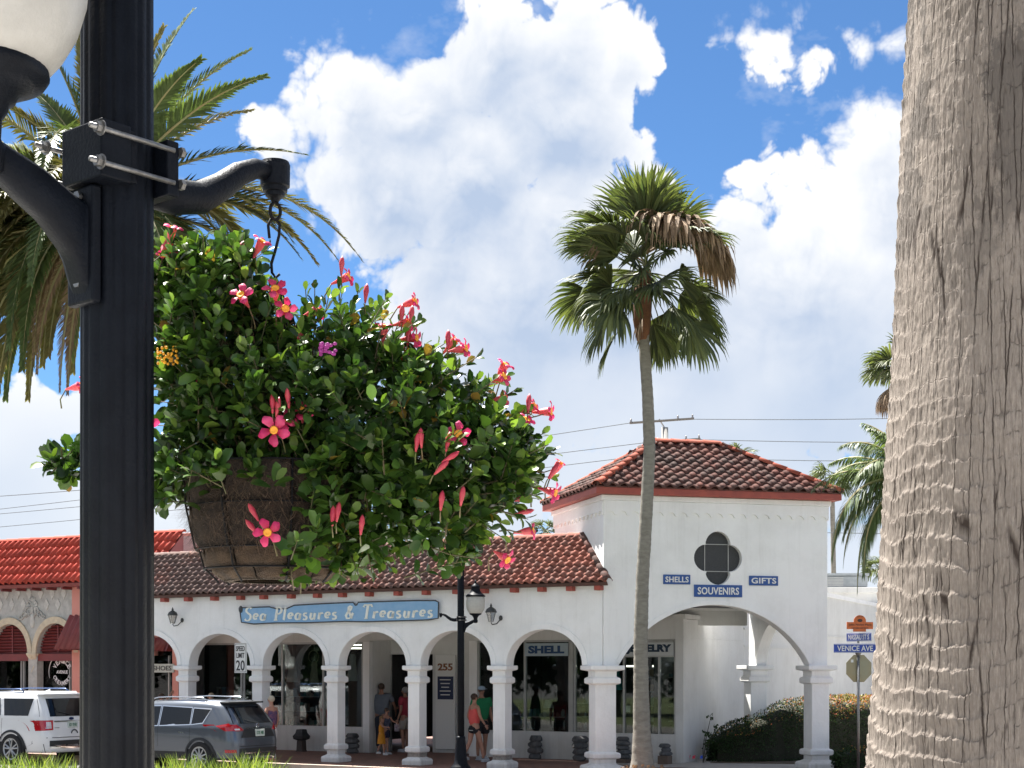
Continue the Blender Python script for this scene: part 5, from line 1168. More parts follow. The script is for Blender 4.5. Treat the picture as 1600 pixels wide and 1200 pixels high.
for i, (x, y, dy) in enumerate(GR):
    y = y-35 if y > 490 else y
    d = dir2(x, y, dy); L_ = min(d.length, 1.5); up = Vector((0, 0, .25)); dn_k = 1.0 if y < 450 else 1.8
    rq = random.Random(i*7+1); fan(fp, cc0+Vector((0, 0, rq.uniform(-.1, .35) if y < 440 else rq.uniform(-.35, .1))), d.normalized()+up*rq.uniform(.2, 1.1), L_*rq.uniform(.50, .80), rq.uniform(.88, 1.2), FANG, 100+i, dn_k*rq.uniform(.5, 1.3), rq.uniform(.85, 1.3))
for i, (x, y, dy) in enumerate([(1080,330,-.9),(1100,345,-.3),(1120,365,.4),(1095,370,-1.2),(1060,335,-1.2),(1135,395,-.1),(1110,400,.8),(1070,310,-1.3),(1130,350,.9),(1125,350,-.6),(1140,380,.3)]):
    fan(fp, cc0+Vector((0, -.1, .35)), dir2(x, y, dy-.6).normalized()+Vector((0, 0, .5)), 1.45, 1.3, FAND, 300+i, 4.6, 1.2, 24)
for i, (x, y, dy) in enumerate([(925,345,-.3),(905,375,.4)]):
    fan(fp, cc0+Vector((0, 0, .2)), dir2(x, y, dy).normalized()+Vector((0, 0, .3)), 1.0, .8, FAND, 330+i, 3.6, 1.0, 12)
fan(fp, cc0+Vector((0, 0, -.5)), (-.35, -.5, -1.2), .3, .75, FAND, 350, 2.5, .6, 14)

DATEG = pm('date_palm_green', (.070, .105, .038), (.115, .15, .055), sc=2.5, rough=.5, spec=.3, rnd=.3, trans=.18)
DATEO = pm('date_palm_olive', (.11, .115, .042), (.17, .14, .052), sc=2.5, rough=.55, spec=.3, rnd=.3, trans=.18)
QUEEN = pm('queen_palm_green', (.085, .125, .05), (.15, .19, .085), sc=3, rough=.45, spec=.3, rnd=.3, trans=.25)
def pinnate(parent, c, d, L_, mat, seed, droop=1., leaf=.42, n=62, wl=.020, up=.45, hang=.25):
    r = random.Random(seed); p = Vector(c); cur = Vector(d).normalized(); st = L_/n; b = MB(); pts = [p.copy()]; dirs = [cur.copy()]
    for i in range(n):
        u = i/n; cur = (cur+DROOP*droop*st/L_*(.35+2.0*u)).normalized(); p = p+cur*st; pts.append(p.copy()); dirs.append(cur.copy())
    rb = MB(); rb.tube([pts[i] for i in range(0, n+1, 4)], [.034*(1-i/n)**.7+.004 for i in range(0, n+1, 4)], 4, cap=False)
    s0 = dirs[0].cross(Vector((0, 0, 1)))
    if s0.length < .1: s0 = Vector((1, 0, 0))
    s0.normalize()
    s0 = Matrix.Rotation(r.uniform(-.5, .5), 3, dirs[0]) @ s0
    for i in range(5, n+1):
        for q in (0, .5):
            u = (i+q)/n; pr = min(1, i/n); k = leaf*min(1, (u*5)**.6)*max(.25, (1-max(0, u-.55)/.5))*r.uniform(.85, 1.1); dr = dirs[min(i, n)]; s_ = (s0-dr*s0.dot(dr)).normalized(); nn_ = s_.cross(dr).normalized()
            for sg in (-1, 1):
                v = (s_*sg*.75+dr*(.62+.5*u)+nn_*(up*r.uniform(.4, 1.2))+DROOP*hang*r.uniform(.2, 1.5)).normalized(); bse = pts[min(i, n)]+dr*st*q; w = v.cross(nn_).normalized()*wl
                mid = bse+v*k*.55; tip = bse+v*k+DROOP*hang*k*.35; b.add([bse-w*.5, bse+w*.5, mid+w, mid-w, tip], [(0, 1, 2, 3), (3, 2, 4)])
    o = obj('frond', b, mat, parent, world=True); obj('rachis', rb, pm('pale_rachis', (.26, .27, .13), (.30, .22, .10), sc=4, rough=.6), o, world=True); return o
DY = 27.5; dc = P3(165, 318, DY)
dp = thing('palm_tree', 'large feathery date palm with arching fronds behind the dark lamp post', 'tree', (dc.x, DY, 0))
trunk_curve(dp, [(dc.x, DY, 0), (dc.x, DY, 4), (dc.x, DY, dc.z-.9), (dc.x, DY, dc.z)], [.30, .26, .28, .40], pm('date_trunk', (.16, .13, .10), (.09, .07, .05), sc=5, rough=1., bump=1.))
DT = [(285,42,.5),(245,70,-.5),(368,95,.3),(395,132,-.6),(374,182,.8),(300,110,-1.2),(462,250,-.4),(508,435,-.3),(470,470,.8),(430,350,1.4),(385,300,-1.5),(125,70,.4),(85,95,-.6),(55,150,.3),(20,185,-.8),(-40,240,.5),(60,200,1.5),(150,20,1.2),(205,90,1.2),
      (-90,300,-.4),(-80,400,.6),(-60,500,-.6),(-20,600,.3),(25,700,-.3),(60,640,-1.1),(88,665,.5),(110,600,-.9),(-110,350,-1.3),(-30,450,-1.8),(20,520,-1.6),(130,560,1.2),(-60,560,1.4),(330,440,1.3),(300,480,.2),(260,520,-.2),(440,400,1.8),(350,330,2.),(20,430,2.2),(-10,340,-2.4),(40,330,2.5),(60,480,-2.2),(230,600,1.4),(-20,660,.9),(5,560,1.9)]
for i, (x, y, dy) in enumerate(DT):
    tip = P3(x, y, DY+dy); v = tip-dc; L_ = max(v.length, 2.2)
    if y < 260: d = v.normalized()+Vector((0, 0, .28)); dr = .55
    elif x > 350: d = Vector((v.x, v.y*.3, 0)).normalized()+Vector((0, 0, .38)); dr = 1.15; L_ *= 1.12
    else: d = Vector((v.x, v.y, 0)).normalized()*1.0+Vector((0, 0, .55-(y-260)/520)); dr = 1.35+(y-260)/420
    if y > 480: L_ *= 1.12
    pinnate(dp, dc+Vector((0, 0, .1 if y < 300 else -.15)), d, L_*1.07, DATEG if (i*7) % 10 < (6 if y < 400 else 3) else DATEO, 500+i, dr, .50, 66, .025)
for i in range(52):
    rq = random.Random(i+40); a = rq.uniform(0, 2*PI); e = rq.uniform(-.35, .75); pinnate(dp, dc+Vector((0, 0, rq.uniform(-.35, .2))), (math.cos(a) if i % 3 else -abs(math.cos(a)), math.sin(a), e), rq.uniform(3.4, 4.3), DATEG if rq.random() < .5 else DATEO, 640+i, rq.uniform(1.5, 2.4), .48, 60, .024)
for i in range(26):
    rq = random.Random(i+140); pinnate(dp, dc+Vector((-.3, -.2, rq.uniform(-.5, .1))), (-rq.uniform(.25, 1.), -rq.uniform(-.2, .8), rq.uniform(-.1, .5)), rq.uniform(4.2, 5.6), DATEG if i % 3 == 0 else DATEO, 800+i, rq.uniform(1.9, 2.9), .50, 64, .026)
for i in range(5): pinnate(dp, dc-Vector((0, 0, .3)), (random.uniform(-1, .1), random.uniform(-.6, .3), -.35), 3.1, FAND, 700+i, 2.4, .3, 50, .013)

def small_palm(px, py, Y, rc, label, feather=False, n=22, trunk=True, tw=.16):
    c = P3(px, py, Y); t = thing('palm_tree', label, 'tree', (c.x, Y, 0))
    if trunk: trunk_curve(t, [(c.x, Y, 0), (c.x+.1, Y, c.z*.5), (c.x, Y, c.z)], [tw*1.3, tw, tw*.9], TRK, 8, rings=False)
    r = random.Random(int(px))
    for i in range(n):
        a = r.uniform(0, 2*PI); e = r.uniform(-.7, 1.3); d = Vector((math.cos(a), math.sin(a), e)); fan(t, c, d, rc*.4, rc*.62, FANG, int(px)*10+i, 1.3, 1.1, 12)
    return t
small_palm(1158, 712, 88, 1.15, 'small far-off fan palm just above the tower roof ridge')
small_palm(1300, 745, 80, 1.4, 'distant fan palm on a thin trunk right of the tower roof', tw=.13)
small_palm(853, 828, 80, 1.0, 'tiny distant fan palm in the corner between arcade roof and tower')
small_palm(1376, 888, 75, 1.1, 'distant small palm top beside the rooftop air conditioner')
wc = P3(1412, 575, 46); wt = thing('palm_tree', 'fan palm with a hanging brown skirt peeping out behind the big trunk', 'tree', (wc.x, 46, 0))
trunk_curve(wt, [(wc.x, 46, 0), (wc.x, 46, 6), tuple(wc)], [.3, .22, .2], TRK, 8, rings=False)
for i in range(26):
    a = random.uniform(0, 2*PI); fan(wt, wc, (math.cos(a), math.sin(a), random.uniform(-.2, 1.3)), .55, .85, FANG, 900+i, 1.4, 1.1, 16)
for i in range(18):
    a = 2*PI*i/18; fan(wt, wc-Vector((0, 0, .2)), (math.cos(a), math.sin(a), -.5), .5, .85, FAND, 950+i, 3.6, .8, 14)
qc = P3(1446, 766, 30); qt = thing('palm_tree', 'queen palm with long drooping feather fronds half hidden by the big trunk', 'tree', (qc.x, 30, 0))
trunk_curve(qt, [(qc.x, 30, 0), (qc.x, 30, 3), tuple(qc)], [.2, .15, .13], TRK, 8, rings=False)
for i, (ang, up, dr, L_) in enumerate([(180,.55,1.0,2.3),(190,.30,1.9,2.2),(172,.9,1.5,2.2),(200,.15,3.2,2.5),(185,1.3,1.1,2.0),(150,.9,.9,2.1),(215,.8,1.4,2.2),(176,.0,3.4,2.6),(195,.45,2.6,2.9),(110,.8,1,2),(60,.8,1.2,2.1),(20,.6,1.5,2.2),(330,.7,1.4,2.2),(280,.9,1.2,2.1),(240,.5,1.6,2.2),(165,.2,2.5,2.4),(205,1.6,.9,1.8),(160,2.,.8,1.8)]):
    pinnate(qt, qc, Vector((math.cos(R(ang)), math.sin(R(ang)), up)), L_, QUEEN, 1100+i, dr, .50, 60, .013, .05, .95)

# ---------------------------------------------------------------- hedges and grasses
def hedge(name, label, pts, h, w, n, top, lf=.045, seed=1, cat='hedge'):
    r = np.random.default_rng(seed); P0 = np.array(pts, float); seg = np.diff(P0, axis=0); ln = np.linalg.norm(seg, axis=1); cum = np.concatenate([[0], np.cumsum(ln)]); tot = cum[-1]
    t = thing(name, label, cat, (pts[0][0], pts[0][1], 0))
    u = r.uniform(0, tot, n); k = np.clip(np.searchsorted(cum, u)-1, 0, len(seg)-1); f = (u-cum[k])/ln[k]; c = P0[k]+seg[k]*f[:, None]; nd = np.stack([-seg[k][:, 1], seg[k][:, 0]], 1)/ln[k][:, None]
    th = r.uniform(-.25, PI+.25, n); sup = lambda v, e: np.sign(v)*np.abs(v)**e
    hv = h(u/tot) if callable(h) else np.full(n, h); er = np.minimum(1, np.minimum(u, tot-u)/.55); er = er**.5
    cx = c[:, 0]; lump = fbm(u*1.1, th*2, 1., 4, seed)*.36; rr = (1+lump)*(1-np.abs(r.normal(0, .05, n)))
    off = sup(np.cos(th), .45)*w/2*er*rr; z = np.clip(sup(np.sin(th), .45), -.1, 2)*hv*(.55+.45*er)*(.97+lump*.25); z = np.where(r.random(n) < .55, z*r.uniform(.0, 1., n)**.25, z)
    P = np.stack([c[:, 0]+nd[:, 0]*off, c[:, 1]+nd[:, 1]*off, np.maximum(z, .02)+r.normal(0, .015, n)], 1)
    outn = np.stack([nd[:, 0]*np.cos(th), nd[:, 1]*np.cos(th), np.sin(th)+.3], 1)+r.normal(0, .55, (n, 3)); yd = r.normal(0, .6, (n, 3))+outn*.6
    L_ = lf*r.uniform(.7, 1.3, n); M_ = frames(P, yd, outn, np.stack([L_*.55, L_, L_], 1))
    sunny_newg = (P[:, 2] > hv*(.70+.08*np.sin(u*5))) & (r.random(n) < top*np.clip((u/tot-.12)*4, .15, 1))  # tip colour also paints sunlight: brighter, and denser towards the sunny right end
    hv4 = [(0, 0, 0), (.45, .5, .1), (0, 1, 0), (-.45, .5, .1)]; f4 = [(0, 1, 2, 3)]
    V, Fc = bake(hv4, f4, M_[~sunny_newg]); obj('foliage', npmesh(V, Fc), HEDG, t, world=True, kind='stuff')
    if sunny_newg.any(): V, Fc = bake(hv4, f4, M_[sunny_newg]); obj('sunlit_new_growth', npmesh(V, Fc), HEDT, t, world=True, kind='stuff')
    core = MB(); m_ = 24
    for i in range(m_+1):
        uu = .12+(tot-.24)*i/m_; kk_ = min(np.searchsorted(cum, uu)-1, len(seg)-1); kk_ = max(kk_, 0); q = P0[kk_]+seg[kk_]*((uu-cum[kk_])/ln[kk_]); ndq = np.array([-seg[kk_][1], seg[kk_][0]])/ln[kk_]; hh_ = float(h(np.array([uu/tot]))[0]) if callable(h) else h; e = min(1, min(uu, tot-uu)/.55)**.5
        for j in range(9): a = PI*j/8; o_ = math.copysign(abs(math.cos(a))**.45, math.cos(a))*w/2*e*.86; core.v.append((q[0]+ndq[0]*o_, q[1]+ndq[1]*o_, max(.0, math.sin(a)**.45*hh_*(.55+.45*e)*.88)))
    core.f += [(i*9+j, i*9+j+1, (i+1)*9+j+1, (i+1)*9+j) for i in range(m_) for j in range(8)]
    obj('branches', core, pm('hedge_core', (.018, .022, .012), (.03, .028, .018), sc=20, rough=1., bump=1.), t, True, world=True)
    return t
HEDG = pm('hedge_leaf', (.020, .042, .014), (.032, .06, .018), sc=3, spec=.25, rough=.6, rnd=.45, trans=.12)
HEDT = pm('sunlit_ixora_tip', (.17, .22, .04), (.28, .26, .06), sc=2.2, rough=.5, rnd=.3, c3=(.50, .10, .05), trans=.2)  # young tip tint, brightened to stand for sun on the hedge top
hedge('hedge', 'long clipped dark hedge with red and yellow tips beside the white side wall', [(4.75, 37.9), (6.2, 38.3), (8.6, 39.6), (11.6, 42.4), (13.5, 46)], lambda u: 1.22+.35*np.clip(u*4, 0, 1)-.55*np.clip(.18-u, 0, 1)/.18, 1.35, 46000, .95, .055, 3)
hedge('shrub', 'low bushy shrubs with a few red tips at the foot of the street sign', [(7.0, 34.2), (7.9, 34.5), (8.6, 35.2)], .52, .8, 5200, .25, .05, 9, 'shrub')
tw_ = thing('twiggy_plant', 'thin leggy stem with a few leaves leaning out at the left end of the hedge', 'plant', (4.55, 37.3, 0)); tb_ = MB()
b0_ = Vector((4.55, 37.3, 0)); tips_ = []
for (dx, dz) in ((.18, 1.1), (.05, .7), (.3, .85)): e = b0_+Vector((dx, .0, dz)); tb_.tube([b0_, b0_.lerp(e, .5)+Vector((-.03, 0, 0)), e], [.014, .01, .006], 5); tips_ += [e, b0_.lerp(e, .6)]
obj('stem', tb_, pm('dark_stem', (.05, .045, .035), rough=.9), tw_, world=True)
pp = np.array([tuple(q) for q in tips_ for _ in range(14)])+RNG.normal(0, .04, (14*len(tips_), 3)); V, Fc = bake([(0, 0, 0), (.45, .5, .1), (0, 1, 0), (-.45, .5, .1)], [(0, 1, 2, 3)], frames(pp, RNG.normal(0, 1, pp.shape), RNG.normal(0, 1, pp.shape)+.01, np.full(pp.shape, .07)))
obj('leaves', npmesh(V, Fc), HEDG, tw_, world=True, kind='stuff')
GRM = pm('strap_grass', (.085, .15, .03), (.14, .20, .04), sc=2, rough=.45, rnd=.3, c3=(.33, .36, .10), trans=.3)
def tuft(px0, px1, Y, z1, n, label, seed):
    r = random.Random(seed); c = P3((px0+px1)/2, 1200, Y); t = thing('grass_clump', label, 'ornamental grass', (c.x, Y, 0)); b = MB(); hw_ = (px1-px0)/2/F*Y
    for i in range(n):
        x = c.x+r.uniform(-hw_, hw_); y = Y+r.uniform(-.6, .6); h = z1*r.uniform(.6, 1.04)*(1-.12*abs((x-c.x)/hw_)**2); a = r.uniform(0, 2*PI); ln = r.uniform(.08, .42); w = .011*r.uniform(.7, 1.3); s_ = Vector((-math.sin(a), math.cos(a), 0)) if r.random() < .5 else Vector((1, 0, 0)); rows = []
        for k in range(6): u = k/5; p = Vector((x+math.cos(a)*ln*u**2, y+math.sin(a)*ln*u**2, h*(u-.18*u**3)/.82)); ww = w*(1-u**3); rows += [p-s_*ww, p+s_*ww]
        b.add(rows, [(2*k, 2*k+1, 2*k+3, 2*k+2) for k in range(5)])
    obj('blades', b, GRM, t, world=True, kind='stuff')
tuft(-30, 130, 21, 1.14, 1500, 'yellow-green strap grass in front of the white vehicle', 4)
tuft(232, 345, 21, 1.12, 900, 'yellow-green strap grass below the grey vehicle door', 5)
tuft(335, 428, 21, 1.14, 800, 'yellow-green strap grass below the grey vehicle bumper', 6)

for (c_, d_, i) in LATER: fan(tk, c_, d_, 1.1, 1.1, FANG, 1700+i, 1.3, 1.15, 18)
# unseen trees, added beyond the frame so the shop windows mirror dark leaves
r = np.random.default_rng(77); cl = []
for k in range(60):
    d0_ = r.normal(size=3); d0_ /= np.linalg.norm(d0_); c_ = np.array([0, 0, 4.0])+d0_*np.array([3.1, 3.1, 3.2])*r.uniform(.3, 1) ; m_ = 110
    cl.append(c_+r.normal(0, .42, (m_, 3)))
cl = np.concatenate(cl); V, Fc = bake([(0, 0, 0), (.5, .5, .1), (0, 1, 0), (-.5, .5, .1)], [(0, 1, 2, 3)], frames(cl, r.normal(size=cl.shape), r.normal(size=cl.shape)+np.array([0, 0, .6]), np.full(cl.shape, .34)))
shade = thing('reflection_tree', 'leafy tree out of view, added for its dark reflection in the shop windows', 'tree', (-30, -15, 0), 0, 'unseen trees added for the window reflections')
crown_ = obj('crown', npmesh(V, Fc), HEDG, shade, kind='stuff'); obj('trunk', MB().tube([(0, 0, 0), (.1, 0, 2.2), (0, 0, 4), (.3, 0, 5.5)], [.28, .22, .16, .08], 10), TRK, shade, True)
for s_ in (-1, 1): obj('limb', MB().tube([(0, 0, 3), (s_*1., .3, 4.6), (s_*1.9, .5, 5.6)], [.13, .09, .04], 8), TRK, shade, True)
for i in range(11):
    c_ = copy_tree(shade) if i else shade; w_ = A2W(-62+i*5.3+random.uniform(-.8, .8), -27+random.uniform(-1.5, 1.5)); c_.location = (w_.x, w_.y, 0); c_.rotation_euler.z = random.uniform(0, 6)
# ---------------------------------------------------------------- parked cars
TYRE = pm('tyre_rubber', (.012, .012, .013), rough=.85); CLAD = pm('black_plastic', (.02, .021, .023), rough=.6); CGL = pm('tinted_car_glass', (.006, .008, .011), rough=.04, spec=.45)
CHR = pm('chrome_trim', (.75, .76, .78), rough=.12, metal=1.); RIMM = pm('alloy_rim', (.42, .43, .44), rough=.3, metal=.8); RLT = pm('red_lamp_lens', (.45, .008, .015), rough=.12, coat=1.); CLT = pm('clear_lamp_lens', (.6, .6, .62), rough=.1, coat=1.)
def car(label, origin, paint, S, group='vehicles parked along the arcade'):
    """x forward, y left; origin on the road under the middle"""
    t = thing('parked_car', label, 'car', origin, R(150), group)
    L_, W_, H_ = S['L'], S['W'], S['H']; xc = 0; n_ = 7.; belt = S['belt']; zb = .30
    def hw(z):
        if z < .55: return W_/2*(.93+.07*(z-zb)/.25) if z < .55 else 0
        if z < belt: return W_/2*(1-.03*((z-.75)/.4)**2)
        return W_/2*(.975-S['tum']*(z-belt)/(H_-belt))
    def xr(z):      # rear profile
        if z < .7: return -L_/2+.10*max(0, .45-z)
        if z < belt: return -L_/2+.06*(z-.7)/(belt-.7)
        return -L_/2+.06+S['rake']*((z-belt)/(H_-belt))**1.15
    def xf(z): return L_/2-.06*(z/.9)**2 if z < .95 else L_/2-.2
    def ztop(x):
        ks = S['roof']; return float(np.interp(x, [k[0] for k in ks], [k[1] for k in ks]))
    NT, NV = 72, 22; ring = []; vs = []
    for v in range(NV+1):
        for j in range(NT):
            th = 2*PI*j/NT; c_, s_ = math.cos(th), math.sin(th); ex = math.copysign(abs(c_)**(2/n_), c_); ey = math.copysign(abs(s_)**(2/n_), s_)
            x = ex*L_/2; z = zb+(ztop(x)-zb)*v/NV
            for _ in range(3):
                m = (xf(z)+xr(z))/2; l = (xf(z)-xr(z))/2; x = m+ex*l; z = zb+(ztop(x)-zb)*v/NV
            w = hw(z); d = 1-v/NV
            if v == NV: w -= .10; z -= .0
            elif v == NV-1: w -= .025
            vs.append((x, ey*w, z-(.02 if v == NV-1 else 0)))
    fs = [(v*NT+j, v*NT+(j+1) % NT, (v+1)*NT+(j+1) % NT, (v+1)*NT+j) for v in range(NV) for j in range(NT)]
    # roof and floor caps: strips joining j with its mirror
    for v in (0, NV):
        b0 = v*NT
        for j in range(NT//2): a, b_, c_, d_ = b0+j, b0+j+1, b0+(NT-j-1) % NT, b0+(NT-j) % NT; q = [a, b_, c_, d_]; q = list(dict.fromkeys(q)); fs.append(tuple(q if v else q[::-1])) if len(q) > 2 else None
    body = obj('body', MB().add(vs, fs), paint, t, True)
    def side(x, z, o=.004):
        m = (xf(z)+xr(z))/2; l = (xf(z)-xr(z))/2; k = min(.999, abs((x-m)/l)); return hw(z)*(1-k**n_)**(1/n_)+o
    def rear(y, z, o=.004):
        m = (xf(z)+xr(z))/2; l = (xf(z)-xr(z))/2; k = min(.995, abs(y/hw(z))); return m-l*(1-k**n_)**(1/n_)-o
    def patch(nm, quad, m_, fn, kind='side', o=.005, sg=1, nu=8, nv=4, par=None):
        (a, b_, c_, d_) = quad; vs = []
        for i in range(nv+1):
            for j in range(nu+1):
                u, v = j/nu, i/nv; p = [(a[q]*(1-u)+b_[q]*u)*(1-v)+(d_[q]*(1-u)+c_[q]*u)*v for q in (0, 1)]
                vs.append((p[0], sg*side(p[0], p[1], o), p[1]) if kind == 'side' else (rear(p[0], p[1], o), p[0], p[1]))
        return obj(nm, MB().add(vs, [(i*(nu+1)+j, i*(nu+1)+j+1, (i+1)*(nu+1)+j+1, (i+1)*(nu+1)+j) for i in range(nv) for j in range(nu)]), m_, par or t, True)
    def spatch(nm, quad, m_, o=.005, **kw): 
        for sg in (1, -1): q = patch(nm, quad, m_, None, 'side', o, sg)
        return q
    for q in S['glass']:
        if S.get('chrome'):
            (a, b_, c_, d_) = q; e = .022; patch('window_trim', ((a[0]-e, a[1]-e), (b_[0]+e, b_[1]-e), (c_[0]+e, c_[1]+e), (d_[0]-e, d_[1]+e)), CHR, None, 'side', .003, 1)
        spatch('side_window', q, CGL, .007)
    for x in S['doors']: spatch('door_seam', ((x, .42), (x+.008, .42), (x+.008, belt-.02), (x, belt-.02)), CLAD, .003)
    for x in S['handles']: spatch('door_handle', ((x, belt-.17), (x+.17, belt-.16), (x+.17, belt-.135), (x, belt-.145)), CHR if S.get('chrome') else paint, .03)
    for q in S['rearglass']: patch('rear_window', q, CGL, None, 'rear', .008)
    for (m_, q, nm) in S['rear']: patch(nm, q, m_, None, 'rear', .010)
    for (m_, q, nm) in S['lamp']:
        for sg in (1, -1): patch(nm, q, m_, None, 'side', .016, sg, 24, 6)
    spatch('sill_cladding', ((-L_/2+.12, zb), (L_/2-.3, zb), (L_/2-.3, S['sill']), (-L_/2+.12, S['sill'])), CLAD, .008)
    rw_ = S['rw']; tr = S['tr']
    for ax_ in (S['ra'], S['fa']):
        for sg in (1, -1):
            av = []; na = 20; R1_ = tr+.10
            for (r, o) in ((R1_, .012), (R1_-.06, .03)):
                for i in range(na+1): a = PI*i/na; x, z = ax_+r*math.cos(a), tr+r*math.sin(a)*.98; av.append((x, sg*side(x, max(z, zb), o), z))
            k = na+1; obj('wheel_arch', MB().add(av, [(i, i+1, k+i+1, k+i) for i in range(na)]), S['arch'], t, True)
            dv = [(ax_, sg*side(ax_, .5, .009), tr)]+[(ax_+(R1_-.05)*math.cos(2*PI*i/28), sg*side(ax_, .5, .009), tr+(R1_-.05)*math.sin(2*PI*i/28)) for i in range(28)]
            dv = [(x, y if z > .3 else y, z) for x, y, z in dv]; obj('wheel_well', MB().add(dv, [(0, i+1, (i+1) % 28+1) for i in range(28)]), TYRE, t)
            yo = sg*(W_/2+.012); yi = sg*(W_/2-.20); ym_ = sg*(W_/2-.02)
            def ringm(prof, n=36): 
                vv = [(ax_+r*math.cos(2*PI*i/n), y, tr+r*math.sin(2*PI*i/n)) for r, y in prof for i in range(n)]; return MB().add(vv, [(q*n+i, q*n+(i+1) % n, (q+1)*n+(i+1) % n, (q+1)*n+i) for q in range(len(prof)-1) for i in range(n)])
            w_ = obj('wheel', ringm([(.02, yi), (tr, yi), (tr, yo-sg*.03), (tr-.02, yo), (rw_+.015, yo), (rw_, yo-sg*.015), (rw_-.02, yo-sg*.06), (.02, yo-sg*.07)]), TYRE, t, True)
            obj('rim', ringm([(rw_+.004, yo+sg*.001), (rw_-.022, yo+sg*.002), (rw_-.03, yo-sg*.03)]), RIMM, w_, True)
            sp = MB()
            for k_ in range(S['spokes']):
                for dd in ((-.10, .10) if S['spokes'] == 5 else (0,)):
                    a = 2*PI*k_/S['spokes']+.3+dd*1.2; a2 = a+dd; c1 = (ax_+.04*math.cos(a), yo-sg*.012, tr+.04*math.sin(a)); c2 = (ax_+(rw_-.015)*math.cos(a2), yo-sg*.006, tr+(rw_-.015)*math.sin(a2)); sp.tube([c1, c2], [.022, .017], 6)
            sp.tube([(ax_, yo-sg*.03, tr), (ax_, yo, tr)], .045, 14); obj('spokes', sp, RIMM, w_)
    for sg in (1, -1):
        y = sg*(hw(H_)-.10); rx0, rx1 = S['rail']; pts = [(rx0, y, ztop(rx0)+.0)]+[(rx0+(rx1-rx0)*u, y, ztop(rx0+(rx1-rx0)*u)+.055) for u in (.06, .3, .5, .7, .94)]+[(rx1, y, ztop(rx1)+.0)]
        obj('roof_rail', MB().tube(pts, .017, 6), S['railm'], t, True)
    fx = S['fin']; obj('antenna_fin', MB().add([(fx, -.02, ztop(fx)-.01), (fx, .02, ztop(fx)-.01), (fx+.2, 0, ztop(fx+.2)-.01), (fx-.02, 0, ztop(fx)+.06)], [(0, 1, 3), (1, 2, 3), (2, 0, 3)]), paint, t)
    sx = xr(H_-.06); obj('spoiler', MB().box(sx-.14, sx+.12, -(hw(H_)-.13), hw(H_)-.13, H_-.085, H_-.045), S['spoil'], t, bevel=.012)
    pz = S['plate']; px_ = rear(0, pz, .02); pl = obj('licence_plate', MB().box(px_-.01, px_+.02, -.16+S['py'], .16+S['py'], pz-.08, pz+.08), pm('plate_white', (.62, .66, .62), (.45, .52, .46), sc=30), t, bevel=.004)
    ptx = text_mesh(S['ptxt'], .25, .075, .004); ptx.transform(Matrix.Translation((px_-.014, S['py'], pz)) @ Matrix.Rotation(R(-90), 4, 'Z')); obj('plate_number', ptx, pm('plate_green', (.03, .16, .08)), pl)
    obj('wiper', MB().tube([(rear(0, belt+.07, .03), .0, belt+.07), (rear(.3, belt+.14, .03), .34, belt+.15)], .008, 5), CLAD, t)
    for sg in (1, -1): obj('door_mirror', MB().ell((S['mx'], sg*(W_/2+.06), belt+.06), (.06, .09, .07), 10, 8), paint, t, True)
    wsx0, wsx1 = S['ws']; obj('windscreen', MB().add([(wsx0, -.66, ztop(wsx0)+.004), (wsx0, .66, ztop(wsx0)+.004), (wsx1, .72, ztop(wsx1)+.006), (wsx1, -.72, ztop(wsx1)+.006)], [(0, 1, 2, 3)]), CGL, t)
    for sg in (1, -1): obj('headlight', MB().ell((L_/2-.18, sg*(W_/2-.25), .78), (.17, .17, .08), 12, 8), CLT, t, True)
    if S.get('emb'): S['emb'](t, rear)
    return t
WPAINT = pm('white_car_paint', (.80, .80, .80), rough=.25, coat=1.); GPAINT = pm('grey_car_paint', (.105, .12, .145), rough=.30, metal=.55, coat=1.)
def carpos(px_corner, b_near, S):      # left rear corner seen at px; returns world origin
    b = b_near; p = A2W(apx(px_corner, b), b); h = Vector((-CU, -SU)); lf = Vector((-.5, -.866))
    o = Vector((p.x, p.y))+h*(S['L']/2)-lf*(S['W']/2); return (o.x, o.y, -.13)
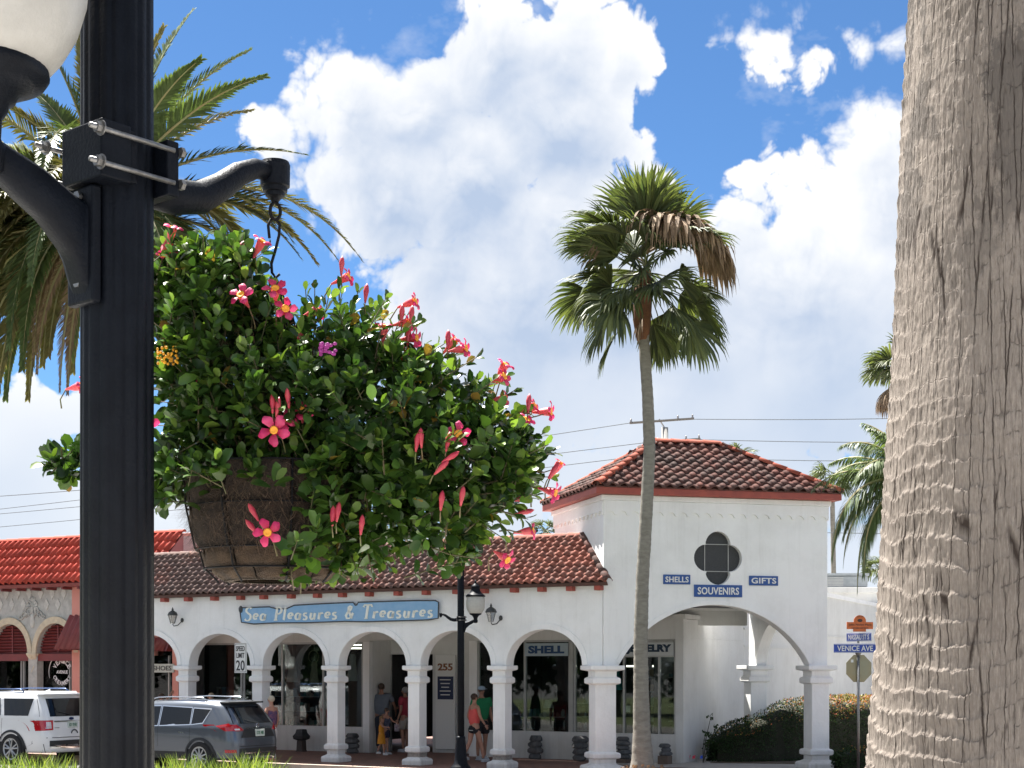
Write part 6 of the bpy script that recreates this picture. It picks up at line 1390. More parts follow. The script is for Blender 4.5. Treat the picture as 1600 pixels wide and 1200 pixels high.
S1 = dict(L=5.0, W=2.0, H=1.80, belt=1.16, tum=.13, rake=.36, roof=[(-2.5, 1.78), (-2.1, 1.80), (-.2, 1.81), (.6, 1.76), (1.35, 1.20), (1.5, 1.12), (2.3, 1.02), (2.5, .92)], sill=.52,
    glass=[((-1.95, 1.21), (-1.15, 1.21), (-1.05, 1.63), (-2.0, 1.63)), ((-1.02, 1.21), (-.08, 1.21), (-.08, 1.65), (-.92, 1.65)), ((.02, 1.21), (1.12, 1.20), (.62, 1.64), (.02, 1.65))],
    doors=[-1.08, -.05, 1.1], handles=[-.9, .15], rearglass=[((-.86, 1.19), (.86, 1.19), (.76, 1.63), (-.76, 1.63))], ra=-1.42, fa=1.45, tr=.385, rw=.265, spokes=5, arch=CLAD, rail=(-1.6, .5), railm=pm('dark_blue_rail', (.05, .09, .2), rough=.3, metal=.5), fin=-1.7, spoil=WPAINT,
    plate=.98, py=-.02, ptxt='B21 KHD', mx=1.0, ws=(.68, 1.42),
    rear=[(RLT, ((.62, .86), (.965, .84), (.97, 1.10), (.60, 1.10)), 'tail_light'), (RLT, ((-.62, .86), (-.965, .84), (-.97, 1.10), (-.60, 1.10)), 'tail_light'), (CLT, ((.66, .90), (.80, .90), (.80, 1.06), (.66, 1.06)), 'lamp_lens'),
          (CLAD, ((-.95, .46), (.95, .46), (.95, .60), (-.95, .60)), 'bumper'), (CHR, ((-.75, .40), (.75, .40), (.62, .49), (-.62, .49)), 'skid_plate'), (CLAD, ((-.80, .665), (.80, .665), (.80, .68), (-.80, .68)), 'hatch_seam'), (CHR, ((-.58, 1.05), (.58, 1.05), (.58, 1.085), (-.58, 1.085)), 'trim_strip'), (CHR, ((.42, .905), (.58, .905), (.58, .92), (.42, .92)), 'badge')],
    lamp=[(RLT, ((-2.46, .90), (-2.28, .98), (-2.02, 1.09), (-2.44, 1.10)), 'tail_light')],
    emb=lambda t, rear: (obj('emblem', MB().ell((rear(0, 1.13, .012), 0, 1.13), (.006, .085, .035), 16, 8), pm('blue_oval', (.01, .02, .08), rough=.2), t, True), obj('arch_decal', MB().tube([(rear(-.1, .78, .014), -.06+.10*math.cos(R(a)), .76+.09*math.sin(R(a))) for a in range(0, 181, 15)], .014, 5), CLAD, t)))
S2 = dict(L=4.68, W=1.84, H=1.66, belt=1.06, tum=.15, rake=.52, roof=[(-2.34, 1.60), (-1.9, 1.635), (-.2, 1.665), (.5, 1.62), (1.25, 1.12), (1.4, 1.05), (2.1, .95), (2.34, .84)], sill=.46, chrome=True,
    glass=[((-1.40, 1.14), (-1.08, 1.10), (-1.10, 1.46), (-1.58, 1.44)), ((-1.03, 1.10), (-.12, 1.06), (-.15, 1.50), (-1.03, 1.47)), ((-.06, 1.06), (1.02, 1.04), (.52, 1.49), (-.08, 1.50))],
    doors=[-1.05, -.08, 1.05], handles=[-.90, .08], rearglass=[((-.72, 1.12), (.72, 1.12), (.62, 1.50), (-.62, 1.50))], ra=-1.35, fa=1.36, tr=.355, rw=.235, spokes=10, arch=CLAD, rail=(-1.35, .75), railm=CHR, fin=-1.5, spoil=CLAD,
    plate=.90, py=-.05, ptxt='GTR 48K', mx=.95, ws=(.58, 1.3),
    rear=[(RLT, ((.50, .97), (.89, .95), (.90, 1.10), (.66, 1.10)), 'tail_light'), (RLT, ((-.50, .97), (-.89, .95), (-.90, 1.10), (-.66, 1.10)), 'tail_light'), (CLT, ((.60, .975), (.76, .975), (.76, 1.01), (.62, 1.01)), 'lamp_lens'),
          (CLAD, ((-.86, .36), (.86, .36), (.86, .56), (-.86, .56)), 'bumper'), (CHR, ((-.5, .44), (.5, .44), (.5, .465), (-.5, .465)), 'trim_strip'), (CHR, ((-.42, 1.0), (.42, 1.0), (.42, 1.025), (-.42, 1.025)), 'plate_trim'), (CLAD, ((-.66, .60), (.66, .60), (.66, .612), (-.66, .612)), 'hatch_seam'),
          (CLAD, ((-.60, .80), (.60, .80), (.48, .99), (-.48, .99)), 'plate_recess')],
    lamp=[(RLT, ((-2.30, .95), (-2.02, .97), (-1.80, 1.07), (-2.1, 1.13)), 'tail_light'), (RLT, ((-2.28, .46), (-2.05, .46), (-2.05, .53), (-2.28, .53)), 'reflector')],
    emb=lambda t, rear: (obj('emblem', MB().tube([(rear(0, 1.06, .012), .045*math.cos(2*PI*i/16), 1.065+.045*math.sin(2*PI*i/16)) for i in range(17)], .007, 5), CHR, t), obj('emblem_bar', MB().box(rear(0, 1.06, .014)-.004, rear(0, 1.06, .014)+.004, -.06, .06, 1.056, 1.074), CHR, t)))
car('white vehicle with dark tinted windows parked left of the big lamp post', carpos(66, -3.2, S1), WPAINT, S1)
car('grey vehicle with chrome window trim parked right of the big lamp post', carpos(364, -3.1, S2), GPAINT, S2)

# ---------------------------------------------------------------- street signs
SGN = thing('speed_limit_sign', 'black and white SPEED LIMIT 20 sign on a thin post beside the first arches', 'road sign', (P3(376, 1000, 37.2).x, 37.2, 0), R(-46))
obj('post', MB().box(-.02, .02, .01, .045, 0, 2.75), STEEL, SGN); obj('post', MB().box(.10, .13, .012, .04, 0, 2.2), STEEL, SGN)
zc_ = P3(0, 1028, 37.2).z; fw_, fh_ = .25, .355
obj('plate', MB().box(-fw_, fw_, -.004, .006, zc_-fh_, zc_+fh_), pm('sign_white', (.66, .66, .64), rough=.45), SGN)
for (x0, x1, z0, z1) in ((-fw_+.02, fw_-.02, fh_-.03, fh_-.018), (-fw_+.02, fw_-.02, -fh_+.018, -fh_+.03), (-fw_+.02, -fw_+.032, -fh_+.031, fh_-.031), (fw_-.032, fw_-.02, -fh_+.031, fh_-.031)): obj('border', MB().box(x0, x1, -.007, -.0045, zc_+z0, zc_+z1), BLACKP, SGN)
for (s, w, h, z) in (('SPEED', .36, .12, .22), ('LIMIT', .33, .12, .06), ('20', .36, .25, -.18)): obj('lettering', put(text_mesh(s, w, h, .004, 0, .015), (0, -.008, zc_+z)), BLACKP, SGN)
SY = 33.0; sx_ = P3(1341, 1000, SY).x
ss_ = thing('street_name_sign', 'corner pole with blue VENICE AVE blade, orange plaque and the back of a stop sign', 'street sign', (sx_, SY, 0)); zz = lambda py: P3(0, py, SY).z; sw = lambda p: p/F*SY
BLU = pm('street_blue', (.012, .055, .36), rough=.4); ORG = pm('orange_plaque', (.62, .16, .045), (.55, .13, .04), sc=14, rough=.6)
obj('pole', MB().tube([(0, 0, 0), (0, 0, zz(1022))], .03, 12), STEEL, ss_, True)
def blade(px0, px1, py0, py1, txt, rot, m_, nm, fade=False):
    w, h = sw(px1-px0)/abs(math.cos(rot)), zz(py0)-zz(py1); cx = sw((px0+px1)/2-1341); me = MB().box(-w/2, w/2, -.006, .006, -h/2, h/2).mesh(); bl = obj(nm, put(me, (cx, 0, (zz(py0)+zz(py1))/2), rot), m_, ss_, bevel=.003)
    bd = MB()
    for (x0, x1, z0, z1) in ((-w/2+.01, w/2-.01, h/2-.016, h/2-.008), (-w/2+.01, w/2-.01, -h/2+.008, -h/2+.016)): bd.box(x0, x1, -.0085, -.0065, z0, z1)
    obj('border', put(bd.mesh(), (cx, 0, (zz(py0)+zz(py1))/2), rot), PAPER, bl, kind='stuff')
    m2 = text_mesh(txt, w*.84, h*.62, .003, 0, .015); m2.transform(Matrix.Translation((0, -.0095, 0))); obj('lettering', put(m2, (cx, 0, (zz(py0)+zz(py1))/2), rot), PAPER, bl)
blade(1303, 1369, 1006, 1020, 'VENICE AVE', R(-2), BLU, 'street_name_blade')
blade(1327, 1357, 989, 1002, 'NASSAU ST S', R(-52), pm('faded_blue', (.10, .14, .42), rough=.5), 'cross_street_blade')
obj('bracket', MB().tube([(0, 0, zz(1024)), (0, 0, zz(1020))], [.04, .07], 10), STEEL, ss_); obj('bracket', MB().box(-.02, .02, -.02, .02, zz(1005), zz(1001)), STEEL, ss_)
oz = lambda py: zz(py); ow = lambda px: sw(px-1341)
pl_ = [(1323, 983), (1323, 972), (1334, 972)]+[(1343.5+9.8*math.cos(R(a)), 971-9.8*math.sin(R(a))) for a in range(170, 5, -15)]+[(1353, 972), (1364, 972), (1364, 983), (1353, 983), (1353, 987), (1333, 987), (1333, 983)]
plq = obj('plaque', plate([[(ow(x), oz(y)) for x, y in pl_]], -.01, .01), ORG, ss_)
DKO = pm('dark_brown_ink', (.07, .03, .02))
for (s, w, h, py) in (('John Nolen Plaza', 36, 4.2, 976.5), ('HISTORIC DISTRICT', 26, 2.4, 981.5), ('CITY OF', 10, 2.0, 963.6)): obj('lettering', put(text_mesh(s, sw(w), sw(h), .003, 0, .01), (ow(1343.5), -.013, oz(py))), DKO, plq)
obj('sunburst', MB().ell((ow(1343.5), -.012, oz(969.5)), (.055, .004, .035), 12, 8), DKO, plq)
sf = obj('stop_sign_back', plate([[(ow(1342.5)+sw(22)*math.cos(R(22.5+45*i))*.97, oz(1044.5)+sw(23)*math.sin(R(22.5+45*i))) for i in range(8)]], .034, .042), pm('stop_back', (.34, .27, .15), (.30, .29, .20), sc=1.7, rough=.55), ss_)
obj('stop_face', plate([[(ow(1342.5)+sw(21.9)*math.cos(R(22.5+45*i))*.97, oz(1044.5)+sw(22.9)*math.sin(R(22.5+45*i))) for i in range(8)]], .0425, .046), pm('stop_red', (.5, .02, .02)), sf)
obj('sticker', MB().box(ow(1330), ow(1334), .030, .0335, oz(1035), oz(1030.5)), PAPER, sf)

# ---------------------------------------------------------------- utility pole and wires
uy_ = 62.; up_ = thing('utility_pole', 'grey utility pole with two crossarms rising behind the tower roof', 'utility pole', (P3(1039, 700, uy_).x, uy_, 0))
WOOD = pm('grey_pole', (.40, .39, .37), (.30, .29, .27), sc=4, rough=.9)
obj('pole', MB().tube([(0, 0, 0), (0, 0, P3(0, 668, uy_).z)], [.2, .13], 12), WOOD, up_, True)
def uarm(px0, py0, px1, py1, dy):
    a, b = P3(px0, py0, uy_-dy), P3(px1, py1, uy_+dy); m = obj('crossarm', MB().tube([a, b], .05, 6), pm('dark_arm', (.12, .11, .10), rough=.8), up_, world=True)
    for u in (.02, .25, .75, .98): p = a.lerp(b, u); obj('insulator', MB().lathe([(.04, 0), (.05, .05), (.03, .09), (.04, .13), (.02, .17)], 8, tuple(p-up_.location)), pm('insulator', (.25, .24, .24), rough=.3), m, True)
uarm(984, 661, 1084, 654, .3); uarm(1005, 692, 1094, 686, .3)
obj('brace', MB().tube([P3(1030, 655, uy_), P3(1038, 668, uy_)], .03, 5), WOOD, up_, world=True)
WR = pm('cable', (.10, .11, .12), rough=.8, spec=.1)
def wire(label, *pts):
    t = [P3(*p) for p in pts]; o_ = []
    for a, b in zip(t[:-1], t[1:]):
        for k in range(12): u = k/12; o_.append(a.lerp(b, u)-Vector((0, 0, .22*math.sin(PI*u))))
    o_.append(t[-1]); o = obj('overhead_wire', MB().tube(o_, .014, 4), WR); tag(o, label, 'wire', 'overhead wires')
wire('top overhead wire running left from the upper crossarm', (-150, 812, 80), (984, 661, 62)); wire('overhead wire running left from the lower crossarm', (-200, 820, 82), (1005, 692, 62))
wire('lowest overhead wire running left behind the flower basket', (-250, 845, 84), (1005, 712, 62)); wire('top overhead wire running right from the upper crossarm', (1084, 655, 62), (1800, 632, 60))
wire('overhead wire running right from the lower crossarm', (1094, 687, 62), (1800, 676, 60)); wire('overhead wire crossing low right of the tower roof', (1200, 830, 63), (1800, 818, 60))
wire('overhead wire passing just above the tower roof to the right', (1094, 716, 62), (1800, 706, 60))
wire('overhead wire high on the left above the orange roof', (-200, 787, 70), (500, 725, 70))

# ---------------------------------------------------------------- things standing on the arcade floor
ROCK = pm('dark_grey_rock', (.07, .075, .08), (.13, .13, .13), sc=8, rough=.9, bump=1.)
def rock_stack(px, b, w, h, n, label, seed, plinth=0):
    r = random.Random(seed); p = A2W(apx(px, b), b); t = thing('rock_fountain', label, 'rock stack', p, AR); z = 0
    if plinth: obj('plinth', MB().sqlathe([(w*.40, 0), (w*.40, plinth)]), pm('brown_plinth', (.14, .10, .08), (.10, .08, .06), sc=10, rough=.9), t, bevel=.01); z = plinth
    hs = (h-plinth)/n
    for i in range(n):
        k = w*.5*(r.uniform(.72, 1.05)); b_ = MB(); vs = []; m = 12
        for (s_, zz_) in ((.75, 0), (1, .25), (.97, .6), (.7, .98)):
            for j in range(m): a = 2*PI*j/m; q = k*s_*(1+.16*math.sin(3*a+i+seed)+r.uniform(-.09, .09)); vs.append((q*math.cos(a)+.02*math.sin(i*2.), q*.8*math.sin(a), z+zz_*hs*1.08))
        b_.add(vs, [(q*m+j, q*m+(j+1) % m, (q+1)*m+(j+1) % m, (q+1)*m+j) for q in range(3) for j in range(m)]+[tuple(range(m))[::-1], tuple(range(3*m, 4*m))]); obj('rock', b_, ROCK, t); z += hs
G_ = 3.3
rock_stack(837, G_, .40, .58, 4, 'dark stacked rock fountain under the SHELL window', 3)
rock_stack(906, 3.2, .42, .60, 4, 'dark rock stack partly hidden behind the thick tower pillar', 4)
rock_stack(973, 3.1, .42, .62, 5, 'tall brown and dark rock stack between the thick pillar and the palm', 5, .1)
rock_stack(1039, 3.1, .33, .48, 3, 'small rock stack on a brown plinth right of the palm trunk', 6, .2)
rock_stack(551, 3.2, .42, .52, 4, 'dark rock stack beside the column left of the shop entrance', 8)
ur = thing('floor_urn', 'dark square urn on the arcade floor below the dress window', 'urn', A2W(apx(471, 3.2), 3.2), AR)
obj('base', MB().sqlathe([(.12, 0), (.10, .04), (.09, .30)]), pm('brown_urn', (.06, .045, .04), rough=.8), ur, bevel=.01); obj('bowl', MB().sqlathe([(.09, .301), (.16, .34), (.17, .42), (.12, .50), (.10, .60)]), CLAD, ur, bevel=.01)
def flag(px, m_, label, lean): 
    p = P3(px, 1190, 37.6); t = thing('marker_flag', label, 'marker flag', (p.x, p.y, 0)); obj('wire', MB().tube([(0, 0, 0), (lean, 0, .17)], .004, 4), STEEL, t)
    obj('flag', MB().add([(lean, 0, .17), (lean-.07, .01, .15), (lean-.08, -.01, .08), (lean-.01, 0, .09)]+[(lean, .004, .17), (lean-.07, .014, .15), (lean-.08, -.006, .08), (lean-.01, .004, .09)], [(0, 1, 2, 3), (7, 6, 5, 4), (0, 4, 5, 1), (1, 5, 6, 2), (2, 6, 7, 3), (3, 7, 4, 0)]), m_, t)
PNK = pm('pink_flag', (.8, .08, .12), trans=.3, tcol=(1, 1, 1)); flag(1077, PNK, 'leftmost pink marker flag at the foot of the white side wall', .03); flag(1088, PNK, 'taller pink marker flag nearest the blue one', -.02); flag(1099, pm('blue_flag', (.04, .12, .7)), 'blue marker flag at the foot of the white side wall', .0)

# goods seen through the glass
def dress(px, py0, py1, w, label, m_, b=4.05, slv=False):
    a = apx(px, b); z1, z0 = zpy(px, py0, b), zpy(px, py1, b); t = thing('hanging_garment', label, 'garment', A2W(a, b, 0), AR); n = 14; vs = []
    for (u, k) in ((0, .32), (.05, .45), (.12, .62), (.25, .55), (.45, .66), (.75, .85), (1, 1.)):
        for j in range(n): th = 2*PI*j/n; q = w/2*k*(1+.07*math.sin(5*th+u*3)); vs.append((q*math.cos(th), .09*math.sin(th)*k, z1+(z0-z1)*u))
    obj('cloth', MB().add(vs, [(q*n+j, (q+1)*n+j, (q+1)*n+(j+1) % n, q*n+(j+1) % n) for q in range(6) for j in range(n)]), m_, t, True)
    obj('hanger', MB().tube([(-w*.25, 0, z1-.02), (0, 0, z1+.06), (w*.25, 0, z1-.02)], .006, 4), ALU, t); obj('hook', MB().tube([(0, 0, z1+.06), (0, 0, 3.2)], .004, 4), ALU, t)
CL1 = pm('white_cotton', (.55, .55, .53), (.42, .42, .41), sc=8, rough=.95); CL2 = pm('cream_knit', (.42, .38, .28), (.30, .27, .2), sc=14, rough=.95); CL3 = pm('teal_cloth', (.02, .28, .28), (.02, .2, .22), sc=6, rough=.9)
dress(457, 1026, 1066, .40, 'white hanging dress at left in the big shop window', CL1); dress(491, 1034, 1070, .32, 'cream knitted top under a round wall hanging', CL2); dress(551, 1022, 1064, .36, 'long white shirt hanging beside the column', CL1)
dress(952, 1012, 1078, .75, 'wide teal wrap hanging behind the glass left of the palm trunk', CL3)
hp = thing('wall_hoop', 'pale round hoop hanging above the cream top', 'wall hanging', A2W(apx(490, 4.15), 4.15, zpy(490, 1026, 4.15)), AR); obj('hoop', MB().tube([(.17*math.cos(2*PI*i/24), 0, .17*math.sin(2*PI*i/24)) for i in range(25)], .012, 5, cap=False), CL2, hp); obj('cord', MB().tube([(0, 0, .17), (0, 0, .6)], .004, 4), CL2, hp)
def shelf(px0, px1, b, label, seed, rows_=4, z0=.7, dz=.38):
    r = random.Random(seed); a0, a1 = apx(px0, b), apx(px1, b); t = thing('display_shelf', label, 'shelf', A2W((a0+a1)/2, b), AR); w = a1-a0
    for s_ in (-1, 1): obj('upright', MB().box(s_*w/2-.02, s_*w/2+.02, 0, .3, .31, z0+rows_*dz), CLAD, t)
    cols = [pm('goods_%d' % i, c, rough=.7) for i, c in enumerate([(.4, .38, .34), (.12, .2, .26), (.35, .25, .16), (.5, .5, .48), (.2, .12, .1), (.1, .25, .22)])]
    for k in range(rows_):
        z = z0+k*dz; sh = obj('shelf_board', MB().box(-w/2+.021, w/2-.021, 0, .3, z-.02, z), ALU, t); x = -w/2+.06
        while x < w/2-.12:
            ww = r.uniform(.05, .14); hh_ = r.uniform(.07, .26)
            if r.random() < .5: obj('box', MB().box(x, x+ww, .05, .2, z+.001, z+hh_), r.choice(cols), sh)
            else: obj('jar', MB().lathe([(ww*.3, z+.001), (ww*.5, z+hh_*.3), (ww*.45, z+hh_*.7), (ww*.2, z+hh_*.85), (ww*.25, z+hh_)], 8, (x+ww/2, .12, 0)), r.choice(cols), sh)
            x += ww+r.uniform(.01, .05)
shelf(812, 884, 4.3, 'crowded low shelves of shells and boxes behind the SHELL window', 1, 2, .72, .3); shelf(1010, 1052, 4.6, 'tall shelves of goods behind the right window', 2, 5, .6, .36)
shelf(900, 950, 4.4, 'shelves of ornaments in the middle of the right window', 3, 3, .7, .34); shelf(330, 392, 4.6, 'shelves of pale ornaments behind the leftmost shop window', 4, 3, .7, .4); shelf(425, 500, 5.2, 'dark shelves behind the white dress', 6, 3, .6, .42); shelf(752, 790, 4.4, 'shelves seen beside the man in green', 7, 4, .6, .38)
lp = thing('table_lamp', 'small table lamp with a pale shade on the window shelf', 'lamp', A2W(apx(857, 4.15), 4.15, 0), AR); zl = 1.25
obj('lamp_shade', MB().lathe([(.14, zl), (.08, zl+.2)], 16), CL1, lp, True); obj('lamp_base', MB().lathe([(.07, 1.0), (.03, 1.06), (.05, 1.15), (.012, 1.2), (.012, zl)], 12), CL2, lp, True); obj('table', MB().box(-.3, .3, -.15, .2, .31, .999), CLAD, lp)
pd = thing('paper_notice', 'white paper card taped inside the window left of the palm trunk', 'notice', A2W(apx(981, SB+.09), SB+.09, zpy(981, 1108, SB)), AR); obj('card', MB().box(-.065, .065, 0, .004, -.08, .08), PAPER, pd)
TUBE = emis('tube_light', (1., .93, .75), 1.1)
for (px, py, b, lab, w) in ((560, 1008, 5.6, 'upper lit tube light seen through the left shop window', .9), (560, 1013, 5.2, 'lower lit tube light seen through the left shop window', .9), (1020, 1041, 6.2, 'lit tube light glowing inside the right shop window', 1.5), (1056, 1007, 5.2, 'short lit tube light near the sign lettered JEWELRY', .5)):
    tt = thing('tube_light', lab, 'ceiling light', A2W(apx(px, b), b, min(zpy(px, py, b), 3.22)), AR, 'lit tube lights'); obj('tube', MB().tube([(-w/2, 0, 0), (w/2, 0, 0)], .02, 8), TUBE, tt); obj('housing', MB().box(-w/2, w/2, -.05, .05, .022, .05), PAPER, tt)

# ---------------------------------------------------------------- people
def skin_mesh(J, E, sub=1):
    me = bpy.data.meshes.new('sk'); me.from_pydata([j[0] for j in J], E, []); o = bpy.data.objects.new('sk', me); COL.objects.link(o); m = o.modifiers.new('s', 'SKIN'); m.use_smooth_shade = True
    for i, j in enumerate(J):
        d = me.skin_vertices[0].data[i]; r = j[1]; d.radius = r if isinstance(r, tuple) else (r, r); d.use_root = (i == 0)
    ss = o.modifiers.new('u', 'SUBSURF'); ss.levels = sub; ss.render_levels = sub
    dgp = bpy.context.evaluated_depsgraph_get(); out = bpy.data.meshes.new_from_object(o.evaluated_get(dgp)); bpy.data.objects.remove(o); return out
SKIN = pm('skin', (.50, .27, .19), (.45, .22, .15), sc=12, rough=.55); SKIND = pm('tanned_skin', (.34, .18, .12), (.30, .15, .10), sc=12, rough=.55)
def person(label, pos, face, H, P, hair, top, bottom, skin=SKIN, shoe=None, sleeve=True, legs='short', hat=None, skirt=None, long_hair=False, build=1., extra=None):
    """P: pose dict (stride, armL, armR = (elbow, wrist) offsets in body units, x right, y forward)"""
    t = thing('person', label, 'person', pos, face); u = H/1.75; B = build
    V3 = lambda x, y, z: (x*u, y*u, z*u)
    st = P.get('stride', .0); ln = P.get('lean', 0.)
    hip, wst, chs, nck = V3(0, 0, .95), V3(0, ln*.3, 1.10), V3(0, ln*.7, 1.32), V3(0, ln, 1.50); head = V3(0, ln+.015, 1.62)
    J = [(hip, (.15*u*B, .105*u*B)), (wst, (.125*u*B, .095*u*B)), (chs, (.155*u*B, .10*u*B)), (nck, .052*u), (V3(0, ln+.01, 1.56), .050*u), (head, (.072*u, .088*u)), (V3(0, ln+.01, 1.69), (.068*u, .08*u))]; E = [(0, 1), (1, 2), (2, 3), (3, 4), (4, 5), (5, 6)]
    legp = {}
    for s_, k in ((-1, 'L'), (1, 'R')):
        f = st*s_; kn = V3(s_*.095, f*.48+.03, .50); an = V3(s_*.09, f-.05*(f < 0), .09+.05*(f < -.15)); hp_ = V3(s_*.09, 0, .90); b = len(J); th_ = V3(s_*.10, f*.25+.01, .70)
        J += [(hp_, .095*u*B), (th_, .078*u*B), (kn, .054*u), (V3(s_*.092, f*.8, .33), .052*u), (an, .034*u)]; E += [(0, b), (b, b+1), (b+1, b+2), (b+2, b+3), (b+3, b+4)]; legp[k] = (hp_, th_, kn, an)
    armp = {}
    for s_, k in ((-1, 'L'), (1, 'R')):
        e, w = P.get('arm'+k, ((.05, -.03, -.29), (.03, .08, -.25))); sh = V3(s_*.185*B, ln*.8, 1.42); el = (sh[0]+s_*e[0]*u, sh[1]+e[1]*u, sh[2]+e[2]*u); wr = (el[0]+s_*w[0]*u, el[1]+w[1]*u, el[2]+w[2]*u); b = len(J)
        J += [(sh, .052*u), (el, .038*u), (wr, .026*u)]; E += [(2, b), (b, b+1), (b+1, b+2)]; armp[k] = (sh, el, wr)
    body = skin_mesh(J, E); bm_ = MB(); bm_.v = [tuple(v.co) for v in body.vertices]; bm_.f = [tuple(p.vertices) for p in body.polygons]
    for k, s_ in (('L', -1), ('R', 1)):      # hands with fingers
        sh, el, wr = [Vector(q) for q in armp[k]]; d = (wr-el).normalized(); sd = d.cross(Vector((0, 1, 0))); sd = sd.normalized() if sd.length > .1 else Vector((1, 0, 0)); fd = sd.cross(d)
        pc = wr+d*.05*u; bm_.ell(pc, (.017*u, .036*u, .05*u), 8, 6, Matrix((sd, fd, d)).transposed())
        for i in range(4): f0 = pc+d*.035*u+fd*(i-1.5)*.017*u; l = (.055, .065, .06, .045)[i]*u; bm_.tube([f0, f0+d*l*.55+sd*s_*-.004*u, f0+d*l*.9+sd*s_*-.018*u], [.0085*u, .0078*u, .006*u], 6)
        f0 = pc-d*.02*u+fd*.03*u; bm_.tube([f0, f0+fd*.022*u+d*.02*u, f0+fd*.025*u+d*.048*u], [.011*u, .009*u, .007*u], 6)
    hy = head[1]; bm_.ell((0, hy+.094*u, head[2]-.005*u), (.012*u, .018*u, .02*u), 6, 5)
    for s_ in (-1, 1): bm_.ell((s_*.073*u, hy, head[2]), (.010*u, .018*u, .028*u), 6, 5)
    bd = obj('body', bm_, skin, t, True)
    for s_ in (-1, 1): obj('eye', MB().ell((s_*.03*u, hy+.083*u, head[2]+.02*u), (.012*u, .008*u, .007*u), 6, 5), BLACKP, bd)
    obj('mouth', MB().ell((0, hy+.086*u, head[2]-.045*u), (.024*u, .006*u, .006*u), 6, 4), pm('lips', (.35, .08, .07)), bd)
    hr = MB(); hr.ell((0, hy-.018*u, head[2]+.035*u), (.084*u, .095*u, .088*u), 14, 9)
    if long_hair: hr.ell((0, hy-.065*u, head[2]-.09*u), (.07*u, .045*u, .15*u), 12, 8)
    obj('hair', hr, hair, t, True)
    # shirt and sleeves
    k = 1.10; sJ = [(V3(0, 0, .90), (.195*u*B, .150*u*B)), (wst, (.178*u*B, .145*u*B)), (chs, (.205*u*B, .145*u*B)), (V3(0, ln*.95, 1.43), (.12*u, .085*u))]; sE = [(0, 1), (1, 2), (2, 3)]
    if sleeve:
        for kk_ in ('L', 'R'):
            sh, el, wr = [Vector(q) for q in armp[kk_]]; b = len(sJ); sJ += [(tuple(sh), .082*u), (tuple(sh.lerp(el, .65)), .075*u)]; sE += [(2, b), (b, b+1)]
    else:
        for kk_ in ('L', 'R'): sh = Vector(armp[kk_][0]); b = len(sJ); sJ += [(tuple(sh*.8+Vector(chs)*.2), .06*u)]; sE += [(2, b)]
    obj('shirt', skin_mesh(sJ, sE), top, t, True)
    if skirt:
        n = 18; vs = []
        for (z, r) in ((1.02, .14), (.9, .18), (.7, .22), (.5, .25)): vs += [(r*u*B*math.cos(2*PI*j/n)*(1+.06*math.sin(5*2*PI*j/n)), r*.8*u*B*math.sin(2*PI*j/n), z*u) for j in range(n)]
        obj('skirt', MB().add(vs, [(q*n+j, (q+1)*n+j, (q+1)*n+(j+1) % n, q*n+(j+1) % n) for q in range(3) for j in range(n)]), skirt, t, True)
    if bottom:
        pJ = [(V3(0, 0, 1.0), (.175*u*B, .135*u*B)), (V3(0, 0, .90), (.195*u*B, .15*u*B))]; pE = [(0, 1)]
        for kk_ in ('L', 'R'):
            hp_, th_, kn, an = [Vector(q) for q in legp[kk_]]; b = len(pJ); pJ += [(tuple(hp_-Vector((0, 0, .03*u))), .125*u*B), (tuple(th_), .112*u*B)]; pE += [(1, b), (b, b+1)]
            if legs == 'short': pJ.append((tuple(th_.lerp(kn, .55)), .10*u*B)); pE.append((b+1, b+2))
            elif legs == 'long': pJ += [(tuple(kn), .078*u*B), (tuple(kn.lerp(an, .9)), .065*u)]; pE += [(b+1, b+2), (b+2, b+3)]
        obj('trousers' if legs == 'long' else 'shorts', skin_mesh(pJ, pE), bottom, t, True)
    for kk_ in ('L', 'R'):
        an = Vector(legp[kk_][3]); b = MB(); z = an.z-.085*u; b.ell((an.x, an.y+.055*u, z+.045*u), (.047*u, .13*u, .045*u), 12, 8); b.box(an.x-.042*u, an.x+.042*u, an.y-.06*u, an.y+.165*u, z, z+.022*u); obj('shoe', b, shoe or pm('grey_trainers', (.4, .42, .45), rough=.6), t, True)
    if hat:
        h_ = MB(); h_.ell((0, hy-.005*u, head[2]+.06*u), (.09*u, .10*u, .065*u), 14, 8); h_.box(-.06*u, .06*u, hy+.06*u, hy+.17*u, head[2]+.045*u, head[2]+.055*u); obj('cap', h_, hat, t, True)
    if extra: extra(t, u, armp, legp)
    return t
def at(px, b): p = A2W(apx(px, b), b); return (p.x, p.y, 0)
HBL = pm('grey_blond_hair', (.55, .48, .36), (.4, .35, .27), sc=60, rough=.7); HBR = pm('brown_hair', (.07, .04, .025), (.04, .025, .018), sc=60, rough=.6); HGR = pm('grey_hair', (.3, .29, .28), (.2, .2, .2), sc=60, rough=.7)
CORAL = pm('coral_top', (.80, .12, .11), rough=.8); GREENS = pm('green_tshirt', (.015, .22, .09), (.012, .17, .07), sc=9, rough=.9); BLKS = pm('black_shorts', (.015, .015, .02), rough=.8)
person('woman in coral tank top and black running shorts walking right behind the street lamp pole', at(741, 1.5), R(-62), 1.66, dict(stride=.22, armL=((.07, -.05, -.27), (.0, .12, -.22)), armR=((.07, .04, -.27), (.0, .14, -.2))), HBR, CORAL, BLKS, SKIN, sleeve=False, legs='shorts2', build=1.0, extra=lambda t, u, A, Lg: obj('white_trim', MB().lathe([(.125*u, .80*u), (.128*u, .815*u)], 16), PAPER, t))
person('man in green t-shirt, cap and dark shorts standing behind the woman in coral', at(752, 2.3), R(-150), 1.83, dict(), HBR, GREENS, BLKS, SKIND, hat=pm('white_blue_cap', (.3, .4, .5), rough=.8), build=1.1)
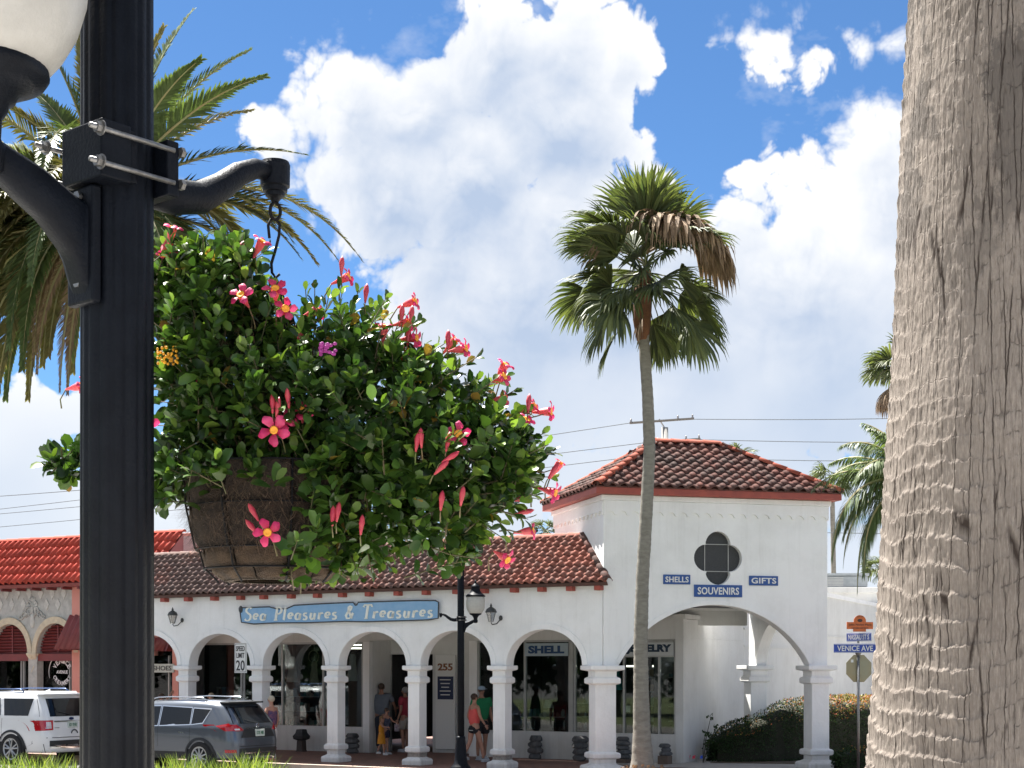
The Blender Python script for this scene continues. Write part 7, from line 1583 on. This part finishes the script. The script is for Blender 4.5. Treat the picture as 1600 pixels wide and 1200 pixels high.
person('grey-blond older woman in navy sleeveless top and white trousers behind the grey vehicle', at(424, -.72), R(60), 1.60, dict(armL=((.06, .02, -.27), (.0, .12, -.2))), HBL, pm('navy_print_top', (.03, .04, .14), (.25, .10, .14), sc=16, rough=.8), pm('white_capris', (.68, .67, .66), rough=.9), SKIN, legs='long', sleeve=False, shoe=pm('pink_shoes', (.45, .12, .14)), build=.98)
person('big man in grey shirt seen from behind in the dim shop entrance', at(596, 4.0), R(-10), 1.86, dict(armL=((.10, -.02, -.28), (.02, .05, -.26)), armR=((.12, .06, -.26), (-.02, .16, -.16))), HBR, pm('slate_shirt', (.16, .18, .21), (.12, .14, .17), sc=7, rough=.9), pm('dark_jeans', (.03, .035, .05), rough=.9), SKIND, legs='long', build=1.16)
person('person in dark red shirt and pale shorts leaning in the shop doorway', at(633, 4.3), R(60), 1.76, dict(armR=((.08, .16, -.2), (-.04, .2, -.05))), HGR, pm('dark_red_shirt', (.30, .03, .05), rough=.9), pm('pale_shorts', (.33, .30, .26), rough=.9), SKIND)
YEL = pm('yellow_dress', (.72, .30, .02), (.62, .25, .02), sc=9, rough=.8)
person('small girl in a yellow dress walking out of the shop entrance', at(596, 2.9), R(-100), 1.02, dict(stride=.16, armR=((.02, .14, -.16), (.0, .18, -.02))), pm('light_brown_hair', (.25, .15, .07), rough=.7), YEL, None, SKIN, sleeve=False, skirt=YEL, long_hair=True, build=.95, shoe=pm('white_shoes', (.7, .7, .7)))
def bag(t, u, A, Lg): w = Vector(A['L'][2]); obj('carrier_bag', MB().box(w.x-.10*u, w.x+.10*u, w.y-.02*u, w.y+.1*u, w.z-.32*u, w.z-.05*u), pm('printed_bag', (.45, .45, .5), (.25, .12, .16), sc=22, rough=.6), t, bevel=.01); obj('bag_handle', MB().tube([(w.x-.05*u, w.y+.04*u, w.z-.05*u), w, (w.x+.05*u, w.y+.04*u, w.z-.05*u)], .006, 5), PAPER, t)
person('boy in dark vest holding a printed carrier bag beside the girl in yellow', at(604, 3.25), R(-120), 1.22, dict(stride=.12, armL=((.04, .12, -.18), (.0, .16, -.06))), HBR, pm('dark_vest', (.04, .05, .09), (.12, .14, .2), sc=14, rough=.9), pm('navy_shorts', (.03, .03, .06), rough=.9), SKIN, sleeve=False, build=.95, extra=bag)
person('person in black shirt raising an arm against the first column behind the grey vehicle', at(252, .45), R(-70), 1.60, dict(armL=((.16, .18, .10), (.10, .16, .20))), HBR, BLKS, BLKS, SKIN)
person('blond person seen above the grey vehicle roof at the leftmost shop window', at(330, 2.6), R(100), 1.58, dict(), HBL, pm('sand_shirt', (.4, .32, .25), rough=.9), BLKS, SKIN)
person('bald older man partly hidden above the white vehicle roof', at(16, 1.9), R(160), 1.58, dict(), pm('thin_hair', (.5, .36, .27), rough=.6), pm('grey_polo', (.25, .27, .3), rough=.9), BLKS, SKIN)
person('pale-haired person at the far left edge above the white vehicle', at(1, 1.9), R(190), 1.57, dict(), HBL, pm('pink_shirt', (.55, .3, .3), rough=.9), BLKS, SKIN)
